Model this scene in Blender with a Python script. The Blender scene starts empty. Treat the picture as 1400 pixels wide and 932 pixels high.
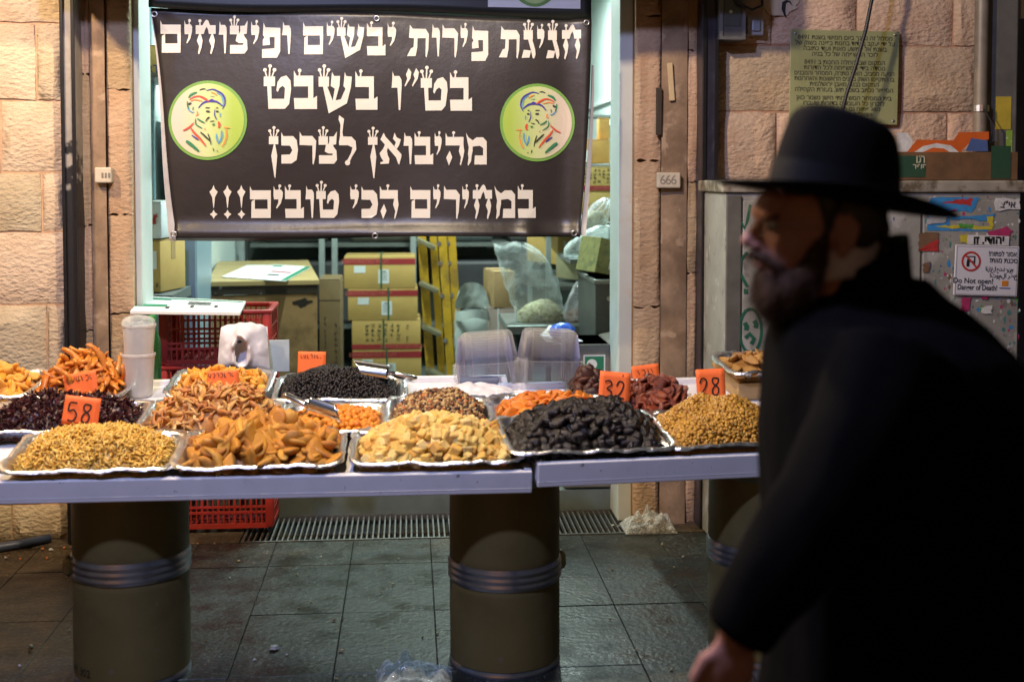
import bpy, bmesh, math, random
import numpy as np
from mathutils import Vector, Matrix, Euler, noise as mnoise
R = math.radians
rng = random.Random(7)
scene = bpy.context.scene
col = scene.collection

# ------------------------------------------------------------------ camera
FPX, CX, CY, HOR = 1670.0, 700.0, 466.0, 240.0
CAM_Z, YAW = 1.65, R(4.8)
PITCH = R(2.6)
PY0 = HOR + FPX * math.tan(PITCH)                  # row of the optical axis (the frame is shifted down from it)
camd = bpy.data.cameras.new('Camera')
cam = bpy.data.objects.new('Camera', camd)
col.objects.link(cam)
cam.location = (0, 0, CAM_Z)
cam.rotation_euler = (math.pi / 2 - PITCH, 0, -YAW)
camd.sensor_fit = 'HORIZONTAL'
camd.sensor_width = 36.0
camd.lens = 36.0 * FPX / 1400.0
camd.shift_y = -(CY - PY0) / 1400.0
camd.clip_start = 0.05
camd.clip_end = 800
camd.dof.use_dof = True
camd.dof.focus_distance = 5.0
camd.dof.aperture_fstop = 2.2
scene.camera = cam
CMAT = Euler((math.pi / 2 - PITCH, 0, -YAW)).to_matrix()

# ------------------------------------------------------------------ world, lamps' exposure
world = bpy.data.worlds.new('World')
scene.world = world
world.use_nodes = True
wn = world.node_tree
bg = wn.nodes['Background']
sky = wn.nodes.new('ShaderNodeTexSky')
sky.sky_type = 'NISHITA'
sky.sun_disc = False
sky.sun_elevation = R(1.0)
sky.sun_rotation = R(200)
wn.links.new(sky.outputs[0], bg.inputs[0])
bg.inputs[1].default_value = 0.06
scene.view_settings.view_transform = 'Standard'
scene.view_settings.look = 'None'
scene.view_settings.exposure = 0.0
scene.view_settings.gamma = 1.0
scene.view_settings.use_curve_mapping = False
scene.cycles.use_denoising = True
scene.cycles.max_bounces = 8
scene.cycles.transparent_max_bounces = 24
scene.cycles.sample_clamp_indirect = 4.0
scene.cycles.caustics_reflective = False
scene.cycles.caustics_refractive = False

# position, power (W), colour, radius of the three street lamps; built as hanging lamps further down
STREET_LAMPS = [((-2.15, 4.05, 3.40), 275, (1.0, 0.73, 0.44), .05),
                ((-0.25, 3.45, 3.50), 285, (1.0, 0.78, 0.50), .06),
                ((-0.9, 1.80, 3.75), 345, (0.52, 0.58, 1.0), .10)]
TUBE_POWER = 78

# ------------------------------------------------------------------ pixel helpers: a photo pixel to a point at a real distance
def ray(px, py):
    return CMAT @ Vector(((px - CX) / FPX, -(py - PY0) / FPX, -1.0))
def W(px, py, Y):
    d = ray(px, py); t = Y / d.y
    return Vector((d.x * t, Y, CAM_Z + d.z * t))
def G(px, py, z=0.0):
    d = ray(px, py); t = (z - CAM_Z) / d.z
    return Vector((d.x * t, d.y * t, z))

# ------------------------------------------------------------------ object helpers
def link(o, parent=None):
    col.objects.link(o)
    if parent is not None:
        o.parent = parent
    return o
def tag(o, label=None, cat=None, group=None, kind=None):
    if label: o['label'] = label
    if cat: o['category'] = cat
    if group: o['group'] = group
    if kind: o['kind'] = kind
    return o
def empty(name, loc=(0, 0, 0), rot=(0, 0, 0), label=None, cat=None, group=None):
    o = bpy.data.objects.new(name, None)
    o.empty_display_size = .05
    o.location = loc; o.rotation_euler = rot
    link(o)
    return tag(o, label, cat, group)
def mesh_obj(name, verts, faces, mat, parent=None, smooth=False, mats=None, fmat=None):
    me = bpy.data.meshes.new(name)
    me.from_pydata([tuple(v) for v in verts], [], faces)
    if mats:
        for m in mats: me.materials.append(m)
        me.polygons.foreach_set('material_index', fmat)
    else:
        me.materials.append(mat)
    if smooth:
        me.polygons.foreach_set('use_smooth', [True] * len(me.polygons))
    me.update()
    return link(bpy.data.objects.new(name, me), parent)
def copy_tree(o, parent=None):
    c = o.copy(); col.objects.link(c); c.parent = parent
    for ch in list(o.children):
        copy_tree(ch, c)
    return c

class MB:
    def __init__(s): s.v = []; s.f = []; s.m = []; s.cur = 0
    def add(s, vs, fs):
        b = len(s.v)
        s.v += [tuple(v) for v in vs]
        s.f += [tuple(i + b for i in f) for f in fs]
        s.m += [s.cur] * len(fs)
        return s
    def box(s, c, d, rot=None):
        x, y, z = d[0] / 2, d[1] / 2, d[2] / 2
        vs = [Vector((sx * x, sy * y, sz * z)) for sz in (-1, 1) for sx, sy in ((-1, -1), (1, -1), (1, 1), (-1, 1))]
        if rot is not None:
            vs = [rot @ v for v in vs]
        c = Vector(c)
        return s.add([v + c for v in vs], [(3, 2, 1, 0), (4, 5, 6, 7), (0, 1, 5, 4), (1, 2, 6, 5), (2, 3, 7, 6), (3, 0, 4, 7)])
    def b2(s, a, b):
        a = Vector(a); b = Vector(b)
        return s.box((a + b) / 2, [abs(b[i] - a[i]) for i in range(3)])
    def rbox(s, c, d, r=.006, rot=None, seg=2):
        bm = bmesh.new()
        bmesh.ops.create_cube(bm, size=1)
        bmesh.ops.scale(bm, vec=d, verts=bm.verts)
        r = min(r, min(d) * .45)
        bmesh.ops.bevel(bm, geom=bm.edges[:], offset=r, segments=seg, profile=.5, affect='EDGES')
        return s.bm(bm, c, rot)
    def bm(s, bm, c=(0, 0, 0), rot=None):
        bm.verts.index_update(); c = Vector(c)
        vs = [((rot @ v.co) if rot is not None else v.co.copy()) + c for v in bm.verts]
        fs = [tuple(v.index for v in f.verts) for f in bm.faces]
        bm.free()
        return s.add(vs, fs)
    def cyl(s, a, b, r, seg=16, r2=None, caps=True):
        a = Vector(a); b = Vector(b); r2 = r if r2 is None else r2
        t = (b - a).normalized()
        u = t.orthogonal().normalized(); w = t.cross(u)
        vs = []
        for p, rr in ((a, r), (b, r2)):
            for k in range(seg):
                an = 2 * math.pi * k / seg
                vs.append(p + (u * math.cos(an) + w * math.sin(an)) * rr)
        fs = [(k, (k + 1) % seg, seg + (k + 1) % seg, seg + k) for k in range(seg)]
        if caps:
            fs += [tuple(range(seg - 1, -1, -1)), tuple(range(seg, 2 * seg))]
        return s.add(vs, fs)
    def tube(s, pts, r, seg=10, caps=True, round_caps=False, flat=(1, 1), up=None):
        pts = [Vector(p) for p in pts]; n = len(pts)
        rs = list(r) if isinstance(r, (list, tuple)) else [r] * n
        if round_caps:
            t0 = (pts[0] - pts[1]).normalized(); t1 = (pts[-1] - pts[-2]).normalized()
            a0 = [(pts[0] + t0 * rs[0] * math.sin(q), rs[0] * math.cos(q)) for q in (1.45, 1.05, .55)]
            a1 = [(pts[-1] + t1 * rs[-1] * math.sin(q), rs[-1] * math.cos(q)) for q in (.55, 1.05, 1.45)]
            pts = [p for p, _ in a0] + pts + [p for p, _ in a1]
            rs = [q for _, q in a0] + rs + [q for _, q in a1]; n = len(pts)
        vs = []; prev = None
        for i, p in enumerate(pts):
            t = (pts[min(i + 1, n - 1)] - pts[max(i - 1, 0)]).normalized()
            if prev is None:
                u = Vector(up) if up is not None else t.orthogonal()
            else:
                u = prev
            u = (u - t * u.dot(t))
            u = u.normalized() if u.length > 1e-6 else t.orthogonal().normalized()
            prev = u; w = t.cross(u)
            for k in range(seg):
                an = 2 * math.pi * k / seg
                vs.append(p + (u * math.cos(an) * flat[0] + w * math.sin(an) * flat[1]) * rs[i])
        fs = []
        for i in range(n - 1):
            for k in range(seg):
                k2 = (k + 1) % seg
                fs.append((i * seg + k, i * seg + k2, (i + 1) * seg + k2, (i + 1) * seg + k))
        if caps:
            fs += [tuple(range(seg - 1, -1, -1)), tuple(range((n - 1) * seg, n * seg))]
        return s.add(vs, fs)
    def lathe(s, prof, seg=40, c=(0, 0, 0), caps=True):
        vs = []; n = len(prof); c = Vector(c)
        for r, z in prof:
            for k in range(seg):
                an = 2 * math.pi * k / seg
                vs.append(c + Vector((r * math.cos(an), r * math.sin(an), z)))
        fs = []
        for i in range(n - 1):
            for k in range(seg):
                k2 = (k + 1) % seg
                fs.append((i * seg + k, i * seg + k2, (i + 1) * seg + k2, (i + 1) * seg + k))
        if caps:
            fs += [tuple(range(seg - 1, -1, -1)), tuple(range((n - 1) * seg, n * seg))]
        return s.add(vs, fs)
    def ell(s, c, r, rot=None, u=20, v=12):
        bm = bmesh.new()
        bmesh.ops.create_uvsphere(bm, u_segments=u, v_segments=v, radius=1)
        bmesh.ops.scale(bm, vec=r, verts=bm.verts)
        return s.bm(bm, c, rot)
    def grid(s, fn, nu, nv):
        vs = [fn(i / nu, j / nv) for j in range(nv + 1) for i in range(nu + 1)]
        fs = [(j * (nu + 1) + i, j * (nu + 1) + i + 1, (j + 1) * (nu + 1) + i + 1, (j + 1) * (nu + 1) + i) for j in range(nv) for i in range(nu)]
        return s.add(vs, fs)
    def build(s, name, mat, parent=None, smooth=False, auto=None):
        if isinstance(mat, (list, tuple)):
            o = mesh_obj(name, s.v, s.f, None, parent, smooth, mats=mat, fmat=s.m)
        else:
            o = mesh_obj(name, s.v, s.f, mat, parent, smooth)
        if auto is not None:
            sharp_by_angle(o.data, auto)
        return o
def sharp_by_angle(me, deg):
    me.polygons.foreach_set('use_smooth', [True] * len(me.polygons))
    try:
        me.set_sharp_from_angle(angle=R(deg))
    except Exception:
        pass
def evaluated(o, name, mat, parent=None):
    dg = bpy.context.evaluated_depsgraph_get()
    me = bpy.data.meshes.new_from_object(o.evaluated_get(dg))
    me.materials.clear(); me.materials.append(mat); me.name = name
    me.polygons.foreach_set('use_smooth', [True] * len(me.polygons))
    bpy.data.objects.remove(o, do_unlink=True)
    return link(bpy.data.objects.new(name, me), parent)
def fuse(mb, name, mat, parent=None, voxel=.004, smooth=6, fac=.5):
    o = mb.build(name, mat)
    m = o.modifiers.new('r', 'REMESH'); m.mode = 'VOXEL'; m.voxel_size = voxel
    if smooth:
        m = o.modifiers.new('s', 'SMOOTH'); m.iterations = smooth; m.factor = fac
    return evaluated(o, name, mat, parent)

# text in Blender's built-in font, as a mesh lying in the local XZ plane
def text_mesh(name, body, size, mat, parent=None, align='CENTER', bold=0.0, extrude=0.0, spacing=1.0, rtl=False):
    cu = bpy.data.curves.new(name, 'FONT')
    cu.body = body[::-1] if rtl else body
    cu.size = size; cu.align_x = align; cu.align_y = 'CENTER'
    cu.offset = bold; cu.extrude = extrude; cu.space_character = spacing; cu.resolution_u = 3
    o = bpy.data.objects.new(name, cu)
    me = bpy.data.meshes.new_from_object(o)
    bpy.data.objects.remove(o, do_unlink=True)
    me.transform(Matrix.Rotation(math.pi / 2, 4, 'X'))
    me.materials.clear(); me.materials.append(mat)
    return link(bpy.data.objects.new(name, me), parent)

# ------------------------------------------------------------------ materials
MATS = {}
def pm(name, c, rough=.6, metal=0.0, var=.12, vs=12.0, bump=0.0, bs=60.0, bd=.004, rand=0.0, hue=0.0, c2=None, c2s=4.0, c2t=(.5, .65),
       stretch=None, coord='Object', spec=.5, emit=None, alpha=None, sss=0.0, sheen=0.0, coat=0.0, rvar=0.0, c3=None, c3s=30.0, c3t=(.6, .66)):
    if name in MATS: return MATS[name]
    m = bpy.data.materials.new(name); m.use_nodes = True
    nt = m.node_tree; N = nt.nodes; L = nt.links
    b = N['Principled BSDF']
    b.inputs['Roughness'].default_value = rough
    b.inputs['Metallic'].default_value = metal
    b.inputs['Specular IOR Level'].default_value = spec
    b.inputs['Coat Weight'].default_value = coat
    b.inputs['Coat Roughness'].default_value = .15
    if sheen: b.inputs['Sheen Weight'].default_value = sheen
    if sss:
        b.inputs['Subsurface Weight'].default_value = sss
        b.inputs['Subsurface Radius'].default_value = (.02, .01, .006)
        b.inputs['Subsurface Scale'].default_value = .5
    if coord == 'World':
        vec = N.new('ShaderNodeNewGeometry').outputs['Position']
    else:
        vec = N.new('ShaderNodeTexCoord').outputs['Object']
    def noise(scale, detail=4, rough_=.6, st=None, off=0):
        mp = N.new('ShaderNodeMapping'); L.new(vec, mp.inputs[0])
        mp.inputs['Location'].default_value = (off, off * .7, off * 1.3)
        if st:
            mp.inputs['Scale'].default_value = st[:3]
            if len(st) > 3: mp.inputs['Rotation'].default_value = st[3]
        n = N.new('ShaderNodeTexNoise'); L.new(mp.outputs[0], n.inputs['Vector'])
        n.inputs['Scale'].default_value = scale; n.inputs['Detail'].default_value = detail; n.inputs['Roughness'].default_value = rough_
        return n.outputs['Fac']
    def ramp(fac, a, bb):
        r = N.new('ShaderNodeMapRange'); L.new(fac, r.inputs[0])
        r.inputs[1].default_value = a; r.inputs[2].default_value = bb
        return r.outputs[0]
    def mix(f, a, bb):
        x = N.new('ShaderNodeMix'); x.data_type = 'RGBA'
        if hasattr(f, 'links'): L.new(f, x.inputs[0])
        else: x.inputs[0].default_value = f
        for sock, val in ((x.inputs[6], a), (x.inputs[7], bb)):
            if hasattr(val, 'links'): L.new(val, sock)
            else: sock.default_value = (*val[:3], 1)
        return x.outputs[2]
    cur = None
    base = tuple(c[:3])
    if var:
        cur = mix(ramp(noise(vs), .3, .7), tuple(x * (1 - var) for x in base), tuple(min(1, x * (1 + var)) for x in base))
    else:
        cur = base
    if c2: cur = mix(ramp(noise(c2s, 5, .65, off=3.1), *c2t), cur, c2)
    if c3: cur = mix(ramp(noise(c3s, 3, .5, off=7.7), *c3t), cur, c3)
    if rand or hue:
        oi = N.new('ShaderNodeObjectInfo')
        hs = N.new('ShaderNodeHueSaturation')
        mr = N.new('ShaderNodeMapRange'); L.new(oi.outputs['Random'], mr.inputs[0])
        mr.inputs[3].default_value = 1 - rand; mr.inputs[4].default_value = 1 + rand
        L.new(mr.outputs[0], hs.inputs['Value'])
        mh = N.new('ShaderNodeMapRange'); L.new(oi.outputs['Random'], mh.inputs[0])
        mh.inputs[3].default_value = .5 + hue; mh.inputs[4].default_value = .5 - hue
        L.new(mh.outputs[0], hs.inputs['Hue'])
        if hasattr(cur, 'links'): L.new(cur, hs.inputs['Color'])
        else: hs.inputs['Color'].default_value = (*cur, 1)
        cur = hs.outputs[0]
    if hasattr(cur, 'links'): L.new(cur, b.inputs['Base Color'])
    else: b.inputs['Base Color'].default_value = (*cur, 1)
    if rvar:
        mr = N.new('ShaderNodeMapRange'); L.new(noise(vs * 1.7, off=5), mr.inputs[0])
        mr.inputs[1].default_value = .3; mr.inputs[2].default_value = .7
        mr.inputs[3].default_value = max(.03, rough - rvar); mr.inputs[4].default_value = min(1, rough + rvar)
        L.new(mr.outputs[0], b.inputs['Roughness'])
    if bump:
        bn = N.new('ShaderNodeBump'); bn.inputs['Strength'].default_value = bump; bn.inputs['Distance'].default_value = bd
        L.new(noise(bs, 5, .6, stretch), bn.inputs['Height']); L.new(bn.outputs[0], b.inputs['Normal'])
    if emit:
        b.inputs['Emission Color'].default_value = (*emit[:3], 1); b.inputs['Emission Strength'].default_value = emit[3]
    if alpha is not None: b.inputs['Alpha'].default_value = alpha
    MATS[name] = m
    return m

def film(name, tint=(.95, .97, 1.0), haze=.18, crinkle=30.0, rough=.12, bump=.6, hazevar=.25, bd=.01, edge=.45, sharp=False):
    """thin clear plastic: mostly see-through, with a glossy, slightly milky coat"""
    if name in MATS: return MATS[name]
    m = bpy.data.materials.new(name); m.use_nodes = True
    nt = m.node_tree; N = nt.nodes; L = nt.links
    out = N['Material Output']; b = N['Principled BSDF']
    b.inputs['Base Color'].default_value = (*tint, 1); b.inputs['Roughness'].default_value = rough
    tr = N.new('ShaderNodeBsdfTransparent'); tr.inputs[0].default_value = (*tint, 1)
    mx = N.new('ShaderNodeMixShader')
    tc = N.new('ShaderNodeTexCoord')
    n = N.new('ShaderNodeTexNoise'); L.new(tc.outputs['Object'], n.inputs['Vector'])
    n.inputs['Scale'].default_value = crinkle; n.inputs['Detail'].default_value = 3; n.inputs['Distortion'].default_value = 1.2
    mr = N.new('ShaderNodeMapRange'); L.new(n.outputs['Fac'], mr.inputs[0])
    mr.inputs[1].default_value = .42; mr.inputs[2].default_value = .72
    mr.inputs[3].default_value = haze; mr.inputs[4].default_value = haze + hazevar
    lw = N.new('ShaderNodeLayerWeight'); lw.inputs[0].default_value = .35
    ad = N.new('ShaderNodeMath'); ad.operation = 'MULTIPLY_ADD'; ad.use_clamp = True
    L.new(lw.outputs['Facing'], ad.inputs[0]); ad.inputs[1].default_value = edge; L.new(mr.outputs[0], ad.inputs[2])
    if sharp:
        lw.inputs[0].default_value = .25; L.new(lw.outputs['Fresnel'], ad.inputs[0])
    L.new(ad.outputs[0], mx.inputs[0]); L.new(tr.outputs[0], mx.inputs[1]); L.new(b.outputs[0], mx.inputs[2])
    bn = N.new('ShaderNodeBump'); bn.inputs['Strength'].default_value = bump; bn.inputs['Distance'].default_value = bd
    L.new(n.outputs['Fac'], bn.inputs['Height']); L.new(bn.outputs[0], b.inputs['Normal'])
    L.new(mx.outputs[0], out.inputs[0])
    MATS[name] = m
    return m

def stone_mat(name, base, pale, pit, rot=.6, bump=1.0):
    """chisel-dressed limestone: coloured patches, pits, slanting tool marks"""
    m = bpy.data.materials.new(name); m.use_nodes = True
    nt = m.node_tree; N = nt.nodes; L = nt.links
    b = N['Principled BSDF']; b.inputs['Roughness'].default_value = .85; b.inputs['Specular IOR Level'].default_value = .25
    g = N.new('ShaderNodeNewGeometry'); oi = N.new('ShaderNodeObjectInfo')
    def mp(scale, rotv=(0, 0, 0)):
        v = N.new('ShaderNodeVectorMath'); v.operation = 'ADD'; L.new(g.outputs['Position'], v.inputs[0])
        cmb = N.new('ShaderNodeCombineXYZ'); mu = N.new('ShaderNodeMath'); mu.operation = 'MULTIPLY'
        L.new(oi.outputs['Random'], mu.inputs[0]); mu.inputs[1].default_value = 9.0
        L.new(mu.outputs[0], cmb.inputs[0]); L.new(mu.outputs[0], cmb.inputs[2]); L.new(cmb.outputs[0], v.inputs[1])
        q = N.new('ShaderNodeMapping'); L.new(v.outputs[0], q.inputs[0]); q.inputs['Scale'].default_value = scale; q.inputs['Rotation'].default_value = rotv
        return q.outputs[0]
    def noi(vec, s, d=5, ro=.6):
        n = N.new('ShaderNodeTexNoise'); L.new(vec, n.inputs['Vector']); n.inputs['Scale'].default_value = s
        n.inputs['Detail'].default_value = d; n.inputs['Roughness'].default_value = ro
        return n.outputs['Fac']
    def rp(f, a, bb, c=0., d=1.):
        r = N.new('ShaderNodeMapRange'); L.new(f, r.inputs[0])
        for i, x in enumerate((a, bb, c, d)): r.inputs[i + 1].default_value = x
        return r.outputs[0]
    def mix(f, a, bb):
        x = N.new('ShaderNodeMix'); x.data_type = 'RGBA'; L.new(f, x.inputs[0])
        for s_, v_ in ((x.inputs[6], a), (x.inputs[7], bb)):
            if hasattr(v_, 'links'): L.new(v_, s_)
            else: s_.default_value = (*v_, 1)
        return x.outputs[2]
    chis = noi(mp((1, 1, 2.0), (0, rot, 0)), 32, 4, .55)
    fine = noi(mp((1, 1, 1)), 90, 3, .6)
    big = noi(mp((1, 1, 1)), 5, 4, .6)
    vor = N.new('ShaderNodeTexVoronoi'); L.new(mp((1, 1, 1.5), (0, rot, 0)), vor.inputs['Vector']); vor.inputs['Scale'].default_value = 38
    cur = mix(rp(big, .35, .7), base, pale)
    cur = mix(rp(chis, .34, .22), cur, pit)
    cur = mix(rp(fine, .62, .72, 0, .45), cur, pit)
    rnd = N.new('ShaderNodeHueSaturation'); L.new(cur, rnd.inputs['Color'])
    L.new(rp(oi.outputs['Random'], 0, 1, .82, 1.14), rnd.inputs['Value'])
    L.new(rp(oi.outputs['Random'], 0, 1, .515, .49), rnd.inputs['Hue'])
    L.new(rnd.outputs[0], b.inputs['Base Color'])
    h1 = N.new('ShaderNodeMath'); h1.operation = 'MULTIPLY_ADD'; L.new(fine, h1.inputs[0]); h1.inputs[1].default_value = .22; L.new(chis, h1.inputs[2])
    h2 = N.new('ShaderNodeMath'); h2.operation = 'MULTIPLY_ADD'; L.new(vor.outputs['Distance'], h2.inputs[0]); h2.inputs[1].default_value = .25; L.new(h1.outputs[0], h2.inputs[2])
    bn = N.new('ShaderNodeBump'); bn.inputs['Strength'].default_value = bump; bn.inputs['Distance'].default_value = .022
    L.new(h2.outputs[0], bn.inputs['Height']); L.new(bn.outputs[0], b.inputs['Normal'])
    MATS[name] = m
    return m

M_white = pm('white_paint', (.74, .75, .77), .38, var=.04, bump=.06, bs=25)
M_black = pm('black_ink', (.012, .012, .014), .6, var=0)
M_ink = pm('printed_letters', (.66, .64, .59), .45, var=.04, vs=9)
M_metal = pm('bare_steel', (.55, .56, .58), .35, 1.0, var=.1)
M_alu = pm('aluminium_foil', (.88, .89, .91), .30, 1.0, var=.05, bump=.45, bs=45, bd=.008)
M_card = pm('cardboard', (.42, .28, .13), .75, var=.08, vs=6, bump=.05, bs=40, c2=(.36, .23, .10), c2s=3)
M_cardy = pm('yellow_cardboard', (.50, .33, .10), .7, var=.08, vs=6, bump=.05, bs=40)
M_paper = pm('paper', (.78, .78, .76), .7, var=.03)
M_orange = pm('orange_card', (.90, .17, .035), .65, var=.05, vs=8)
M_marker = pm('marker_ink', (.02, .015, .015), .5, var=0)
M_red = pm('red_plastic', (.36, .032, .026), .4, var=.1, vs=15)
M_rubber = pm('black_rubber', (.015, .015, .017), .5, var=.2)
# ================================================================== SETTING
YF = 5.62                     # front plane of the shop front
def fx(px, Y=YF): return W(px, 466, Y).x
def fz(py, Y=YF, px=560): return W(px, py, Y).z
M_stoneL = stone_mat('warm_limestone', (.55, .42, .29), (.65, .53, .39), (.36, .25, .15), .55, .62)
M_stoneR = stone_mat('pinkish_limestone', (.50, .345, .24), (.60, .45, .33), (.27, .165, .10), -.3, .65)
M_mortar = pm('pink_mortar', (.42, .235, .15), .9, var=.2, vs=18, bump=.5, bs=90, coord='World')
M_mortarL = pm('ochre_mortar', (.53, .34, .21), .9, var=.2, vs=18, bump=.5, bs=90, coord='World')
M_ground = pm('dark_street', (.03, .03, .028), .8, var=.3, coord='World')
M_asph = pm('street_bed', (.007, .008, .007), .8, var=.3, coord='World')

def tile_mat():
    m = bpy.data.materials.new('terrazzo_tile'); m.use_nodes = True
    nt = m.node_tree; N = nt.nodes; L = nt.links
    b = N['Principled BSDF']
    g = N.new('ShaderNodeNewGeometry')
    def noi(s, d=4, sc=(1, 1, 1), off=0.):
        q = N.new('ShaderNodeMapping'); L.new(g.outputs['Position'], q.inputs[0]); q.inputs['Scale'].default_value = sc; q.inputs['Location'].default_value = (off, off, 0)
        n = N.new('ShaderNodeTexNoise'); L.new(q.outputs[0], n.inputs['Vector']); n.inputs['Scale'].default_value = s; n.inputs['Detail'].default_value = d
        return n.outputs['Fac']
    def rp(f, a, bb, c=0., d=1.):
        r = N.new('ShaderNodeMapRange'); L.new(f, r.inputs[0])
        for i, x in enumerate((a, bb, c, d)): r.inputs[i + 1].default_value = x
        return r.outputs[0]
    def mix(f, a, bb):
        x = N.new('ShaderNodeMix'); x.data_type = 'RGBA'; L.new(f, x.inputs[0])
        for s_, v_ in ((x.inputs[6], a), (x.inputs[7], bb)):
            if hasattr(v_, 'links'): L.new(v_, s_)
            else: s_.default_value = (*v_, 1)
        return x.outputs[2]
    v = N.new('ShaderNodeTexVoronoi'); L.new(g.outputs['Position'], v.inputs['Vector']); v.inputs['Scale'].default_value = 75
    sp = N.new('ShaderNodeSeparateColor'); L.new(v.outputs['Color'], sp.inputs[0])
    cur = mix(rp(noi(9, 5), .35, .7), (.0065, .009, .008), (.014, .019, .017))
    chips = N.new('ShaderNodeMath'); chips.operation = 'MULTIPLY'; L.new(rp(sp.outputs[0], .50, .92, 0, .8), chips.inputs[0]); L.new(rp(v.outputs['Distance'], .5, .2), chips.inputs[1])
    cur = mix(chips.outputs[0], cur, (.10, .11, .10))
    sx = N.new('ShaderNodeSeparateXYZ'); L.new(g.outputs['Position'], sx.inputs[0])
    dm = N.new('ShaderNodeMath'); dm.operation = 'ADD'; L.new(rp(sx.outputs[0], -.75, -1.5, -.05, .30), dm.inputs[0]); L.new(noi(2.2, 5, off=4.), dm.inputs[1])
    dirt = rp(dm.outputs[0], .52, .72, 0, .85)
    cur = mix(dirt, cur, mix(rp(noi(60, 3), .5, .66), (.040, .026, .014), (.11, .075, .04)))
    crumbs = rp(noi(120, 2, (1, 1.6, 1)), .66, .70, 0, .8)
    cur = mix(crumbs, cur, (.28, .22, .13))
    oi = N.new('ShaderNodeObjectInfo'); hs = N.new('ShaderNodeHueSaturation'); L.new(cur, hs.inputs['Color']); L.new(rp(oi.outputs['Random'], 0, 1, .92, 1.08), hs.inputs['Value'])
    L.new(hs.outputs[0], b.inputs['Base Color'])
    L.new(rp(noi(7, 5, off=9), .3, .7, .28, .6), b.inputs['Roughness'])
    bn = N.new('ShaderNodeBump'); bn.inputs['Strength'].default_value = .5; bn.inputs['Distance'].default_value = .006
    L.new(noi(45, 5), bn.inputs['Height']); L.new(bn.outputs[0], b.inputs['Normal'])
    return m
M_tile = tile_mat()

gm = MB(); gm.add([(-150, -150, -.15), (150, -150, -.15), (150, 150, -.15), (-150, 150, -.15)], [(0, 1, 2, 3)])
tag(gm.build('ground', M_ground), kind='structure')
GY0, GY1 = G(480, 738).y, G(480, 704).y            # drain grate, front and back
pv = MB(); pv.b2((-30, -30, -.149), (30, GY0 - .012, -.006))
pavement = tag(pv.build('pavement', M_asph), kind='structure')
JY, TD = G(520, 836).y, G(520, 836).y - G(520, 920).y
J1 = G(469, 836).x; TW = G(594, 836).x - J1
tb = bmesh.new(); bmesh.ops.create_cube(tb, size=1)
bmesh.ops.scale(tb, vec=(TW - .0022, TD - .0022, .014), verts=tb.verts)
bmesh.ops.bevel(tb, geom=[e for e in tb.edges], offset=.002, segments=1, affect='EDGES')
tme = bpy.data.meshes.new('tile'); tb.to_mesh(tme); tb.free(); tme.materials.append(M_tile)
y_top = GY0 - .014
ys = []
y = JY
while y < y_top - .02: ys.append((y, min(y + TD, y_top))); y += TD
y = JY
while y > 2.4: ys.append((y - TD, y)); y -= TD
for (ya, yb) in ys:
    k0 = int((-2.9 - J1) / TW); k1 = int((2.9 - J1) / TW)
    for k in range(k0, k1 + 1):
        o = bpy.data.objects.new('tile', tme); link(o, pavement)
        o.location = (J1 + (k + .5) * TW, (ya + yb) / 2, -.0055 + rng.uniform(-.0012, .0012))
        o.scale = (1, (yb - ya) / TD, 1); o.rotation_euler = (rng.uniform(-.002, .002), rng.uniform(-.002, .002), 0)

# strip along the wall foot, either side of the drain
GX0, GX1 = G(330, 738).x, G(886, 720).x
st = MB(); st.rbox(((-6 + GX0) / 2, (GY0 + YF + .3) / 2, -.072), (GX0 + 6 - .01, YF + .3 - GY0, .15), .004)
tag(st.build('kerb_strip', pm('dirty_strip', (.055, .038, .022), .75, var=.4, vs=30, bump=.5, bs=70, coord='World', c3=(.3, .22, .12), c3s=70, c3t=(.66, .7))), kind='structure')
st = MB(); st.rbox(((6 + GX1) / 2, (GY0 + YF + .3) / 2, -.072), (6 - GX1 - .01, YF + .3 - GY0, .15), .004)
tag(st.build('kerb_strip', MATS['dirty_strip']), kind='structure')
# drain grate: a frame with bars over a trough
gr = empty('drain_grate', ((GX0 + GX1) / 2, (GY0 + GY1) / 2, 0), label='long steel drain grate with narrow bars set in the floor before the shop step', cat='drain grate')
gr_inv = Vector(gr.location)
M_grate = pm('galvanised_grate', (.17, .175, .17), .5, .7, var=.3, vs=40, c2=(.14, .08, .04), c2s=20, c2t=(.55, .7))
m = MB()
for yy in (GY0 + .006, GY1 - .006): m.box((0, yy - gr_inv.y, -.012), (GX1 - GX0, .012, .03))
for xx in (GX0 + .008, GX1 - .008): m.box((xx - gr_inv.x, 0, -.0125), (.012, GY1 - GY0 - .03, .03))
m.build('frame', M_grate, gr)
m = MB(); m.box((0, 0, -.10), (GX1 - GX0 - .002, GY1 - GY0 - .002, .01)); m.build('trough', pm('drain_mud', (.012, .012, .01), .9, c3=(.16, .12, .06), c3s=45, c3t=(.62, .68)), gr)
m = MB(); m.box((0, 0, -.014), (.007, GY1 - GY0 - .026, .022)); bar0 = m.build('bar', M_grate, gr)
nb = int((GX1 - GX0 - .04) / .0255)
bar0.location.x = GX0 + .03 - gr_inv.x
for k in range(1, nb):
    o = bar0.copy(); link(o, gr); o.location.x = GX0 + .03 + k * .0255 - gr_inv.x + rng.uniform(-.001, .001)

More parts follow.
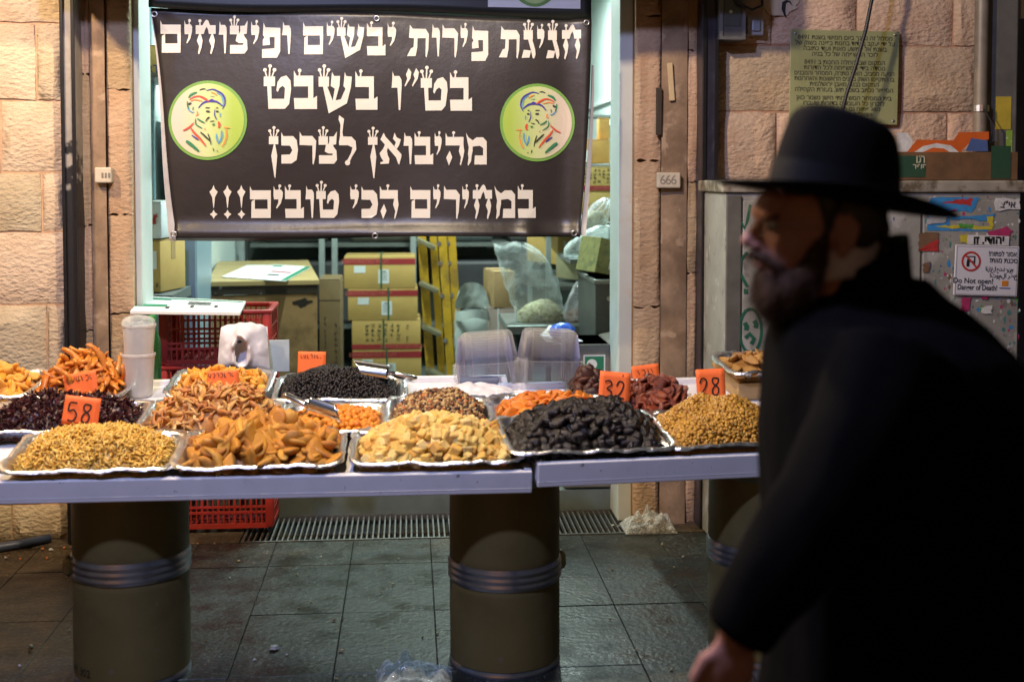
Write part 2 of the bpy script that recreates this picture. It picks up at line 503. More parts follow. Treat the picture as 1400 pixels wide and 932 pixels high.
# ------------------------------------------------------------------ stones
def stone_meshes(mat, n=6, tag_=''):
    out = []
    for i in range(n):
        r = random.Random(100 + i)
        nu, nv = 6, 4
        vs = []; fs = []
        for j in range(nv + 1):
            for k in range(nu + 1):
                ed = (k in (0, nu)) or (j in (0, nv))
                x = -.5 + k / nu; z = -.5 + j / nv
                yv = -.5 + (.14 if ed else r.uniform(-.10, .06))
                if ed: x += r.uniform(-.008, .008) * (1 if j in (0, nv) else .6); z += r.uniform(-.012, .012)
                vs.append((x, yv, z))
        for j in range(nv):
            for k in range(nu):
                a = j * (nu + 1) + k
                fs.append((a, a + 1, a + nu + 2, a + nu + 1))
        per = [k for k in range(nu + 1)] + [j * (nu + 1) + nu for j in range(1, nv + 1)] + [nv * (nu + 1) + k for k in range(nu - 1, -1, -1)] + [j * (nu + 1) for j in range(nv - 1, 0, -1)]
        b0 = len(vs)
        for p in per: vs.append((vs[p][0], .5, vs[p][2]))
        L_ = len(per)
        for q in range(L_):
            q2 = (q + 1) % L_
            fs.append((per[q2], per[q], b0 + q, b0 + q2))
        me = bpy.data.meshes.new('stone'); me.from_pydata(vs, [], fs); me.materials.append(mat)
        me.polygons.foreach_set('use_smooth', [True] * len(me.polygons))
        try: me.set_sharp_from_angle(angle=R(50))
        except Exception: pass
        out.append(me)
    return out
ST_L = stone_meshes(M_stoneL); ST_R = stone_meshes(M_stoneR)
def lay(parent, meshes, x0, x1, z0, z1, Y, joint=.009, deep=.12, proud=0.0):
    o = bpy.data.objects.new('stone', rng.choice(meshes)); link(o, parent)
    sgn = rng.choice((-1, 1)); sz = rng.choice((-1, 1))
    o.scale = (x1 - x0 - joint, deep, z1 - z0 - joint)
    if rng.random() < .5: o.rotation_euler = (0, math.pi, 0)
    o.location = ((x0 + x1) / 2, Y + deep / 2 - proud, (z0 + z1) / 2)
    return o
def stone_wall(name, label, meshes, mort, xa, xb, zl, joints, Y, bond=.40):
    wl = empty(name, (0, 0, 0), label=label, cat='wall')
    m = MB(); m.b2((xa, Y + .020, zl[0] - .02), (xb, Y + .40, zl[-1] + .02)); m.build('mortar', mort, wl)
    for i in range(len(zl) - 1):
        js = list(joints.get(i, []))
        if not js: js = [xa + (xb - xa) * .37 + (i % 2) * .21]
        js.sort()
        while js[0] > xa + .30: js.insert(0, js[0] - bond * rng.uniform(.8, 1.25))
        while js[-1] < xb - .25: js.append(js[-1] + bond * rng.uniform(.8, 1.25))
        js = [xa] + [j for j in js if xa + .05 < j < xb - .05] + [xb]
        for a, b in zip(js[:-1], js[1:]):
            lay(wl, meshes, a, b, zl[i], zl[i + 1], Y, proud=rng.uniform(-.003, .006))
    return wl
# left wall
pzL = [fz(p, px=45) for p in (755, 690, 610, 512, 417, 317, 235.5, 137, 31)]
pzL[0] = 0.0
while pzL[-1] < 3.2: pzL.append(pzL[-1] + .34)
jL = {7: [fx(55)], 6: [fx(5)], 5: [fx(59)], 4: [fx(-40)], 3: [fx(63)], 2: [fx(20)], 8: [fx(-20)], 1: [fx(50)], 0: [fx(10)]}
stone_wall('stone_wall', 'bright rough limestone block wall at the left of the shop, beside the black post', ST_L, M_mortarL, -4.6, fx(89), pzL, jL, YF)
# right wall
pzR = [0.0] + [fz(p, px=1150) for p in (640, 545, 445, 345, 248, 153, 62, -30)]
while pzR[-1] < 3.2: pzR.append(pzR[-1] + .33)
jR = {7: [fx(1167), fx(1298)], 6: [fx(989), fx(1231)], 5: [fx(1060), fx(1205), fx(1292)], 4: [fx(1010), fx(1150)]}
WRX = fx(1338)
stone_wall('stone_wall', 'pinkish limestone block wall with red mortar behind the plaque at the right', ST_R, M_mortar, fx(979), WRX, pzR, jR, YF)

# posts of the roller shutter
def post(px0, px1, label, mats, ztop=3.2, Y0=YF - .075, Y1=YF + .05, split=None):
    e = empty('shutter_post', ((fx(px0) + fx(px1)) / 2, YF, 0), label=label, cat='post')
    a, b = fx(px0, Y0) - e.location.x, fx(px1, Y0) - e.location.x
    m = MB(); m.rbox(((a + b) / 2, (Y0 + Y1) / 2 - YF, ztop / 2), (b - a, Y1 - Y0, ztop), .005); m.build('channel', mats[0], e)
    m = MB(); m.box((b - .008, Y0 - YF - .006, ztop / 2), (.014, .014, ztop - .02)); m.box((a + .008, Y0 - YF - .006, ztop / 2), (.014, .014, ztop - .02)); m.build('guide_lip', mats[1], e)
    return e
def peeling(name, top, low, zsplit, sc=14):
    m = pm(name, top, .45, var=.15, vs=20, bump=.3, bs=40, coord='World')
    nt = m.node_tree; N = nt.nodes; L = nt.links; b = N['Principled BSDF']
    src = b.inputs['Base Color'].links[0].from_socket
    g = N.new('ShaderNodeNewGeometry'); s = N.new('ShaderNodeSeparateXYZ'); L.new(g.outputs['Position'], s.inputs[0])
    n = N.new('ShaderNodeTexNoise'); L.new(g.outputs['Position'], n.inputs['Vector']); n.inputs['Scale'].default_value = sc; n.inputs['Detail'].default_value = 6
    a = N.new('ShaderNodeMath'); a.operation = 'MULTIPLY_ADD'; L.new(n.outputs['Fac'], a.inputs[0]); a.inputs[1].default_value = -1.0; L.new(s.outputs['Z'], a.inputs[2])
    r = N.new('ShaderNodeMapRange'); L.new(a.outputs[0], r.inputs[0]); r.inputs[1].default_value = zsplit - .5 - .05; r.inputs[2].default_value = zsplit - .5 + .05
    x = N.new('ShaderNodeMix'); x.data_type = 'RGBA'; L.new(r.outputs[0], x.inputs[0]); x.inputs[6].default_value = (*low, 1); L.new(src, x.inputs[7])
    L.new(x.outputs[2], b.inputs['Base Color'])
    return m
M_postL = peeling('peeling_grey_paint', (.30, .27, .24), (.013, .013, .015), 1.72)
M_postR = pm('dark_blue_steel', (.028, .028, .045), .35, .2, var=.3, vs=20, c2=(.10, .10, .14), c2s=9, c2t=(.55, .7))
M_blk = pm('black_steel', (.010, .010, .012), .4, .2, var=.2)
post(89, 109, 'black shutter post with peeling grey paint on its upper half, left of the shop', (M_postL, M_blk))
post(958, 979, 'dark blue steel shutter post right of the shop', (M_postR, M_blk))

# jambs
M_plast = pm('grimy_plaster', (.29, .195, .125), .85, var=.3, vs=9, bump=.4, bs=60, coord='World', c2=(.19, .12, .075), c2s=4, c3=(.40, .28, .19), c3s=14, c3t=(.6, .68))
def jamb(px0, px1, label, cols, zb):
    e = empty('stone_jamb', (fx((px0 + px1) / 2), YF + .05, 0), label=label, cat='jamb')
    ox = Vector(e.location)
    m = MB(); m.b2((fx(px0) - ox.x, .035, 0), (fx(px1) - ox.x, .42, 3.2)); m.build('core', MATS['jamb_mortar'], e)
    for kind, a, b in cols:
        xa, xb = fx(a), fx(b)
        if kind == 's':
            z = 0.0; i = rng.randint(0, 1)
            while z < 3.15:
                h = rng.uniform(.42, .70); z1 = min(z + h, 3.2)
                o = lay(e, JST, xa, xb, z, z1, YF + .03, joint=.005, deep=.10)
                o.location -= ox
                z = z1
        else:
            m = MB(); m.grid(lambda u, v: (xa + (xb - xa) * u - ox.x, -.028 + .007 * mnoise.noise(Vector((u * 2 + a, v * 22, 1.3))) - .006 * math.sin(u * math.pi), 3.2 * v), 6, 60)
            m.build('plaster_strip', M_plast, e, smooth=True)
    return e
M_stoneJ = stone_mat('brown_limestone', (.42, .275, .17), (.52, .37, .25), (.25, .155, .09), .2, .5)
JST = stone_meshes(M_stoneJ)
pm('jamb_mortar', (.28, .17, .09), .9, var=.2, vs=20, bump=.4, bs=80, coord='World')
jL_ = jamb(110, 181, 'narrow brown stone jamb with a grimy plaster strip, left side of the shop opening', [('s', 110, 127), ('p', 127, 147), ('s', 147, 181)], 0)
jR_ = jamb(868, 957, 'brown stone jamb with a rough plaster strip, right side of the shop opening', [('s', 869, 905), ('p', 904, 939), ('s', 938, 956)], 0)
# white inner door frames
M_frame = pm('mint_white_paint', (.56, .59, .57), .5, var=.05, vs=5, bump=.1, bs=30, coord='World', c2=(.55, .52, .46), c2s=5, c2t=(.62, .72))
m = MB(); m.rbox(((fx(180) + fx(189)) / 2, YF + .22, 1.6), (fx(189) - fx(180), .24, 3.2), .006)
tag(m.build('door_frame', M_frame), 'white painted frame strip at the left edge of the shop opening', 'door frame')
m = MB(); m.rbox(((fx(850) + fx(870)) / 2, YF + .22, 1.6), (fx(870) - fx(850), .26, 3.2), .006)
tag(m.build('door_frame', M_frame), 'white painted frame post at the right edge of the shop opening', 'door frame')

# shutter housing over the opening (its underside shades the banner's top)
e = empty('shutter_housing', (fx(530), YF, 2.5), label='grey steel roller shutter housing over the shop opening, above the banners', cat='shutter housing')
hw = (fx(965) - fx(108)) / 2
m = MB(); m.rbox((0, -.25, .20), (2 * hw, .60, .36), .02); m.build('casing', pm('shutter_casing', (.09, .09, .095), .5, .3, var=.2), e)
m = MB()
for k in range(5): m.box((0, -.557, .06 + k * .07), (2 * hw - .04, .01, .02))
m.build('rib', MATS['shutter_casing'], e)
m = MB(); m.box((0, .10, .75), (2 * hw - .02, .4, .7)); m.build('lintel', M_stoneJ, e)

# right end: pipe, corner post, dark passage behind
m = MB(); zz = 1.75
m.cyl((0, 0, 0), (0, 0, 3.2), .032, 18)
pz = W(1339, 215, YF - .05)
dp = m.build('downpipe', pm('grey_pipe', (.22, .19, .15), .5, .2, var=.2), None, auto=40)
dp.location = (pz.x, pz.y, 0)
tag(dp, 'grey vertical downpipe on the pink stone wall beside the corner post', 'pipe')
m = MB()
m.lathe([(.033, 1.95), (.040, 1.95), (.040, 1.98), (.033, 1.98)], 18); m.build('clamp', M_metal, dp); m = MB()
m.tube([(0, -.04, 1.96), (.03, -.05, 1.90), (.035, -.05, 1.82), (.0, -.045, 1.76), (.015, -.045, 1.68)], .004, 6)
m.build('tie', M_rubber, dp)
cp = empty('corner_post', (W(1370, 100, YF - .02).x, YF - .02, 0), label='broad grey steel corner post with a yellow sticker, right of the downpipe', cat='post')
wcp = fx(1391) - fx(1351)
m = MB(); m.rbox((0, .06, 1.6), (wcp, .14, 3.2), .008); m.build('shaft', pm('grey_post_paint', (.13, .125, .115), .55, var=.2, vs=8, coord='World'), cp)
s0 = W(1363, 132, YF - .04); s1 = W(1383, 177, YF - .04)
m = MB(); m.b2((s0.x - cp.location.x, -.013, s1.z), (s1.x - cp.location.x, -.0105, s0.z)); m.build('sticker', pm('yellow_sticker', (.55, .42, .05), .5), cp)
m = MB(); s0 = W(1377, 178, YF - .04); s1 = W(1384, 243, YF - .04); m.b2((s0.x - cp.location.x, -.013, s1.z), (s1.x - cp.location.x, -.0105, s0.z)); m.build('sticker', pm('lime_sticker', (.28, .45, .06), .5, c3=(.7, .7, .6), c3s=40), cp)
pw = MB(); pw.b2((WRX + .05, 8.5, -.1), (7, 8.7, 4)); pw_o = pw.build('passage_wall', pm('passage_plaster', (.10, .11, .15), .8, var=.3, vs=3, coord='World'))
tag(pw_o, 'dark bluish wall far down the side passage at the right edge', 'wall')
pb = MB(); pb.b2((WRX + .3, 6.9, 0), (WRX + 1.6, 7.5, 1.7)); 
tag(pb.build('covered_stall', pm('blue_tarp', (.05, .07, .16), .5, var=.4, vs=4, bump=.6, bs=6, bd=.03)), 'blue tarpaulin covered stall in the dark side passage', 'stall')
sg = W(1394, 8, 6.2)
sgo = empty('shop_sign', (sg.x + .25, 6.2, sg.z + .12), label='white sign with a dark letter cut by the top right edge', cat='sign')
m = MB(); m.box((0, 0, 0), (.5, .03, .38)); m.build('board', M_paper, sgo)
t = text_mesh('lettering', 'י', .14, pm('navy_ink', (.03, .04, .12), .5), sgo); t.location = (-.21, -.017, -.06)
# ================================================================== BANNER with its lettering
YB = 5.40
def bw(px, py, lift=0.0):
    """pixel of the print to a point on the hanging cloth"""
    p = W(px, py, YB)
    u = (px - 205) / 600.0; v = py / 325.0
    dy = .018 * math.sin(u * 5.2 + 1.0) * (.4 + .6 * v) + .010 * math.sin(u * 11 + v * 3.0) + .006 * math.sin(v * 7 + u * 4)
    dy += -.055 * math.exp(-((u - 1.0) / .035) ** 2) * (.3 + v)            # rolled right edge
    dy += -.030 * math.exp(-((v - .985) / .03) ** 2)                          # curl of the lower hem
    dy += -.020 * math.exp(-((u - .86) / .02) ** 2) * math.exp(-((v - 1.0) / .07) ** 2)
    dy += .012 * max(0, v - .3)
    dy += .05 * max(0, .05 - u) * 4
    for ex, ey in ((210, 19), (515, 26), (800, 33), (238, 320), (513, 322), (783, 318)):
        rr = math.hypot(px - ex, py - ey)
        if rr < 110: dy += .0028 * math.cos(7 * math.atan2(py - ey, px - ex) + ex) * math.exp(-rr / 36) * min(1, rr / 9)
    return Vector((p.x, p.y + dy - lift, p.z))
def edge_l(v): return 205 + 36 * v + 2 * math.sin(v * 6)
def edge_r(v): return 807 - 3 * v - 14 * v * v
def edge_t(u): return 10 + 17 * u + 1.5 * math.sin(u * 9)
def edge_b(u): return 328 - 3 * u + 2.2 * math.sin(u * 7 + .5) - (4 * u * u)
M_vinyl = pm('black_vinyl', (.026, .022, .022), .38, var=.12, vs=4, bump=.10, bs=7, bd=.03, spec=.5)
def sheet(name, et, eb, el, er, mat, nu=90, nv=44, parent=None):
    m = MB()
    def fn(u, v):
        px = el(v) + (er(v) - el(v)) * u
        return bw(px, et(u) + (eb(u) - et(u)) * v)
    m.grid(fn, nu, nv)
    o = m.build(name, mat, parent, smooth=True)
    md = o.modifiers.new('t', 'SOLIDIFY'); md.thickness = .0015; md.offset = 1
    return o
banner = empty('shop_banner', (0, 0, 0), label='large black vinyl banner with white ornate Hebrew lettering hung across the shop opening', cat='banner')
sheet('sheet', edge_t, edge_b, edge_l, edge_r, M_vinyl, parent=banner)
# pale back of the folded left edge
m = MB(); m.grid(lambda u, v: bw(edge_l(v) - (1 + 9 * v) * (1 - u), edge_t(0) + 2 + (edge_b(0) - edge_t(0) - 1) * v, lift=-.006), 2, 20)
m.build('folded_edge', pm('vinyl_back', (.42, .41, .42), .5), banner, smooth=True)
m = MB(); m.grid(lambda u, v: bw(edge_r(v) + 1 + (3.5 + 4 * v) * u, 90 + (edge_b(1) - 92) * v, lift=-.02), 2, 20)
m.build('folded_edge', MATS['vinyl_back'], banner, smooth=True)
# eyelets
for (px, py) in ((210, 19), (515, 26), (800, 33), (238, 320), (513, 322), (783, 318)):
    m = MB(); c = bw(px, py, .004)
    m.tube([c + Vector((math.cos(a) * .011, 0, math.sin(a) * .011)) for a in [i * math.pi / 6 for i in range(13)]], .0035, 8, caps=False)
    m.build('eyelet', M_metal, banner, smooth=True)
# upper banner
up = empty('upper_banner', (0, 0, 0), label='black upper banner with a white label, cut off by the top of the picture', cat='banner')
def uw(px, py, lift=0.0):
    p = W(px, py, YB - .015); u = (px - 205) / 600
    return Vector((p.x, p.y + .012 * math.sin(u * 4.0) - lift, p.z))
m = MB(); m.grid(lambda u, v: uw(203 + 605 * u, -75 + (85 + 16 * u + 3 * math.sin(u * 8)) * v), 60, 8)
o = m.build('sheet', pm('green_black_vinyl', (.014, .018, .014), .4, var=.2, vs=4), up, smooth=True); md = o.modifiers.new('t', 'SOLIDIFY'); md.thickness = .0015; md.offset = 1
m = MB(); m.grid(lambda u, v: uw(667 + 126 * u, -60 + (70 + 3 * u) * v, .004), 10, 4); m.build('label_patch', M_paper, up)
m = MB(); vs = [uw(730, -30, .007)] + [uw(731 + 33 * math.cos(a), -26 + 36 * math.sin(a), .007) for a in [2 * math.pi * i / 36 for i in range(36)]]
m.add(vs, [(0, 1 + i, 1 + (i + 1) % 36) for i in range(36)]); m.build('emblem', pm('logo_green_ring', (.13, .30, .06), .45), up)
m = MB(); vs = [uw(730, -30, .009)] + [uw(731 + 28 * math.cos(a), -28 + 34 * math.sin(a), .009) for a in [2 * math.pi * i / 36 for i in range(36)]]
m.add(vs, [(0, 1 + i, 1 + (i + 1) % 36) for i in range(36)]); m.build('emblem', pm('logo_green_mid', (.40, .55, .20), .45), up)

# ---- letter shapes (unit: bar height 1, base 0); ('o',x,y,r) a dot, 'k' three-pronged crown on a head block
def crown(x0, x1, y):
    w = x1 - x0; out = []
    for bx, by, sx in ((x0 + .10 * w, .20, x0 + .26 * w), (x0 + .55 * w, .315, x0 + .5 * w), (x0 + .95 * w, .20, x0 + .72 * w)):
        out += [('o', bx, y + by, .056), [(sx - .022, y - .01), (sx + .022, y - .01), (bx + .02, y + by), (bx - .02, y + by)]]
    return out
def pin(x, y=1.0, dx=.01):
    return [('o', x + dx, y + .155, .056), [(x - .022, y - .02), (x + .022, y - .02), (x + dx + .02, y + .15), (x + dx - .02, y + .15)]]
def blk(x0, y0, x1, y1): return [(x0, y0), (x1, y0), (x1, y1), (x0, y1)]
GL = {
 'ם': (.74, [[(0, 1.15), (.07, 1), (.74, 1), (.74, .67), (0, .67)], [(.05, .60), (.17, .67), (.17, 0), (.04, 0)], blk(.17, 0, .63, .33), [(.62, .67), (.74, .67), (.73, 0), (.63, 0)]]),
 'י': (.34, [[(.01, 1.16), (.06, 1.02), (.28, 1.02), (.34, .93), (.33, .76), (.26, .52), (.12, .34), (.09, .37), (.17, .55), (.18, .67), (.02, .67), (0, .83)]] + pin(.20, 1.0, .03)),
 'ב': (.68, [[(0, 1.16), (.08, 1), (.57, 1), (.57, .68), (0, .68)], blk(.42, .33, .57, .68), [(0, .33), (.58, .33), (.68, .40), (.68, 0), (.02, 0)]] + pin(.16)),
 'ו': (.31, [[(.03, 1.16), (.08, 1.02), (.24, 1.02), (.30, .92), (.31, .75), (.27, 0), (.22, 0), (.18, .67), (0, .67), (.02, .9)]]),
 'ט': (.80, [blk(0, .68, .33, .97), [(.10, .68), (.22, .68), (.23, .30), (.60, .30), (.62, 0), (.14, 0)], [(.62, 0), (.74, .14), (.80, .6), (.78, .85), (.66, 1.0), (.5, .95), (.4, .8), (.37, .55), (.41, .50), (.46, .62), (.55, .69), (.62, .62), (.60, .30)]] + crown(0, .33, .97)),
 'כ': (.59, [[(0, 1.14), (.07, 1), (.42, 1), (.55, .85), (.59, .5), (.54, .13), (.36, 0), (0, 0), (0, .32), (.3, .33), (.39, .48), (.31, .65), (0, .66)]]),
 '!': (.30, [[(.15, 1.19), (.2, 1.05), (.3, .95), (.2, .75), (.16, .37), (.14, .37), (.1, .75), (0, .95), (.1, 1.05)], [(.15, .30), (.2, .2), (.29, .14), (.2, .07), (.15, -.03), (.1, .07), (.01, .14), (.1, .2)]]),
 'ן': (.34, [blk(0, .70, .33, .99), [(.17, .70), (.22, .70), (.29, .28), (.22, -.52), (.19, -.52), (.08, .28)]] + crown(0, .33, .99)),
 'ר': (.60, [[(.01, 1.16), (.09, 1.01), (.46, 1.01), (.60, .83), (.56, .25), (.50, -.04), (.46, 0), (.46, .66), (0, .68)]]),
 'צ': (.68, [blk(0, .69, .34, 1), [(.27, .69), (.22, .45), (.34, .38), (.53, .37), (.49, .31), (.01, .31), (.01, 0), (.56, 0), (.67, .14), (.65, .48), (.56, .60), (.52, .69), (.64, .71), (.67, 1.18), (.56, 1), (.39, .99), (.39, .8), (.34, .69)]] + crown(0, .32, 1)),
 'ל': (.65, [[(0, 1.62), (.02, 1.77), (.2, 1.64), (.17, 1.43), (.14, 1.15), (.16, 1.0), (.47, .99), (.62, .83), (.64, .52), (.47, .24), (.40, .07), (.29, .10), (.45, .40), (.50, .60), (.33, .68), (.02, .68), (.01, .8), (.05, 1.0), (.07, 1.43)], ('o', .32, .04, .095)]),
 'א': (.80, [[(.03, .9), (.15, 1.14), (.22, 1.0), (.80, .36), (.80, .28), (.72, -.02), (.68, .02), (.60, .25)], [(.55, 1.15), (.62, .98), (.78, .9), (.72, .7), (.63, .55), (.54, .66), (.60, .8), (.49, .92)], [(.13, .56), (.27, .48), (.30, .32), (.36, .2), (.34, .02), (.03, 0), (.03, .07), (.14, .10), (.05, .25), (0, .4)], [(.13, .56), (.20, .72), (.30, .62), (.27, .48)]]),
 'ה': (.68, [[(0, 1.15), (.07, 1), (.65, 1), (.65, .69), (0, .69)], [(.52, .69), (.65, .69), (.68, .48), (.62, .18), (.55, -.04), (.52, 0), (.56, .25), (.48, .48)], [(.15, .5), (.24, .26), (.12, -.04), (.02, .25)]] + pin(.28)),
 'מ': (.76, [[(0, 1.16), (.08, 1.0), (.24, .88), (.38, .99), (.62, .99), (.75, .84), (.75, .60), (.62, .60), (.5, .68), (.3, .66), (.10, .62), (.05, .85)], [(.10, .62), (.24, .66), (.24, .5), (.20, .3), (.18, .1), (.08, -.04), (.06, 0), (.09, .25), (.07, .4)], [(.3, 0), (.75, 0), (.75, .60), (.62, .60), (.62, .33), (.32, .33)]]),
 'ח': (.70, [[(0, 1), (.24, 1), (.33, 1.16), (.385, 1.2), (.385, .95), (.33, .85), (.28, .69), (0, .69)], [(.385, 1.2), (.44, 1.16), (.5, 1), (.7, 1), (.7, .69), (.46, .69), (.43, .85), (.385, .95)], [(.12, .69), (.18, .69), (.24, .45), (.20, .2), (.12, -.04), (.08, 0), (.12, .25), (.04, .45)], [(.55, .69), (.61, .69), (.67, .45), (.63, .2), (.55, -.04), (.51, 0), (.55, .25), (.47, .45)]] + pin(.15, 1.0, .0)),
 'ש': (.99, [blk(0, .68, .31, .98), [(.13, .68), (.26, .68), (.42, .26), (.30, -.12), (.20, .35)], [(.40, 1.12), (.46, 1.0), (.64, 1.0), (.62, .7), (.50, .26), (.42, .26), (.48, .62), (.36, .7)], [(.78, 1.12), (.82, 1.0), (.99, .98), (.96, .66), (.84, .18), (.30, -.12), (.42, .26), (.66, .30), (.80, .62), (.74, .70)]] + crown(0, .31, .98)),
 'ת': (.77, [[(.10, 1.12), (.20, .98), (.66, .97), (.77, .78), (.75, .25), (.69, -.05), (.65, 0), (.66, .64), (.37, .64), (.36, .3), (.30, 0), (0, 0), (.14, .28), (.23, .32), (.25, .64), (.07, .65)]]),
 'פ': (.55, [[(.04, 1.12), (.1, .95), (.55, .93), (.55, .08), (.45, -.14), (0, -.14), (0, .17), (.38, .20), (.38, .6), (.22, .6), (.24, .32), (.02, .30), (.02, .5), (.07, .6), (.02, .68)]]),
 'ג': (.47, [blk(.07, .64, .38, .98), [(.22, .64), (.36, .64), (.46, .28), (.47, .10), (.42, -.04), (.37, 0), (.32, .25)], [(.07, .28), (.32, .25), (.26, 0), (0, -.01)]] + crown(.07, .38, .98)),
 '"': (.42, [[(.12, 1.26), (.2, 1.14), (.17, .95), (.02, .71), (0, .74), (.08, .95), (.04, 1.07)], [(.34, 1.26), (.42, 1.14), (.39, .95), (.24, .71), (.22, .74), (.30, .95), (.26, 1.07)]]),
}
def letter(ch, x0, x1, yb0, cap, mat, parent):
    w, polys = GL[ch]
    sx = (x1 - x0) / w
    m = MB(); lift = .0036
    for p in polys:
        lift += .00015
        if p[0] == 'o':
            pts = [(p[1] + p[3] * math.cos(a), p[2] + p[3] * math.sin(a)) for a in [2 * math.pi * i / 12 for i in range(12)]]
        else:
            pts = p
        # finer outline so that it follows the cloth
        fine = []
        for (a, b) in zip(pts, pts[1:] + pts[:1]):
            n = max(1, int(math.hypot(b[0] - a[0], b[1] - a[1]) / .3))
            fine += [(a[0] + (b[0] - a[0]) * k / n, a[1] + (b[1] - a[1]) * k / n) for k in range(n)]
        area = sum(a[0] * b[1] - b[0] * a[1] for a, b in zip(fine, fine[1:] + fine[:1]))
        if area < 0: fine = fine[::-1]
        m.add([bw(x0 + x * sx, yb0 - y_ * cap, lift) for x, y_ in fine], [tuple(range(len(fine)))])
    return m.build('letter', mat, parent)
def zl(lst, left, sc): return [(c, left + a / sc, left + b / sc) for c, a, b in lst]
L1 = zl([('ם', 60, 188), ('י', 210, 260), ('ח', 282, 408), ('ו', 428, 478), ('צ', 498, 612), ('י', 632, 685), ('פ', 703, 818), ('ו', 830, 885), ('ם', 962, 1088), ('י', 1110, 1160), ('ש', 1175, 1345)], 205, 4.59) + \
     zl([('ב', 8, 122), ('י', 135, 188), ('ת', 255, 390), ('ו', 408, 458), ('ר', 473, 570), ('י', 585, 630), ('פ', 652, 755), ('ת', 820, 948), ('ג', 960, 1045), ('י', 1055, 1100), ('ג', 1110, 1192), ('ח', 1208, 1322)], 500, 4.516)
L2 = zl([('ט', 715, 888), ('ב', 905, 1050), ('ש', 1060, 1268), ('ב', 1290, 1428)], 205, 4.59) + zl([('ו', 160, 222), ('"', 240, 328), ('ט', 340, 505), ('ב', 520, 655)], 500, 4.516)
L3 = zl([('ן', 548, 622), ('כ', 643, 770), ('ר', 782, 910), ('צ', 928, 1070), ('ל', 1081, 1218)], 270, 5.6) + zl([('ן', 68, 137), ('א', 150, 305), ('ו', 320, 382), ('ב', 398, 530), ('י', 540, 590), ('ה', 618, 750), ('מ', 762, 910)], 490, 5.185)
L4 = zl([('!', 88, 152), ('!', 195, 259), ('!', 302, 366), ('ם', 400, 560), ('י', 580, 652), ('ב', 668, 812), ('ו', 825, 890), ('ט', 908, 1083), ('י', 1168, 1235), ('כ', 1255, 1382)], 270, 5.6) + \
     zl([('ה', 152, 285), ('ם', 368, 510), ('י', 530, 582), ('ר', 605, 718), ('י', 735, 782), ('ח', 810, 945), ('מ', 962, 1110), ('ב', 1128, 1255)], 490, 5.185)
for lst, ya, yb_, cap in ((L1, 71.5, 81.0, 38.4), (L2, 149, 152, 45.5), (L3, 223.6, 225.2, 37.4), (L4, 298.4, 297.8, 38.0)):
    xa = lst[0][1]; xb = lst[-1][2]
    for c, a, b in lst:
        letter(c, a, b, ya + (yb_ - ya) * ((a + b) / 2 - xa) / (xb - xa), cap, M_ink, banner)

# ---- round emblems
def logo_disc_mat(name, flip):
    m = bpy.data.materials.new(name); m.use_nodes = True
    N = m.node_tree.nodes; L = m.node_tree.links; b = N['Principled BSDF']; b.inputs['Roughness'].default_value = .4
    tc = N.new('ShaderNodeTexCoord'); s = N.new('ShaderNodeSeparateXYZ'); L.new(tc.outputs['Generated'], s.inputs[0])
    cr = N.new('ShaderNodeValToRGB'); L.new(s.outputs['X'], cr.inputs[0])
    e = cr.color_ramp.elements
    a, z = ((.60, .52, .43), (.34, .48, .08)) if not flip else ((.34, .48, .08), (.60, .52, .43))
    e[0].color = (*a, 1); e[1].color = (*z, 1); e[0].position = .1; e[1].position = .85
    x = e.new(.5); x.color = (.52, .60, .28, 1)
    L.new(cr.outputs[0], b.inputs['Base Color'])
    return m
M_ring = pm('emblem_ring', (.16, .34, .07), .4, var=.05)
INK = {'b': (.05, .04, .30), 'c': (.10, .30, .55), 'r': (.62, .08, .04), 'o': (.75, .25, .07), 'g': (.03, .20, .09), 'k': (.03, .04, .03), 'y': (.6, .5, .1), 'l': (.35, .5, .3)}
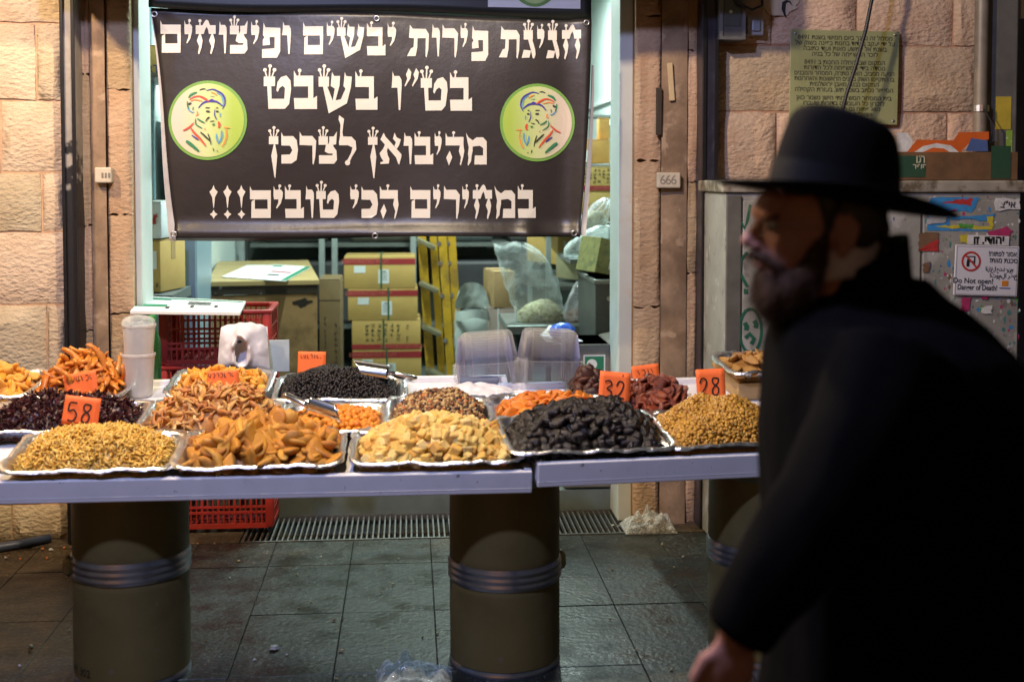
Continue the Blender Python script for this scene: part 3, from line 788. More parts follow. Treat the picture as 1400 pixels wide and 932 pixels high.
# strokes in a 932 x 932 zoom of the left emblem: (colour, width, points)
STROKES = [
 ('b', 20, [(430, 148), (500, 135), (560, 160), (600, 185), (628, 230), (632, 290), (605, 345)]), ('c', 13, [(540, 175), (590, 200), (612, 260), (608, 320)]),
 ('b', 22, [(345, 335), (390, 285), (450, 262), (530, 265), (570, 285), (610, 318)]), ('b', 26, [(455, 268), (490, 250), (520, 268)]),
 ('g', 26, [(240, 225), (270, 190), (330, 165)]), ('k', 12, [(355, 143), (390, 130), (425, 132)]),
 ('r', 16, [(250, 245), (300, 215), (370, 210), (440, 240)]), ('o', 12, [(260, 260), (310, 245), (390, 262)]), ('r', 18, [(360, 212), (420, 240), (460, 262)]),
 ('o', 14, [(480, 165), (520, 180), (545, 200)]), ('l', 10, [(470, 205), (520, 210)]), ('k', 22, [(235, 295), (270, 280)]), ('c', 13, [(228, 310), (240, 350), (280, 380), (300, 375)]),
 ('g', 16, [(225, 260), (230, 310), (245, 345)]), ('g', 12, [(290, 320), (285, 355)]), ('o', 16, [(330, 370), (340, 400), (318, 415)]),
 ('k', 10, [(420, 330), (470, 332)]), ('k', 20, [(428, 368), (470, 372)]), ('k', 18, [(535, 370), (565, 372)]), ('k', 9, [(535, 335), (560, 330)]),
 ('b', 11, [(525, 345), (520, 400), (535, 440), (545, 460)]), ('c', 12, [(580, 385), (582, 430)]), ('k', 15, [(425, 478), (445, 445), (470, 432)]),
 ('g', 14, [(320, 445), (315, 480), (330, 515), (390, 550)]), ('g', 16, [(335, 445), (370, 470), (415, 492)]), ('k', 8, [(470, 478), (520, 470)]), ('g', 13, [(495, 510), (520, 505), (505, 525)]),
 ('r', 26, [(562, 480), (575, 515), (562, 545)]), ('r', 18, [(180, 575), (240, 545), (300, 490)]), ('r', 24, [(265, 545), (310, 605), (370, 665), (430, 740)]),
 ('b', 14, [(275, 622), (350, 675)]), ('g', 34, [(215, 685), (260, 715), (355, 795)]), ('k', 18, [(370, 590), (420, 635), (480, 690)]), ('k', 12, [(450, 605), (470, 660), (485, 725)]),
 ('c', 18, [(540, 610), (550, 670), (572, 715)]), ('c', 20, [(597, 575), (598, 640), (575, 700)]), ('o', 16, [(640, 540), (650, 620), (630, 700), (600, 745)]), ('o', 9, [(620, 540), (690, 545)]),
 ('k', 9, [(505, 760), (515, 795)]), ('k', 8, [(545, 790), (560, 795)]), ('r', 8, [(410, 560), (430, 560)]),
]
def emblem(cx, cy, rx, ry, flip):
    ring = MB(); n = 48
    RG = (.90, 1.0)
    ring.add([bw(cx + rx * q * math.cos(2 * math.pi * i / n), cy + ry * q * math.sin(2 * math.pi * i / n), .0040) for q in RG for i in range(n)], [(i, (i + 1) % n, n + (i + 1) % n, n + i) for i in range(n)])
    e = ring.build('emblem', M_ring, banner)
    d = MB(); rr = .925
    fn = lambda r_, a: bw(cx + rx * rr * r_ * math.cos(a), cy + ry * rr * r_ * math.sin(a), .0062)
    RR = (.15, .3, .45, .6, .75, .88, 1.0)
    d.add([bw(cx, cy, .0062)] + [fn(r_, 2 * math.pi * i / n) for r_ in RR for i in range(n)], [(0, 1 + (i + 1) % n, 1 + i) for i in range(n)] + [(1 + q * n + i, 1 + q * n + (i + 1) % n, 1 + (q + 1) * n + (i + 1) % n, 1 + (q + 1) * n + i) for q in range(6) for i in range(n)])
    d.build('disc', logo_disc_mat('emblem_disc_flip' if flip else 'emblem_disc', flip), e)
    by = {}
    for si, (c, w, pts) in enumerate(STROKES):
        mb = by.setdefault(c, MB())
        k = 2 * rx / 850.0
        P = []
        for (a, b) in pts:
            xx = (a - 445) * k; yy = (b - 465) * (2 * ry / 850.0)
            P.append((cx + (-xx if flip else xx), cy + yy))
        # resample smooth
        Q = []
        for i in range(len(P) - 1):
            p0 = P[max(0, i - 1)]; p1 = P[i]; p2 = P[i + 1]; p3 = P[min(len(P) - 1, i + 2)]
            for q in range(5):
                t = q / 5
                Q.append(tuple(.5 * (2 * p1[j] + (p2[j] - p0[j]) * t + (2 * p0[j] - 5 * p1[j] + 4 * p2[j] - p3[j]) * t * t + (3 * p1[j] - p0[j] - 3 * p2[j] + p3[j]) * t ** 3) for j in (0, 1)))
        Q.append(P[-1]); nq = len(Q)
        vs = []
        for i, q in enumerate(Q):
            a = Q[max(0, i - 1)]; b = Q[min(nq - 1, i + 1)]
            dx, dy = b[0] - a[0], b[1] - a[1]; l = math.hypot(dx, dy) or 1
            ww = w * k * .5 * (.25 + .75 * math.sin(math.pi * min(1, max(0, (i + .6) / nq))) ** .7)
            for s_ in (-1, 1): vs.append(bw(q[0] - dy / l * ww * s_, q[1] + dx / l * ww * s_, .0085 + si * .00008))
        fs = [(2 * i, 2 * i + 1, 2 * i + 3, 2 * i + 2) if not flip else (2 * i + 1, 2 * i, 2 * i + 2, 2 * i + 3) for i in range(nq - 1)]
        mb.add(vs, fs)
    for c, mb in by.items():
        tag(mb.build('drawn_strokes', pm('ink_' + c, INK[c], .45, var=0), e), kind='stuff')
    return e
emblem(283.5, 164.5, 54.5, 54.5, False)
emblem(734, 168, 51, 53, True)
# ================================================================== SHOP INTERIOR
RX0, RX1, RY0, RY1, FZ = -1.36, 1.46, YF + .2, 10.4, .10
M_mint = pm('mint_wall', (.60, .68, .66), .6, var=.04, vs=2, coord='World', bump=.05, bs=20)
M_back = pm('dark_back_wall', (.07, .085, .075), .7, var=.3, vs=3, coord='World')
M_shopfloor = pm('grey_green_floor', (.12, .15, .14), .45, var=.2, vs=9, coord='World', c3=(.3, .28, .2), c3s=70, c3t=(.7, .74))
m = MB(); m.b2((RX0 - .05, GY1 + .003, -.149), (RX1 + .05, RY1 + .1, FZ)); tag(m.build('shop_floor', M_shopfloor), kind='structure')
m = MB(); m.b2((RX0 - .15, RY0 + .02, 0), (RX0, RY1, 3.1)); tag(m.build('wall_left', M_mint), kind='structure')
m = MB(); m.b2((RX1, RY0 + .02, 0), (RX1 + .15, RY1, 3.1)); tag(m.build('wall_right', M_mint), kind='structure')
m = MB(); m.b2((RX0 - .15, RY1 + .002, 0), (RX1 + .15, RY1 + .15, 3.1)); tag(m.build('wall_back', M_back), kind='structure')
m = MB(); m.b2((RX0 - .15, RY0, 3.102), (RX1 + .15, RY1 + .15, 3.2)); tag(m.build('ceiling', pm('shop_ceiling', (.6, .63, .62), .7)), kind='structure')
# front returns between jamb and room walls
m = MB(); m.b2((fx(872), YF + .26, 0), (RX1 + .1, YF + .44, 3.1)); tag(m.build('wall_front', M_mint), kind='structure')
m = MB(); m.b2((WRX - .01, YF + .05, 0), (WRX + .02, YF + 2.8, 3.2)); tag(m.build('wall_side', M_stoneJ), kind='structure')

# fluorescent fittings on the ceiling
M_tube = pm('lit_tube', (.9, .95, .92), .4, var=0, emit=(.80, 1.0, .92, 9.0))
for i, (x, yy, lab) in enumerate(((-.35, 6.75, 'lit fluorescent tube fitting on the shop ceiling nearer the left wall'), (.85, 8.3, 'lit fluorescent tube fitting on the shop ceiling nearer the right wall'))):
    e = empty('tube_light', (x, yy, 3.10), label=lab, cat='tube light')
    m = MB(); m.rbox((0, 0, -.03), (.16, 1.25, .055), .01); m.build('casing', pm('fitting_white', (.7, .72, .72), .4), e)
    m = MB(); m.cyl((0, -.58, -.085), (0, .58, -.085), .018, 14); m.build('tube', M_tube, e, smooth=True)
    ld = bpy.data.lights.new('tube_lamp', 'AREA'); ld.shape = 'RECTANGLE'; ld.size = .06; ld.size_y = 1.15; ld.energy = TUBE_POWER; ld.color = (.80, 1.0, .93)
    lo = bpy.data.objects.new('tube_lamp', ld); link(lo, e); lo.location = (0, 0, -.12)

# ---- cartons
M_redband = pm('red_print', (.30, .022, .025), .6, var=.06)
M_redtext = pm('pale_red_print', (.50, .13, .09), .6, var=0)
M_tape = pm('packing_tape', (.40, .27, .12), .25, var=.05)
M_label = pm('white_label', (.66, .70, .70), .6, var=.04)
M_strap = pm('green_strap', (.012, .10, .05), .4, var=.1)
M_char = pm('black_print', (.035, .030, .022), .6, var=0)
def carton(name, label, px0, px1, py0, py1, Y, depth, mat=None, rz=0.0, cat='carton', group=None, closed=True):
    a = W(px0, py0, Y); b = W(px1, py1, Y)
    w = (b.x - a.x) / (math.cos(rz) + (depth / (b.x - a.x)) * abs(math.sin(rz)) if rz else 1.0); h = a.z - b.z
    e = empty(name, ((a.x + b.x) / 2, Y + depth / 2, b.z), (0, 0, rz), label, cat, group)
    mat = mat or M_card
    m = MB(); m.rbox((0, 0, h / 2 - .002), (w, depth, h - .004), .006, seg=2)
    # a slight bulge so faces are not perfectly flat
    m.build('body', mat, e, auto=35)
    if closed:
        for s in (-1, 1):
            m = MB(); m.rbox((0, s * (depth / 4 + .001), h), (w - .006, depth / 2 - .006, .005), .002, rot=Euler((rng.uniform(-.012, .012), 0, 0)).to_matrix()); m.build('flap', mat, e)
        m = MB(); m.box((0, 0, h + .0055), (w * .99, .05, .001)); m.box((w / 2 + .0012, 0, h - .05), (.001, .05, .1)); m.build('tape', M_tape, e)
    e['_w'] = w; e['_d'] = depth; e['_h'] = h
    return e
def front(e, u0, u1, v0, v1, mat, name, lift=.0025, side=None):
    """thin sheet on the carton's front face, u and v in 0..1 from its lower left"""
    w, d, h = e['_w'], e['_d'], e['_h']
    m = MB()
    m.b2((-w / 2 + u0 * w, -d / 2 - lift, v0 * h), (-w / 2 + u1 * w, -d / 2 - lift + .0022, v1 * h))
    return m.build(name, mat, e)
def print_marks(e, u0, u1, v0, v1, nc, nr, mat, seed=1):
    """rows of blocky printed characters, made of short strokes"""
    r = random.Random(seed); w, d, h = e['_w'], e['_d'], e['_h']
    m = MB()
    for c in range(nc):
        for q in range(nr):
            if r.random() < .12: continue
            cx = -w / 2 + (u0 + (u1 - u0) * (c + .5) / nc) * w; cz = (v0 + (v1 - v0) * (q + .5) / nr) * h
            sw = (u1 - u0) * w / nc * .62; sh = (v1 - v0) * h / nr * .7
            for _ in range(5):
                if r.random() < .55: m.box((cx + r.uniform(-.2, .2) * sw, -d / 2 - .002 - r.random() * .0004, cz + r.uniform(-.5, .5) * sh), (sw * r.uniform(.4, 1), .0006, sh * .13))
                else: m.box((cx + r.uniform(-.45, .45) * sw, -d / 2 - .0026 - r.random() * .0004, cz + r.uniform(-.2, .2) * sh), (sw * .13, .0006, sh * r.uniform(.4, 1)))
    return tag(m.build('printed_characters', mat, e), kind='stuff')
def strap(e, u, mat=None, t=.012):
    w, d, h = e['_w'], e['_d'], e['_h']; x = -w / 2 + u * w
    m = MB(); m.box((x, -d / 2 - .004, h / 2), (t, .003, h)); m.box((x, 0, h + .0085), (t, d + .01, .003)); m.build('strap', mat or M_strap, e)
YC = 8.75
specs = [(470, 568, 345.5, 394, 'topmost carton with a red band and two white labels in the stack of cartons'),
         (475.5, 571, 395.0, 437, 'second carton from the top, red band and white labels, in the carton stack'),
         (481, 575, 438, 477.5, 'third carton from the top, printed with black characters over a red band'),
         (481.5, 576, 478.5, 523.5, 'bottom carton of the stack, red band, standing on the shop floor')]
for i, (a, b, c, d, lab) in enumerate(specs):
    e = carton('carton', lab, a, b, c + (6 if i == 0 else 0), d, YC, .40, M_cardy, group='stacked cartons')
    if i == 2:
        front(e, 0, 1, .03, .19, M_redband, 'red_band')
        print_marks(e, .17, .72, .26, .90, 6, 4, M_char, 3); print_marks(e, .78, .84, .26, .86, 1, 6, M_char, 9)
        t = text_mesh('lettering', 'DEHYDRATED FRUIT', .034, M_redtext, e); t.location = (e['_w'] * .24, -.2035, e['_h'] * .11)
    else:
        front(e, 0, 1, .76, .95, M_redband, 'red_band')
        t = text_mesh('lettering', 'DEHYDRATED FRUIT', .036, M_redtext, e); t.location = (-e['_w'] * .20, -.2035, e['_h'] * .855)
        front(e, .14, .30, .50, .72, M_label, 'label', .003)
        l = front(e, .48, .63, .16, .60, M_label, 'label', .003)
        m = MB(); w, h = e['_w'], e['_h']
        for k in range(6): m.box((-w / 2 + w * .555, -.2038, h * (.54 - k * .055)), (w * (.10 if k else .06), .0006, h * (.03 if k == 0 else .012)))
        tag(m.build('printed_lines', M_char, e), kind='stuff')
    strap(e, (.52, .58, .46, .50)[i])

# big wooden counter
ca, cb = W(287, 384, 7.25), W(434, 384, 7.25)
YD0, YD1 = 7.25, 8.95
e = empty('wooden_counter', ((ca.x + cb.x) / 2 - math.sin(R(6.8)) * .85, YD0 + math.cos(R(6.8)) * .85, FZ), (0, 0, R(6.8)), label='long brown wooden counter with a scuffed front and dark edge, inside the shop', cat='counter')
cw = cb.x - ca.x; ch = ca.z - FZ; cd = YD1 - YD0
M_wood = pm('scuffed_wood', (.36, .21, .085), .6, var=.2, vs=8, c2=(.16, .09, .035), c2s=4, c3=(.5, .47, .4), c3s=9, c3t=(.72, .75), stretch=(1, 1, .12), bump=.1, bs=30)
M_ply = pm('plywood_top', (.42, .30, .13), .5, var=.12, vs=5)
m = MB(); m.rbox((0, 0, ch - .015), (cw + .02, cd + .02, .03), .004); m.build('top', M_ply, e)
m = MB(); m.box((0, -cd / 2 + .012, ch - .055), (cw, .022, .05)); m.build('edge_strip', pm('dark_edge', (.04, .032, .022), .5, c3=(.3, .3, .28), c3s=14, c3t=(.68, .72)), e)
m = MB(); m.box((0, -cd / 2 + .02, (ch - .085) / 2), (cw - .004, .022, ch - .085)); m.build('front_panel', M_wood, e)
for s in (-1, 1):
    m = MB(); m.box((s * (cw / 2 - .012), .01, (ch - .035) / 2), (.022, cd - .03, ch - .035)); m.build('side_panel', M_wood, e)
m = MB(); dm_ = [(cw * .36 + .055 * math.cos(a) * rng.uniform(.5, 1.3), -cd / 2 + .0075, ch - .135 + .028 * math.sin(a) * rng.uniform(.4, 1.4)) for a in [i * .45 for i in range(14)]]; m.add(dm_, [tuple(range(14))]); m.build('damage', pm('torn_dark', (.03, .02, .012), .9, var=.4), e)
# posters on the counter
def poster(name, label, corners, z, mats, thick=.004, rot=None):
    e = empty(name, (0, 0, 0), label=label, cat='poster')
    P = [G(px, py, z) for px, py in corners]
    m = MB(); top = [p + Vector((0, 0, thick)) for p in P]
    m.add(P + top, [(3, 2, 1, 0), (4, 5, 6, 7), (0, 1, 5, 4), (1, 2, 6, 5), (2, 3, 7, 6), (3, 0, 4, 7)])
    m.build('sheet', M_paper, e)
    def q(u, v, l=.0055):
        a = P[0].lerp(P[1], u); b = P[3].lerp(P[2], u)
        return a.lerp(b, v) + Vector((0, 0, l))
    return e, q
M_green = pm('green_print', (.02, .20, .10), .6, var=.05)
def strip(e, q, u0, u1, v0, v1, mat, name='printed_block', l=.0055):
    m = MB(); m.add([q(u0, v0, l), q(u1, v0, l), q(u1, v1, l), q(u0, v1, l)], [(0, 1, 2, 3)]); return m.build(name, mat, e)
ZC = FZ + ch
e, q = poster('price_poster', 'white and green printed posters lying on the wooden counter', [(340, 381.5), (390, 385), (426, 365.5), (374, 362)], ZC + .003, None)
strip(e, q, .86, 1, .02, .98, M_green); strip(e, q, .25, .80, .45, .55, pm('pink_print', (.45, .15, .2), .6)); strip(e, q, .30, .62, .25, .33, M_char); strip(e, q, .05, .3, .84, .94, M_green)
e, q = poster('price_poster', 'plain pale sheet lying left of the printed posters on the counter', [(303, 379), (338, 381.5), (372, 363), (338, 363)], ZC + .003, None)

# tall flat carton beside the counter
e = carton('tall_carton', 'tall dark brown carton standing beside the wooden counter', 436, 466, 382, 512, 7.9, .35, pm('dark_card', (.16, .105, .045), .8, var=.1), rz=0)
front(e, .0, 1, .78, .785, M_char, 'crease'); print_marks(e, .2, .35, .08, .62, 1, 9, M_char, 21); print_marks(e, .68, .88, .08, .55, 1, 7, M_char, 22)

# yellow stepladder, folded
M_lad = pm('yellow_fibreglass', (.50, .30, .02), .45, var=.15, vs=14, c2=(.28, .17, .03), c2s=8)
la = W(598, 505, 8.35)
e = empty('stepladder', (la.x + .03, 8.35, FZ), label='yellow folded stepladder with riveted rails leaning inside the shop', cat='ladder')
hh = W(598, 300, 8.35).z - FZ
lean = .06
for k, (px0, px1, yo) in enumerate(((588.5, 600, 0), (601, 612.5, .03))):
    a = W(px0 + 11, 505, 8.35); b = W(px1 + 11, 505, 8.35); wl = b.x - a.x
    m = MB(); m.rbox(((a.x + b.x) / 2 - la.x - .0, yo, hh / 2), (wl, .03, hh), .004, rot=Euler((0, -lean, 0)).to_matrix()); rail = m.build('rail', M_lad, e)
    for py in (333, 360, 404, 465):
        c = W((px0 + px1) / 2 + 11 - (505 - py) * .066, py, 8.35)
        m = MB(); m.cyl((c.x - la.x, yo - .016, c.z - FZ), (c.x - la.x, yo - .022, c.z - FZ), .016, 14); m.build('rivet', M_metal, rail)
m = MB(); m.rbox((-.10, .22, hh * .47), (.06, .03, hh * .94), .004, rot=Euler((0, -lean, 0)).to_matrix()); m.build('rear_rail', M_lad, e)
m = MB(); m.rbox((-.02, .23, hh * .47), (.05, .03, hh * .94), .004, rot=Euler((0, -lean, 0)).to_matrix()); m.build('rear_rail', M_lad, e)
for k in range(5):
    zc = .18 + k * .30
    m = MB(); m.rbox((-.075 - (zc - .6) * lean, .10, zc), (.14, .16, .03), .005, rot=Euler((0, R(26), 0)).to_matrix()); m.build('step', pm('ladder_step', (.22, .20, .12), .5, .4), e)

# back shelving: posts, boards and dim goods
e = empty('storage_rack', (0, 10.0, FZ), label='grey metal storage rack along the dark back wall of the shop', cat='rack')
for px in (279, 330.5, 440, 457.5, 565):
    x = W(px, 340, 9.7).x
    m = MB(); m.rbox((x, -.3, 1.4), (.045 if px != 279 else .07, .04, 2.8), .004); m.build('upright', pm('rack_grey', (.34, .38, .37), .45, .3, var=.1), e)
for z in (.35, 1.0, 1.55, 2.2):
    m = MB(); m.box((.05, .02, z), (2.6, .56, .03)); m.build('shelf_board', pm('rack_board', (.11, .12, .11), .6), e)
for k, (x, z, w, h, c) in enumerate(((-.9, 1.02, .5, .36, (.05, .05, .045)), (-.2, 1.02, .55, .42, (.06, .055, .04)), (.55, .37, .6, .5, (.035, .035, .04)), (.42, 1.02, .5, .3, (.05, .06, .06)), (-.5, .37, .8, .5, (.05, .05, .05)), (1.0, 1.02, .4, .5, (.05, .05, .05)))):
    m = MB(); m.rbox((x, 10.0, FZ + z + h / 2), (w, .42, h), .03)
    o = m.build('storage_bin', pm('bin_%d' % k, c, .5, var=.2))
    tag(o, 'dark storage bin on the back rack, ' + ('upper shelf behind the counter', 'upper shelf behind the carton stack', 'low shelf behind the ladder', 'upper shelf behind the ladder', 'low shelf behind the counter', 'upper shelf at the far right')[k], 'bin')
# grey fridge-like cupboard and things on the left wall
e = empty('metal_cupboard', (W(255, 400, 6.75).x - .02, 7.0, FZ), label='tall blue grey metal cupboard against the left wall of the shop', cat='cupboard')
cw_ = W(272, 400, 6.75).x - W(232, 400, 6.75).x
M_cup = pm('blue_grey_enamel', (.22, .31, .36), .4, var=.05)
m = MB(); m.rbox((0, 0, .95), (cw_, .5, 1.9), .008); m.build('cabinet_body', M_cup, e)
m = MB(); m.rbox((0, -.258, .95), (cw_ - .01, .014, 1.85), .004); d_ = m.build('door', M_cup, e)
m = MB(); m.tube([(-.04, -.268, 1.15), (-.02, -.30, 1.15), (.02, -.30, 1.17)], .006, 8); m.build('handle', pm('green_handle', (.05, .3, .2), .4), d_)
m = MB(); m.b2((RX0 + .002, 6.2, fz(413, 6.35, 200)), (W(238, 400, 6.35).x + .02, 6.72, fz(400, 6.35, 200))); sh1 = m.build('wall_shelf', pm('shelf_grey', (.13, .15, .15), .5)); tag(sh1, 'grey wall shelf under the yellow carton at the left wall', 'shelf')
e = carton('carton', 'yellow carton with a small white label on the left wall shelf, under a white box', 196, 237, 329, 399.5, 6.3, .30, M_cardy, rz=R(-14))
front(e, .62, .80, .45, .8, M_label, 'label', .003); print_marks(e, .08, .9, .06, .2, 4, 1, M_char, 31)
e = carton('white_box', 'white carton with a red scribble standing on the yellow carton at the left wall', 186, 232, 276, 326, 6.3, .30, pm('white_card', (.62, .68, .67), .6), rz=R(-8))
m = MB(); r_ = random.Random(5)
for k in range(5):
    pts = [(e['_w'] * (.12 + .05 * k + r_.uniform(-.02, .02)), -e['_d'] / 2 - .004, e['_h'] * r_.uniform(.35, .68)) for _ in range(4)]
    m.tube(pts, .003, 5)
m.build('scribble', pm('red_marker', (.45, .06, .06), .5), e)
ob = W(196, 75, 6.5)
m = MB(); m.b2((RX0 + .002, 6.2, fz(112, 6.5, 200)), (-.9, 6.75, fz(106, 6.5, 200))); tag(m.build('wall_shelf', MATS['shelf_grey']), 'high grey wall shelf partly hidden behind the banner, upper left', 'shelf')
e = carton('carton', 'yellow carton with dark blue letters on the high shelf, behind the banner', 188, 250, 62, 105, 6.4, .3, M_cardy, rz=0)
t = text_mesh('lettering', 'NORTH', .062, pm('navy_ink', (.03, .04, .12), .5), e, bold=.001); t.location = (-e['_w'] * .28, -.153, .035)
# posters' vertical conduit on left wall
m = MB(); m.cyl((RX0 + .02, 6.55, .1), (RX0 + .02, 6.55, 3.0), .012, 10); tag(m.build('conduit', pm('blue_conduit', (.25, .45, .52), .5), None, smooth=True), 'thin pale blue conduit running up the left shop wall', 'conduit')

# ---- right-hand goods
M_film = film('clear_film', haze=.10, hazevar=.30, crinkle=9)
M_film2 = film('milky_film', (.90, .95, .95), haze=.12, hazevar=.26, crinkle=8, rough=.15, edge=.4)
def loft(rows, Y, dr=.6, seg=28, crumple=.01, seed=0., open_top=False, yoff=None, fr=3.0):
    """rows: (py, centre px, half width px) from bottom to top -> closed skin with rounded-rectangle rings"""
    m = MB(); vs = []; n = len(rows)
    for i, (py, cx, hwp) in enumerate(rows):
        c = W(cx, py, Y); hwm = W(cx + hwp, py, Y).x - c.x
        yo = yoff[i] if yoff else 0
        for k in range(seg):
            a = 2 * math.pi * k / seg
            ca_, sa_ = math.cos(a), math.sin(a)
            p = Vector((c.x + hwm * math.copysign(abs(ca_) ** .75, ca_), Y + yo + hwm * dr * math.copysign(abs(sa_) ** .75, sa_), c.z))
            nv = mnoise.noise_vector(Vector((ca_ * fr + seed, sa_ * fr, c.z * 14 + seed)))
            vs.append(p + nv * crumple)
    fs = []
    for i in range(n - 1):
        for k in range(seg):
            k2 = (k + 1) % seg
            fs.append((i * seg + k, i * seg + k2, (i + 1) * seg + k2, (i + 1) * seg + k))
    fs.append(tuple(range(seg - 1, -1, -1)))
    if not open_top: fs.append(tuple(range((n - 1) * seg, n * seg)))
    return m.add(vs, fs)
def interp(rows, n):
    out = []
    for i in range(len(rows) - 1):
        for k in range(n):
            t = k / n
            out.append(tuple(rows[i][j] + (rows[i + 1][j] - rows[i][j]) * t for j in range(3)))
    return out + [rows[-1]]
# steel work table with the bags
YT = 7.0
ta, tb_ = W(716, 442, YT), W(818, 442, YT)
e = empty('steel_table', ((ta.x + tb_.x) / 2, YT + .3, FZ), label='steel work table carrying the clear bags, right side of the shop', cat='table')
th = W(760, 444, YT).z - FZ; tw = tb_.x - ta.x + .12
M_st = pm('brushed_steel', (.28, .30, .29), .38, .8, var=.15, stretch=(1, 8, 1), bump=.05, bs=40)
m = MB(); m.rbox((-.04, 0, th - .025), (tw, .66, .05), .006); m.build('top', M_st, e)
for sx in (-1, 1):
    for sy in (-1, 1):
        m = MB(); m.cyl((sx * (tw / 2 - .05) - .04, sy * .28, 0), (sx * (tw / 2 - .05) - .04, sy * .28, th - .05), .018, 12); m.build('leg', M_st, e, smooth=True)
m = MB(); m.box((-.04, 0, .25), (tw - .1, .6, .02)); m.build('lower_shelf', M_st, e)
zt = W(760, 444, YT).z
def grain(name, c, c2, s=70):
    return pm(name, c, .8, var=.35, vs=s, bump=.9, bs=s, bd=.012, c2=c2, c2s=s * .6, c2t=(.5, .6))
b1 = empty('clear_bag', (0, 0, 0), label='tall clear plastic bag half filled with pale oats on the steel table', cat='plastic bag')
rows = interp([(444, 739, 31), (436, 739, 34), (420, 736, 35), (400, 730, 35), (380, 725, 36), (360, 716, 35), (345, 708, 32), (338, 702, 27), (333, 696, 21)], 3)
o = loft(rows, YT + .16, .45, 30, .018, 2.0, True).build('bag_skin', M_film2, b1, smooth=True)
m = MB(); m.grid(lambda u, v: W(676 + 36 * u, 333 + 15 * v + 3 * math.sin(u * 6), YT + .12) + Vector((0, -.03 * math.sin(v * 3) + .015 * mnoise.noise(Vector((u * 5, v * 5, 3))), 0)), 10, 6); m.build('folded_neck', M_film2, b1, smooth=True)
rows = interp([(443.5, 739, 29), (436, 739, 32), (426, 738, 31), (418, 740, 23), (412, 743, 12), (409, 744, 5)], 3)
o = loft(rows, YT + .16, .42, 30, .005, 5.0).build('oats', grain('oats', (.70, .62, .40), (.36, .28, .13), 60), b1, smooth=True); tag(o, kind='stuff')
b2_ = empty('clear_bag', (0, 0, 0), label='clear plastic bag of brown nuts on the steel table, right of the tall oat bag', cat='plastic bag')
rows = interp([(444, 794, 23), (436, 794, 26), (420, 796, 25), (403, 800, 21), (392, 800, 16), (385, 802, 12)], 3)
loft(rows, YT + .14, .5, 28, .014, 9.0, True).build('bag_skin', M_film, b2_, smooth=True)
rows = interp([(443.5, 794, 22), (436, 794, 24), (428, 794, 22), (423, 794, 12)], 3)
o = loft(rows, YT + .14, .45, 26, .006, 4.0).build('nuts', grain('bag_nuts', (.25, .12, .05), (.12, .055, .025), 60), b2_, smooth=True); tag(o, kind='stuff')
# white woven sack
sk = empty('open_sack', (0, 0, 0), label='white woven sack with its mouth folded open on the floor by the ladder', cat='sack')
M_sack = pm('woven_sack', (.46, .52, .50), .75, var=.15, vs=6, bump=.3, bs=120)
rows = interp([(545, 648, 24), (520, 648, 26), (480, 648, 26), (455, 647, 25), (435, 646, 23), (424, 646, 20)], 3)
loft(rows, 8.0, .75, 26, .022, 1.0, True).build('bag_skin', M_sack, sk, smooth=True)
m = MB(); m.grid(lambda u, v: W(646 + (24 - 6 * v * v) * math.cos(math.pi * u) * -1, 424 - 36 * v * math.sin(math.pi * (.15 + .7 * u)) ** .5, 8.0) + Vector((0, .16 * math.sin(math.pi * u) * (1 - .3 * v) + .02 * mnoise.noise(Vector((u * 6, v * 4, 0))), 0)), 22, 8)
m.build('mouth_flap', M_sack, sk, smooth=True)
m = MB(); m.grid(lambda u, v: W(646 + (23 + 1.5 * v) * math.cos(math.pi * u) * -1, 421 + 12 * v + 3 * math.sin(u * 9), 8.0) + Vector((0, -.19 * math.sin(math.pi * u) - .01, 0)), 22, 4)
m.build('folded_rim', M_sack, sk, smooth=True)
e = carton('carton', 'plain brown carton standing behind the tall oat bag', 666, 704, 372, 420.5, 7.9, .35, M_card, rz=R(8))
e = carton('carton', 'white edged carton under the plain brown carton by the sack', 668, 708, 421.5, 525, 7.9, .36, pm('reddish_card', (.33, .26, .22), .7, c2=(.35, .12, .08), c2s=5, c2t=(.58, .66)))
front(e, .30, .36, 0, 1, M_label, 'white_edge')
e = carton('carton', 'orange yellow carton with a white stripe just under the banner, right', 735, 776, 322, 362, 7.7, .4, M_cardy, rz=R(24)); front(e, .42, .54, .35, .8, M_label, 'label', .003)
e = carton('carton', 'olive grey carton with its corner forward, below the crumpled film', 773, 812, 348, 384, 7.4, .30, pm('olive_card', (.27, .25, .14), .75), rz=R(28))
# rack that holds them along the right wall
e = empty('wall_rack', (0, 0, 0), label='steel shelf rack along the right shop wall holding cartons', cat='rack')
for z in (fz(386, 7.5, 780) - .03, fz(301, 7.9, 820) - .02):
    m = MB(); m.b2((.80, 7.3, z), (RX1 - .01, 8.6, z + .025)); m.build('shelf_board', MATS['rack_board'], e)
for (x, yy) in ((.84, 7.36), (.84, 8.5), (RX1 - .05, 7.36), (RX1 - .05, 8.5)):
    m = MB(); m.box((x, yy, FZ + .95), (.03, .03, 1.9)); m.build('upright', MATS['rack_grey'], e)
e = carton('carton', 'big yellow carton on the right wall rack, printed with rows of dark characters', 790, 852, 229, 261, 7.75, .45, M_cardy)
print_marks(e, .12, .72, .3, .95, 6, 4, M_char, 41); front(e, 0, 1, .02, .22, M_redband, 'red_band')
t = text_mesh('lettering', 'DEHYDRATED FRUIT', .022, M_redtext, e); t.location = (e['_w'] * .2, -.2285, e['_h'] * .12)
e = carton('carton', 'big yellow carton below the character printed one on the right wall rack', 790, 852, 262, 300.5, 7.75, .45, M_cardy); print_marks(e, .1, .4, .3, .6, 6, 2, M_redtext, 42)
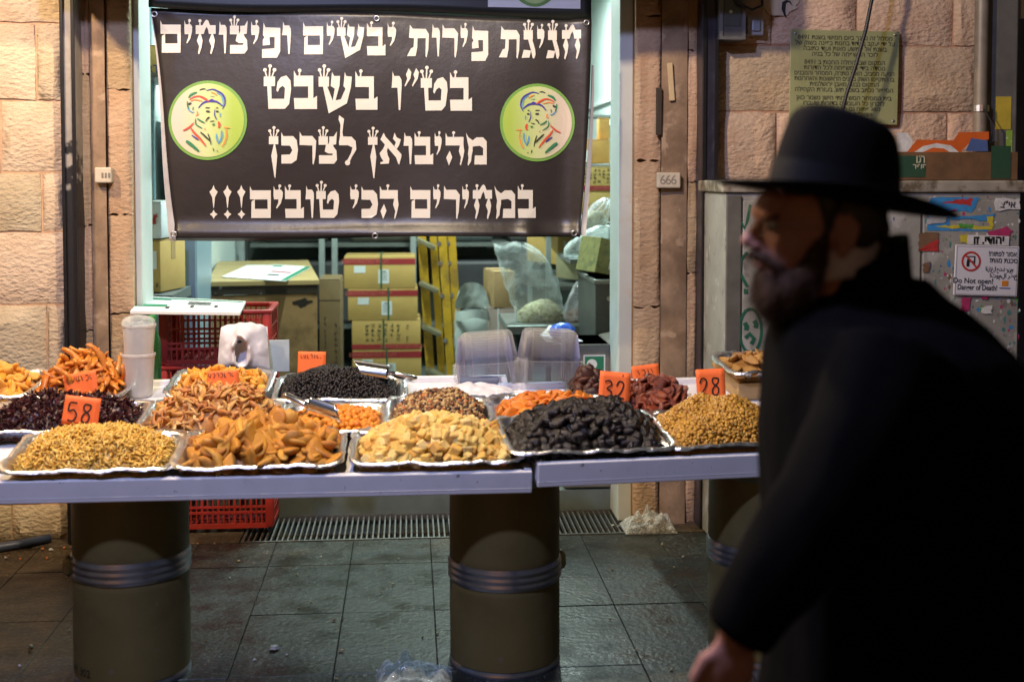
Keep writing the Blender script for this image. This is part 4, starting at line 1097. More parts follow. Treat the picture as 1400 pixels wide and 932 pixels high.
m = MB(); m.rbox((W(812, 226, 7.8).x, 7.95, W(812, 227, 7.75).z), (.22, .3, .02), .006); o = m.build('folded_papers', pm('grey_papers', (.22, .23, .23), .6)); tag(o, 'grey folded papers between the cartons on the right wall rack', 'papers')
e = carton('carton', 'small orange carton with a white label on the right wall rack under the upright one', 793, 833.5, 191, 223.5, 7.8, .26, pm('orange_cardboard', (.50, .27, .07), .7)); front(e, .12, .38, .05, .55, M_label, 'label', .003)
e = carton('carton', 'narrow upright carton standing on the small orange carton, right wall', 819, 833.5, 162, 190.5, 7.85, .10, MATS['orange_cardboard'])
m = MB(); m.b2((W(804, 158, 8.4).x, 8.4, W(804, 160, 8.4).z), (RX1 - .002, 8.7, W(804, 157, 8.4).z)); tag(m.build('wall_shelf', MATS['shelf_grey']), 'dark narrow shelf on the right shop wall beside the banner edge', 'shelf')
m = MB(); m.box((RX1 - .012, 8.9, W(840, 132, 8.45).z), (.02, 2.9, .03)); tag(m.build('cable_trunking', pm('trunking_white', (.72, .76, .75), .5)), 'white cable trunking along the right shop wall', 'trunking')
# film wrapped things
for k, (rows, Y, lab, c1, c2_) in enumerate((
    ([(311, 810, 18), (304, 811, 20), (294, 815, 18), (284, 822, 14), (276, 828, 10), (272, 832, 6)], 7.2, 'clear bag of pale dried fruit leaning on the yellow carton', (.42, .38, .24), (.2, .16, .09)),
    ([(350, 806, 34), (342, 808, 36), (332, 812, 33), (322, 818, 28), (314, 822, 18), (309, 826, 8)], 6.95, 'crumpled clear plastic film heaped over the cartons by the right frame', None, None))):
    b = empty('plastic_bag', (0, 0, 0), label=lab, cat='plastic bag')
    loft(interp(rows, 3), Y, .5, 28, .022, 3.0 + k, False).build('bag_skin', M_film2 if k else M_film, b, smooth=True)
    if c1:
        o = loft(interp([(310.5, 810, 17), (304, 811, 18), (296, 814, 14), (289, 817, 8)], 3), Y, .42, 24, .006, 3.).build('dried_fruit', grain('bag_fruit', c1, c2_, 40), b, smooth=True); tag(o, kind='stuff')
# prop shelf under the film bags
m = MB(); m.b2((W(775, 351, 6.95).x, 6.8, W(800, 353, 6.95).z - .02), (RX1 - .01, 7.28, W(800, 351, 6.95).z - .004)); tag(m.build('wall_shelf', MATS['shelf_grey']), 'grey shelf carrying the crumpled film near the right frame', 'shelf')
# steel cabinet and the green box on it
YK = 6.35
ka = W(814, 382, YK)
e = empty('steel_cabinet', ((ka.x + RX1 - .02) / 2, YK + .33, FZ), label='dark steel cabinet just behind the right door frame', cat='cabinet')
kw = RX1 - .02 - ka.x; kh = ka.z - FZ
m = MB(); m.rbox((0, 0, kh / 2 + .2), (kw, .66, kh - .4), .006); m.build('cabinet_body', pm('dark_steel', (.13, .14, .135), .4, .6, var=.15), e)
m = MB(); m.rbox((0, -.01, kh - .012), (kw + .02, .7, .024), .005); m.build('top', M_st, e)
for sx in (-1, 1):
    m = MB(); m.cyl((sx * (kw / 2 - .05), -.27, 0), (sx * (kw / 2 - .05), -.27, .4), .02, 12); m.build('leg', M_st, e, smooth=True)
m = MB(); m.cyl((-kw / 2 + .07, -.336, kh - .1), (-kw / 2 + .07, -.35, kh - .1), .012, 12); m.build('knob', M_metal, e)
m = MB(); m.cyl((-kw / 2 + .06, -.336, kh - .42), (-kw / 2 + .06, -.35, kh - .42), .012, 12); m.build('knob', M_metal, e)
e = empty('date_box', W(836, 377, YK + .12), (0, R(12), R(20)), label='olive green printed date box tilted on the steel cabinet', cat='box')
m = MB(); m.rbox((.05, .1, .095), (.32, .22, .19), .004); m.build('body', pm('olive_print', (.24, .23, .07), .45, var=.2, vs=18, c2=(.12, .14, .05), c2s=30), e)
t = text_mesh('lettering', 'مجهول', .075, M_paper, e, rtl=True, bold=.001); t.location = (.06, -.0125, .12)
t = text_mesh('lettering', 'Medjoul', .060, M_paper, e, bold=.001); t.location = (.06, -.0125, .05)
# open carton with a pink and green label and its things
e = carton('open_carton', 'grey brown open carton with a pink and green label near the right frame', 766, 834, 470, 545, 5.95, .36, pm('grey_card', (.20, .18, .15), .75), closed=False)
front(e, .46, .90, .10, .80, M_paper, 'label', .003)
front(e, .49, .87, .42, .77, M_green, 'label_top', .0045); front(e, .49, .87, .13, .42, pm('magenta_print', (.45, .05, .22), .5), 'label_foot', .0048)
m = MB(); w, d, h = e['_w'], e['_d'], e['_h']; m.cyl((w * .13, -d / 2 - .0052, h * .63), (w * .13, -d / 2 - .0060, h * .63), .026, 20); m.build('logo_disc', M_paper, e)
for (sx, a) in ((1, 12), (-1, 8)):
    m = MB(); m.box((sx * (w / 2 + .035), 0, h + .004), (.07, d, .004), rot=Euler((0, -sx * R(a) + 0, 0)).to_matrix()); m.build('flap', MATS['grey_card'], e)
bl = W(772, 458, 6.0)
m = MB(); m.ell((0, 0, 0), (.066, .06, .045), u=28, v=18)
m.v = [tuple(Vector(v) * (1 + .12 * mnoise.noise(Vector(v) * 30))) for v in m.v]
o = m.build('blue_bag', film('blue_film', (.05, .16, .75), haze=.75, hazevar=.2, crinkle=24, rough=.25), None, smooth=True); o.location = (bl.x, 6.08, W(772, 470, 5.95).z + .045)
tag(o, 'small bright blue plastic bag on top of the open carton', 'plastic bag')
m = MB(); m.b2((-w / 2, -d / 2 + .006, h - .012), (w / 2, d / 2 - .006, h - .004)); m.build('inner_flap', MATS['grey_card'], e)
e, q = poster('price_poster', 'white leaflet under the blue bag on the open carton', [(738, 460), (786, 468), (797, 467), (752, 445)], W(772, 470, 5.95).z + .006, None)
strip(e, q, .1, .5, .4, .6, M_green)
# ================================================================== WALKING PERSON
YP = 2.0
def PP(px, py, dy=0.0): return W(px, py, YP) + Vector((0, dy, 0))
def PA(px, py, dy): return W(px, py, YP + dy)
M_skin = pm('skin', (.36, .17, .125), .65, spec=.25, var=.12, vs=30, bump=.15, bs=120, sss=.15)
M_coat = pm('black_wool', (.0024, .0022, .0023), .95, var=.2, vs=60, bump=.25, bs=260, bd=.002, spec=.06)
M_felt = pm('black_felt', (.0038, .0034, .0036), .9, var=.15, vs=40, bump=.12, bs=200, bd=.002, spec=.12)
M_hair = pm('dark_hair', (.020, .012, .008), .55, var=.4, vs=80, bump=.6, bs=160, stretch=(1, 1, .2), bd=.004)
M_beard = pm('brown_beard', (.042, .019, .010), .75, var=.4, spec=.2, vs=70, bump=.6, bs=140, stretch=(1, 1, .2), bd=.004)
xc = PP(1228, 600).x
person = empty('person', (xc, YP, 0), label='person in a black coat and wide brimmed black hat walking past at the right', cat='person')
def mov(o):
    o.parent = person; o.matrix_parent_inverse = Matrix.Translation(person.location).inverted(); return o
b = MB()
hc = PP(1118, 290)
b.ell(PP(1120, 298), (.096, .076, .092), u=28, v=20)                                  # skull
b.ell(PP(1085, 335), (.062, .060, .075), u=22, v=16)                        # face
b.ell(PP(1075, 378), (.045, .050, .038), u=20, v=14)                        # jaw and chin
b.ell(PP(1046, 290), (.020, .055, .018), u=16, v=12)                        # brow
b.ell(PP(1058, 278), (.028, .055, .024), u=16, v=12)                        # forehead
b.ell(PP(1070, 334, -.036), (.030, .018, .034), u=16, v=12); b.ell(PP(1070, 334, .036), (.030, .018, .034), u=16, v=12)   # cheeks
b.tube([PP(1043, 303), PP(1033, 316), PP(1022, 329)], [.009, .011, .0125], 12, round_caps=True)     # nose
b.ell(PP(1031, 336, -.010), (.010, .008, .008)); b.ell(PP(1031, 336, .010), (.010, .008, .008))
b.ell(PP(1037, 354), (.010, .022, .006)); b.ell(PP(1039, 363), (.010, .020, .006))                    # lips
for s in (-1, 1):                                                            # ears
    b.ell(PP(1134, 318, s * .078), (.018, .009, .030), u=16, v=12); b.ell(PP(1129, 340, s * .076), (.010, .007, .012))
    b.tube([PP(1122, 300, s * .080), PP(1136, 292, s * .086), PP(1148, 306, s * .087), PP(1143, 330, s * .083), PP(1130, 345, s * .079)], .0045, 8, round_caps=True)
b.tube([PP(1135, 345), PP(1150, 385), PP(1172, 430), PP(1190, 470)], [.060, .060, .066, .09], 20, round_caps=True)   # neck
tz = lambda px, py: PP(px, py)
b.tube([PP(1195, 470), PP(1215, 540), PP(1225, 640), PP(1232, 760), PP(1240, 860)], [.10, .12, .12, .12, .12], 24, round_caps=True, flat=(1, 1))
b.tube([PP(1215, 500, -.14), PP(1215, 500, .14)], [.055, .055], 18, round_caps=True)
aL = [PA(1215, 510, -.15), PA(1178, 590, -.215), PA(1132, 690, -.225), PA(1064, 790, -.222), PA(1006, 866, -.215)]
b.tube(aL, [.045, .042, .038, .034, .028], 16, round_caps=True)
aR = [PP(1215, 510, .15), PP(1245, 600, .215), PP(1275, 700, .22), PP(1290, 800, .20), PP(1295, 880, .19)]
b.tube(aR, [.045, .042, .038, .034, .028], 16, round_caps=True)
hipz = .90
hx_ = PP(1240, 860).x
def leg(dx0, dx1, dy):
    hip = Vector((hx_, YP + dy, hipz)); knee = Vector((hx_ + dx0, YP + dy, .50)); ank = Vector((hx_ + dx1, YP + dy, .10))
    b.tube([hip, hip.lerp(knee, .5), knee, knee.lerp(ank, .4), ank], [.095, .080, .060, .055, .040], 16, round_caps=True)
    b.tube([ank + Vector((.05, 0, -.045)), ank + Vector((-.05, 0, -.05)), ank + Vector((-.16, 0, -.065))], [.040, .040, .028], 14, round_caps=True)
leg(-.13, -.22, -.09); leg(.05, .24, .09)
def hand(wr, d, thumb_side, s=1):
    """wr wrist, d direction of the fingers, front = -x"""
    d = d.normalized(); f = Vector((-1, 0, 0)); f = (f - d * f.dot(d)).normalized(); nrm = d.cross(f)
    pal = wr + d * .052
    b.tube([wr - d * .015, wr + d * .02, pal + d * .035], [.026, .036, .036], 18, round_caps=True, flat=(1.0, .42) if False else (1, 1), up=f) if False else None
    rot = Matrix((f, nrm, d)).transposed()
    b.ell(wr + d * .012, (.028, .020, .03), rot=rot); b.ell(pal, (.041, .0175, .052), rot=rot); b.ell(pal + d * .03, (.040, .015, .026), rot=rot)
    for k, (off, L_) in enumerate(((.030, .072), (.011, .080), (-.009, .075), (-.028, .060))):
        p0 = pal + d * .040 + f * off
        c1 = (d + nrm * .18 * s).normalized(); c2_ = (d + nrm * .55 * s).normalized(); c3 = (d + nrm * .95 * s).normalized()
        p1 = p0 + c1 * L_ * .45; p2 = p1 + c2_ * L_ * .32; p3 = p2 + c3 * L_ * .25
        b.tube([p0 - d * .012, p0, p1, p2, p3], [.0095, .0098, .0090, .0084, .0072], 10, round_caps=True)
    t0 = pal - d * .022 + f * .028
    b.tube([t0 - f * .012, t0 + f * .012 + d * .016, t0 + f * .022 + d * .045, t0 + f * .020 + d * .068], [.0145, .0125, .0105, .0085], 10, round_caps=True)
hand(aL[-1], Vector((-.16, .02, -1)), 1, 1)
hand(aR[-1], Vector((.08, 0, -1)), 1, -1)
body = fuse(b, 'body', M_skin, None, .0038, 7, .5); mov(body)
# eyes
for s in (-1, 1):
    m = MB(); m.ell(PP(1050, 308, s * .032), (.0115, .0125, .0100), u=18, v=12); o = mov(m.build('eye', pm('eye_white', (.30, .24, .21), .25, var=0), None, smooth=True))
    m = MB(); m.ell(PP(1043.0, 308, s * .034), (.0045, .0065, .0065), u=14, v=10); o2 = mov(m.build('iris', pm('iris_brown', (.04, .02, .01), .2, var=0), None, smooth=True))
    m = MB(); m.tube([PP(1040, 296, s * .018), PP(1041, 292, s * .035), PP(1050, 295, s * .055)], [.004, .005, .003], 8); mov(m.build('eyebrow', M_hair, None, smooth=True))
# hair and beard
m = MB()
m.ell(PP(1158, 285), (.068, .072, .072), u=24, v=16); m.ell(PP(1178, 312), (.045, .062, .040), u=20, v=14)
for s in (-1, 1):
    m.tube([PP(1112, 262, s * .068), PP(1113, 285, s * .074), PP(1112, 312, s * .071)], [.022, .015, .008], 12, round_caps=True)
    m.ell(PP(1155, 300, s * .062), (.045, .022, .05))
m.ell(PP(1092, 262), (.046, .070, .016))
hair = fuse(m, 'hair', M_hair, None, .004, 3); mov(hair)
m = MB()
for s in (-1, 1):
    m.tube([PP(1112, 312, s * .068), PP(1103, 340, s * .064), PP(1094, 368, s * .056), PP(1078, 392, s * .042), PP(1060, 405, s * .018)], [.007, .016, .026, .032, .034], 14, round_caps=True)
    m.tube([PP(1030, 347, s * .004), PP(1040, 350, s * .024), PP(1056, 362, s * .036), PP(1070, 380, s * .036)], [.008, .009, .011, .014], 10, round_caps=True)
m.ell(PP(1062, 388), (.036, .044, .036)); m.ell(PP(1060, 412), (.033, .036, .036)); m.ell(PP(1046, 376), (.014, .024, .012))
bd = fuse(m, 'beard', M_beard, None, .004, 3); mov(bd)
# loose strands on the beard
r = random.Random(3); sm = MB(); vts = bd.data.vertices
for k in range(1500):
    v = vts[r.randrange(len(vts))]; n = v.normal
    if n.x > .6: continue
    d = (n * .7 + Vector((-.15, 0, -1.0)) + Vector((r.uniform(-.3, .3), r.uniform(-.3, .3), r.uniform(-.3, .3)))).normalized()
    L_ = r.uniform(.012, .030); s_ = d.orthogonal().normalized() * .0009
    sm.add([v.co - s_, v.co + s_, v.co + d.cross(s_), v.co + d * L_ + Vector((0, 0, -.004))], [(0, 1, 3), (1, 2, 3), (2, 0, 3)])
st_ = sm.build('beard_strands', M_beard); tag(st_, kind='stuff'); mov(st_)
# glasses
m = MB()
for s in (-1, 1):
    m.tube([PP(1032, 309, s * .034) + Vector((.004 * abs(math.sin(a)) , .020 * math.cos(a), .014 * math.sin(a))) for a in [i * math.pi / 9 for i in range(19)]], .0006, 6, caps=False)
    m.tube([PP(1036, 305, s * .054), PP(1060, 306, s * .066), PP(1095, 308, s * .076), PP(1128, 311, s * .084)], .0007, 6)
m.tube([PP(1031, 306, -.014), PP(1029, 304, 0), PP(1031, 306, .014)], .0010, 6)
mov(m.build('glasses', pm('wire_frame', (.25, .24, .22), .3, .9), None, smooth=True))
# coat
def ringtube(m, rows, seg=36):
    vs = []; n = len(rows)
    for (c, rx, ry) in rows:
        for k in range(seg):
            a = 2 * math.pi * k / seg; ca_, sa_ = math.cos(a), math.sin(a)
            vs.append(c + Vector((rx * math.copysign(abs(ca_) ** .85, ca_), ry * math.copysign(abs(sa_) ** .85, sa_), 0)))
    fs = []
    for i in range(n - 1):
        for k in range(seg):
            k2 = (k + 1) % seg; fs.append((i * seg + k, i * seg + k2, (i + 1) * seg + k2, (i + 1) * seg + k))
    fs += [tuple(range(seg - 1, -1, -1)), tuple(range((n - 1) * seg, n * seg))]
    m.add(vs, fs)
m = MB(); S = 815.0
rows = []
for (py, l, rr, ry) in ((378, 1150, 1262, .070), (400, 1110, 1285, .095), (420, 1078, 1308, .135), (445, 1056, 1338, .185), (475, 1050, 1368, .222), (520, 1045, 1400, .236), (600, 1042, 1412, .232), (700, 1044, 1415, .222), (800, 1050, 1420, .222), (900, 1048, 1428, .232)):
    c = PP((l + rr) / 2, py); rows.append((c, (rr - l) / 2 / S, ry))
last = rows[-1][0]
rows += [(Vector((last.x, YP, .65)), .25, .245), (Vector((last.x + .01, YP, .45)), .275, .26), (Vector((last.x + .01, YP, .40)), .276, .26)]
ringtube(m, rows[::-1])
sl = [PA(1225, 478, -.165), PA(1185, 585, -.205), PA(1128, 690, -.222), PA(1062, 785, -.220), PA(1012, 858, -.215), PA(1006, 868, -.215)]
m.tube(sl, [.092, .086, .077, .068, .056, .054], 24)
sr = [PP(1225, 478, .165), PP(1255, 600, .205), PP(1280, 700, .215), PP(1295, 800, .20), PP(1298, 868, .19)]
m.tube(sr, [.092, .084, .075, .066, .056], 24)
coat = fuse(m, 'coat', M_coat, None, .0085, 8, .5)
cvs = [(v.co.copy(), v.normal.copy()) for v in coat.data.vertices]
cnew = []
for p, n_ in cvs:
    w_ = .007 * mnoise.noise(Vector((p.x * 9, p.y * 9, p.z * 4))) + .004 * mnoise.noise(Vector((p.x * 22, p.y * 20, p.z * 9)))
    cnew += list(p + n_ * w_)
coat.data.vertices.foreach_set('co', cnew); coat.data.update()
mov(coat)
# upturned coat collar and shirt collar
m = MB()
def collar(u, v):
    a = math.pi * (-.80 + 1.6 * u)
    c = PP(1185, 372)
    return c + Vector((.085 * math.cos(a) * (1 - .10 * v) - .01, .088 * math.sin(a) * (1 - .1 * v), -.040 + .085 * v * (.55 + .45 * math.cos(a * .6)) + .02 * math.cos(a)))
m.grid(collar, 36, 6); o = m.build('coat_collar', M_coat, None, smooth=True); md = o.modifiers.new('t', 'SOLIDIFY'); md.thickness = .008; mov(o)
m = MB()
m.grid(lambda u, v: PP(1136, 352) + Vector((.070 * math.cos(math.pi * (-1 + 2 * u)) + .012 * v, .072 * math.sin(math.pi * (-1 + 2 * u)), -.030 + .052 * v + .012 * math.cos(math.pi * (-1 + 2 * u)))), 40, 5)
o = m.build('shirt_collar', pm('shirt_white', (.50, .42, .44), .7, var=.05), None, smooth=True); md = o.modifiers.new('t', 'SOLIDIFY'); md.thickness = .003; mov(o)
# trousers and shoes
m = MB()
def leg2(dx0, dx1, dy):
    hip = Vector((hx_, YP + dy, hipz)); knee = Vector((hx_ + dx0, YP + dy, .50)); ank = Vector((hx_ + dx1, YP + dy, .085))
    m.tube([hip, hip.lerp(knee, .5), knee, knee.lerp(ank, .5), ank], [.115, .10, .082, .078, .074], 18, round_caps=False)
leg2(-.13, -.22, -.09); leg2(.05, .24, .09)
mov(fuse(m, 'trousers', M_coat, None, .009, 5))
for (dx, dy) in ((-.22, -.09), (.24, .09)):
    m = MB(); ank = Vector((hx_ + dx, YP + dy, .10))
    m.tube([ank + Vector((.07, 0, -.048)), ank + Vector((-.03, 0, -.046)), ank + Vector((-.12, 0, -.058)), ank + Vector((-.19, 0, -.066))], [.049, .051, .047, .034], 16, round_caps=True, flat=(1, 1))
    m.tube([ank + Vector((.02, 0, .03)), ank + Vector((.02, 0, -.04))], [.046, .05], 16)
    o = fuse(m, 'shoe', pm('shoe_leather', (.012, .011, .010), .3), None, .005, 5)
    for v in o.data.vertices: v.co.z = max(.002, v.co.z)
    mov(o)
# hat
ha, hb = PP(978, 243), PP(1297, 300)
hcen = (ha + hb) / 2; hl = (hb - ha).length / 2 * 1.035; tilt = math.atan2(hb.z - ha.z, hb.x - ha.x)
HM = Matrix.Translation(hcen + Vector((0, 0, .002))) @ Matrix.Rotation(-tilt, 4, 'Y')
m = MB()
def brim(u, v):
    a = 2 * math.pi * u; rr = .52 + .48 * v
    x = hl * rr * math.cos(a); y_ = .160 * rr * math.sin(a)
    z = .020 * (v ** 2) * abs(math.sin(a)) ** 2 - .010 * v * max(0, -math.cos(a)) + .006 * v ** 3 - .004
    return Vector((x * (1 + .0), y_, z))
m.grid(brim, 56, 8)
def crown_pt(u, v):
    a = 2 * math.pi * u
    q = v * math.pi / 2
    f = (1 - .13 * v) * max(0.0, math.cos(q)) ** .20
    x = .109 * math.cos(a) * f - .004 * v; y_ = .093 * math.sin(a) * f * (1 - .22 * v)
    top = .142 - .12 * x
    z = top * math.sin(q) ** .95
    z -= .018 * math.exp(-(y_ / .018) ** 2) * max(0.0, v - .55) * 2.0
    return Vector((x, y_, z))
m.grid(crown_pt, 56, 22)
hat = m.build('hat', M_felt, None, smooth=True)
bmh = bmesh.new(); bmh.from_mesh(hat.data); bmesh.ops.remove_doubles(bmh, verts=bmh.verts, dist=.0005); bmesh.ops.recalc_face_normals(bmh, faces=bmh.faces); bmh.to_mesh(hat.data); bmh.free()
hat.data.polygons.foreach_set('use_smooth', [True] * len(hat.data.polygons))
md = hat.modifiers.new('t', 'SOLIDIFY'); md.thickness = .004; md.offset = 0
md = hat.modifiers.new('s', 'SUBSURF'); md.levels = 1; md.render_levels = 1
hat.matrix_world = HM
m = MB(); m.grid(lambda u, v: crown_pt(u, .01 + .19 * v) * 1.0 + Vector((.0025 * math.cos(2 * math.pi * u), .0025 * math.sin(2 * math.pi * u), 0)), 56, 4)
hb_ = m.build('hat_band', pm('ribbon', (.004, .004, .005), .7, spec=.12, stretch=(1, 1, 30), bump=.2, bs=80), None, smooth=True)
hb_.matrix_world = HM
bpy.context.view_layer.update()
for o in (hat,): o.parent = person; o.matrix_parent_inverse = Matrix.Translation(person.location).inverted()
hb_.parent = hat; hb_.matrix_parent_inverse = HM.inverted()
# ================================================================== STALL TABLES AND WHAT STANDS ROUND THEM
SL = math.atan(.13)
ZT = W(365, 651.5, 3.80).z
F1 = Matrix.Translation((0, 3.80, ZT)) @ Matrix.Rotation(SL, 4, 'X')
c2 = W(734, 634, 3.80)
F2 = Matrix.Translation((c2.x, 3.80, c2.z)) @ Matrix.Rotation(R(5.5), 4, 'Z') @ Matrix.Rotation(SL, 4, 'X')
def on(F, px, py, h=.03):
    Fi = F.inverted(); o = Fi @ Vector((0, 0, CAM_Z)); d = Fi.to_3x3() @ ray(px, py)
    return o + d * ((h - o.z) / d.z)
M_tab = pm('table_white', (.78, .78, .82), .35, var=.05, vs=7, bump=.10, bs=26, rvar=.1, c2=(.62, .61, .63), c2s=6, c2t=(.60, .75), c3=(.34, .31, .28), c3s=42, c3t=(.71, .75))
def table(F, x0, x1, depth, apron, label):
    e = empty('stall_table', label=label, cat='table')
    e.matrix_world = F
    w = x1 - x0; xc = (x0 + x1) / 2
    m = MB(); m.rbox((xc, depth / 2, -.032), (w - .05, depth - .05, .022), .003); m.build('top', M_tab, e)
    m = MB(); m.rbox((xc, .012, -apron / 2), (w, .024, apron), .004); m.rbox((xc, .0, -apron * .78), (w - .002, .0012, apron * .05), .0005); m.build('front_board', M_tab, e)
    for s in (0, 1):
        m = MB(); m.rbox((x0 + .012 if s == 0 else x1 - .012, depth / 2, -apron / 2), (.024, depth - .0495, apron - .002), .004); m.build('end_board', M_tab, e)
    m = MB(); m.rbox((xc, depth - .012, -apron / 2), (w, .024, apron), .004); m.build('back_board', M_tab, e)
    return e
X1 = on(F1, 731, 656, 0).x
table(F1, -2.35, X1, 1.06, .073, 'long white painted stall table at the left, carrying most trays')
xr2 = on(F2, 1400, 600, 0).x
table(F2, .004, 1.35, .87, .080, 'white painted stall table at the right under the prunes, set at a slight angle')

# fibre drums that carry the tables
M_drum = pm('fibre_drum', (.135, .108, .040), .5, var=.15, vs=3, bump=.08, bs=60, c2=(.100, .078, .028), c2s=3, c3=(.15, .13, .08), c3s=26, c3t=(.70, .76), rvar=.12)
M_ringm = pm('drum_ring', (.30, .32, .40), .28, .9, var=.15, vs=20)
def dent(o, seed):
    for v in o.data.vertices:
        k = 1 + .010 * mnoise.noise(Vector((v.co.x * 9 + seed, v.co.y * 9, v.co.z * 7)))
        v.co.x *= k; v.co.y *= k
def drum(px, label, txt=None, tpx=None, clasp=R(0), dz=0.0):
    c = W(px, 700, 4.10); r = .187
    ztop = .628
    e = empty('fibre_drum', (c.x, 4.10, .001), label=label, cat='drum', group='drums under the stall')
    m = MB(); m.lathe([(r * .96, .02), (r, .025)] + [(r, .025 + (.031 + dz / 10) * i) for i in range(1, 10)] + [(r, .335 + dz), (r * .985, .34 + dz)], 64); o = m.build('lower_body', M_drum, e, auto=40); dent(o, px)
    m = MB(); m.lathe([(r * .99, .395 + dz), (r * 1.0, .40 + dz)] + [(r, .40 + dz + (.0216 - dz / 10) * i) for i in range(1, 10)] + [(r * 1.0, ztop - .012), (r * .985, ztop)], 64); o = m.build('upper_body', M_drum, e, auto=40); dent(o, px + 9)
    pr = [(r * .98, .328), (r * 1.012, .330)]
    for k in range(3):
        z = .334 + k * .022
        pr += [(r * 1.014, z), (r * 1.036, z + .005), (r * 1.036, z + .011), (r * 1.014, z + .018)]
    pr += [(r * 1.01, .402), (r * .98, .404)]
    pr = [(a_, b_ + dz) for a_, b_ in pr]
    m = MB(); m.lathe(pr, 64, caps=False); rg = m.build('locking_ring', M_ringm, e, auto=50)
    a = clasp
    m = MB(); m.rbox((math.cos(a) * r * 1.05, math.sin(a) * r * 1.05, .365), (.03, .012, .055), .004, rot=Euler((0, 0, a)).to_matrix())
    m.tube([(math.cos(a) * r * 1.04, math.sin(a) * r * 1.04, .335), (math.cos(a) * r * 1.13, math.sin(a) * r * 1.13, .35), (math.cos(a) * r * 1.12, math.sin(a) * r * 1.12, .385), (math.cos(a) * r * 1.04, math.sin(a) * r * 1.04, .40)], .006, 8)
    m.v = [(x_, y_, z_ + dz) for x_, y_, z_ in m.v]
    m.build('clasp', pm('brass_clasp', (.35, .30, .16), .4, .8), rg, smooth=True)
    m = MB(); m.lathe([(r * .97, 0), (r * 1.008, 0), (r * 1.012, .004), (r * 1.008, .012), (r * .98, .022)], 64); m.build('base_ring', M_ringm, e, auto=50)
    if txt:
        t = text_mesh('stencil', txt, .036, M_char, e)
        for v in t.data.vertices:
            an = tpx[0] + v.co.x / r
            v.co = Vector((r * 1.012 * math.sin(an), -r * 1.012 * math.cos(an), v.co.z + tpx[1]))
    return e
drum(179, 'olive fibre drum with a steel ring under the table, in front of the crates', 'VK 302', (R(-48), .055), R(200), .014)
drum(690, 'olive fibre drum with a steel ring under the joint of the two tables', None, None, R(8), -.04)
drum(1043, 'olive fibre drum with a steel ring at the right, beside the walking person', 'C 10', (R(-24), .45), R(120))

# red crates
def crate():
    W_, D_, H_ = .505, .36, .252
    e = empty('plastic_crate')
    def panel(L_, name, rot, off):
        m = MB(); t = .010
        for z in (.012, .075, .10, .165, H_ - .012): m.box((0, 0, z), (L_ - .03, t, .010 if z not in (.012, H_ - .012) else .022))
        n = int(L_ / .026)
        for k in range(n + 1):
            x = -L_ / 2 + .02 + (L_ - .04) * k / n
            m.box((x, .0005, H_ / 2), (.006 if k % 3 else .011, t * .8, H_ - .012))
        o = m.build(name, M_red, e); o.rotation_euler = (0, 0, rot); o.location = off
        return o
    panel(W_ - .02, 'side_panel', 0, (0, -D_ / 2 + .008, 0)); panel(W_ - .02, 'side_panel', math.pi, (0, D_ / 2 - .008, 0))
    panel(D_ - .03, 'end_panel', math.pi / 2, (W_ / 2 - .008, 0, 0)); panel(D_ - .03, 'end_panel', -math.pi / 2, (-W_ / 2 + .008, 0, 0))
    for sx in (-1, 1):
        for sy in (-1, 1):
            m = MB(); m.rbox((sx * (W_ / 2 - .02), sy * (D_ / 2 - .02), H_ / 2), (.042, .042, H_ - .002), .012); m.build('corner_post', M_red, e, auto=40)
    m = MB()
    for s in (-1, 1):
        m.rbox((0, s * (D_ / 2 - .006), H_ - .010), (W_ + .006, .026, .018), .006); m.rbox((s * (W_ / 2 - .006), 0, H_ - .0105), (.026, D_ - .04, .018), .006)
    m.build('rim', M_red, e, auto=40)
    m = MB()
    for k in range(9): m.box((-W_ / 2 + .03 + k * (W_ - .06) / 8, 0, .010), (.014, D_ - .03, .008))
    for k in range(6): m.box((0, -D_ / 2 + .03 + k * (D_ - .06) / 5, .0095), (W_ - .03, .012, .007))
    m.build('base', M_red, e)
    return e
cr0 = crate()
cxl, cxr = W(221, 470, 5.66).x, W(368, 470, 5.66).x
labs = ['bottom red plastic crate of the stack, standing by the drain grate', 'second red plastic crate from the bottom of the stack', 'red plastic crate just under the topmost one in the stack', 'topmost red plastic crate of the stack, under the white and green board']
for k in range(4):
    e = cr0 if k == 0 else copy_tree(cr0)
    e.location = ((cxl + cxr) / 2 + rng.uniform(-.006, .006), 5.66 + .18, .022 + k * .254); e.rotation_euler = (0, 0, rng.uniform(-.02, .02))
    tag(e, labs[k], 'crate', 'red plastic crates')
e, q = poster('price_poster', 'white and green price board lying on the topmost red crate', [(178, 429), (328, 431), (336, 415), (196, 408)], .022 + 4 * .254 + .003, None, thick=.012)
strip(e, q, .02, .30, .78, .92, M_green, l=.0135); strip(e, q, .3, .98, .86, .93, M_green, l=.0137); strip(e, q, .0, .3, .30, .46, M_green, l=.0139)
for k, (u, v) in enumerate(((.30, .18), (.52, .28), (.74, .34))): strip(e, q, u, u + .035, v, v + .16, M_char, l=.0141 + .0002 * k)
for k in range(3): strip(e, q, .48, .70, .5 + k * .09, .54 + k * .09, M_char, 'printed_line', l=.0150)

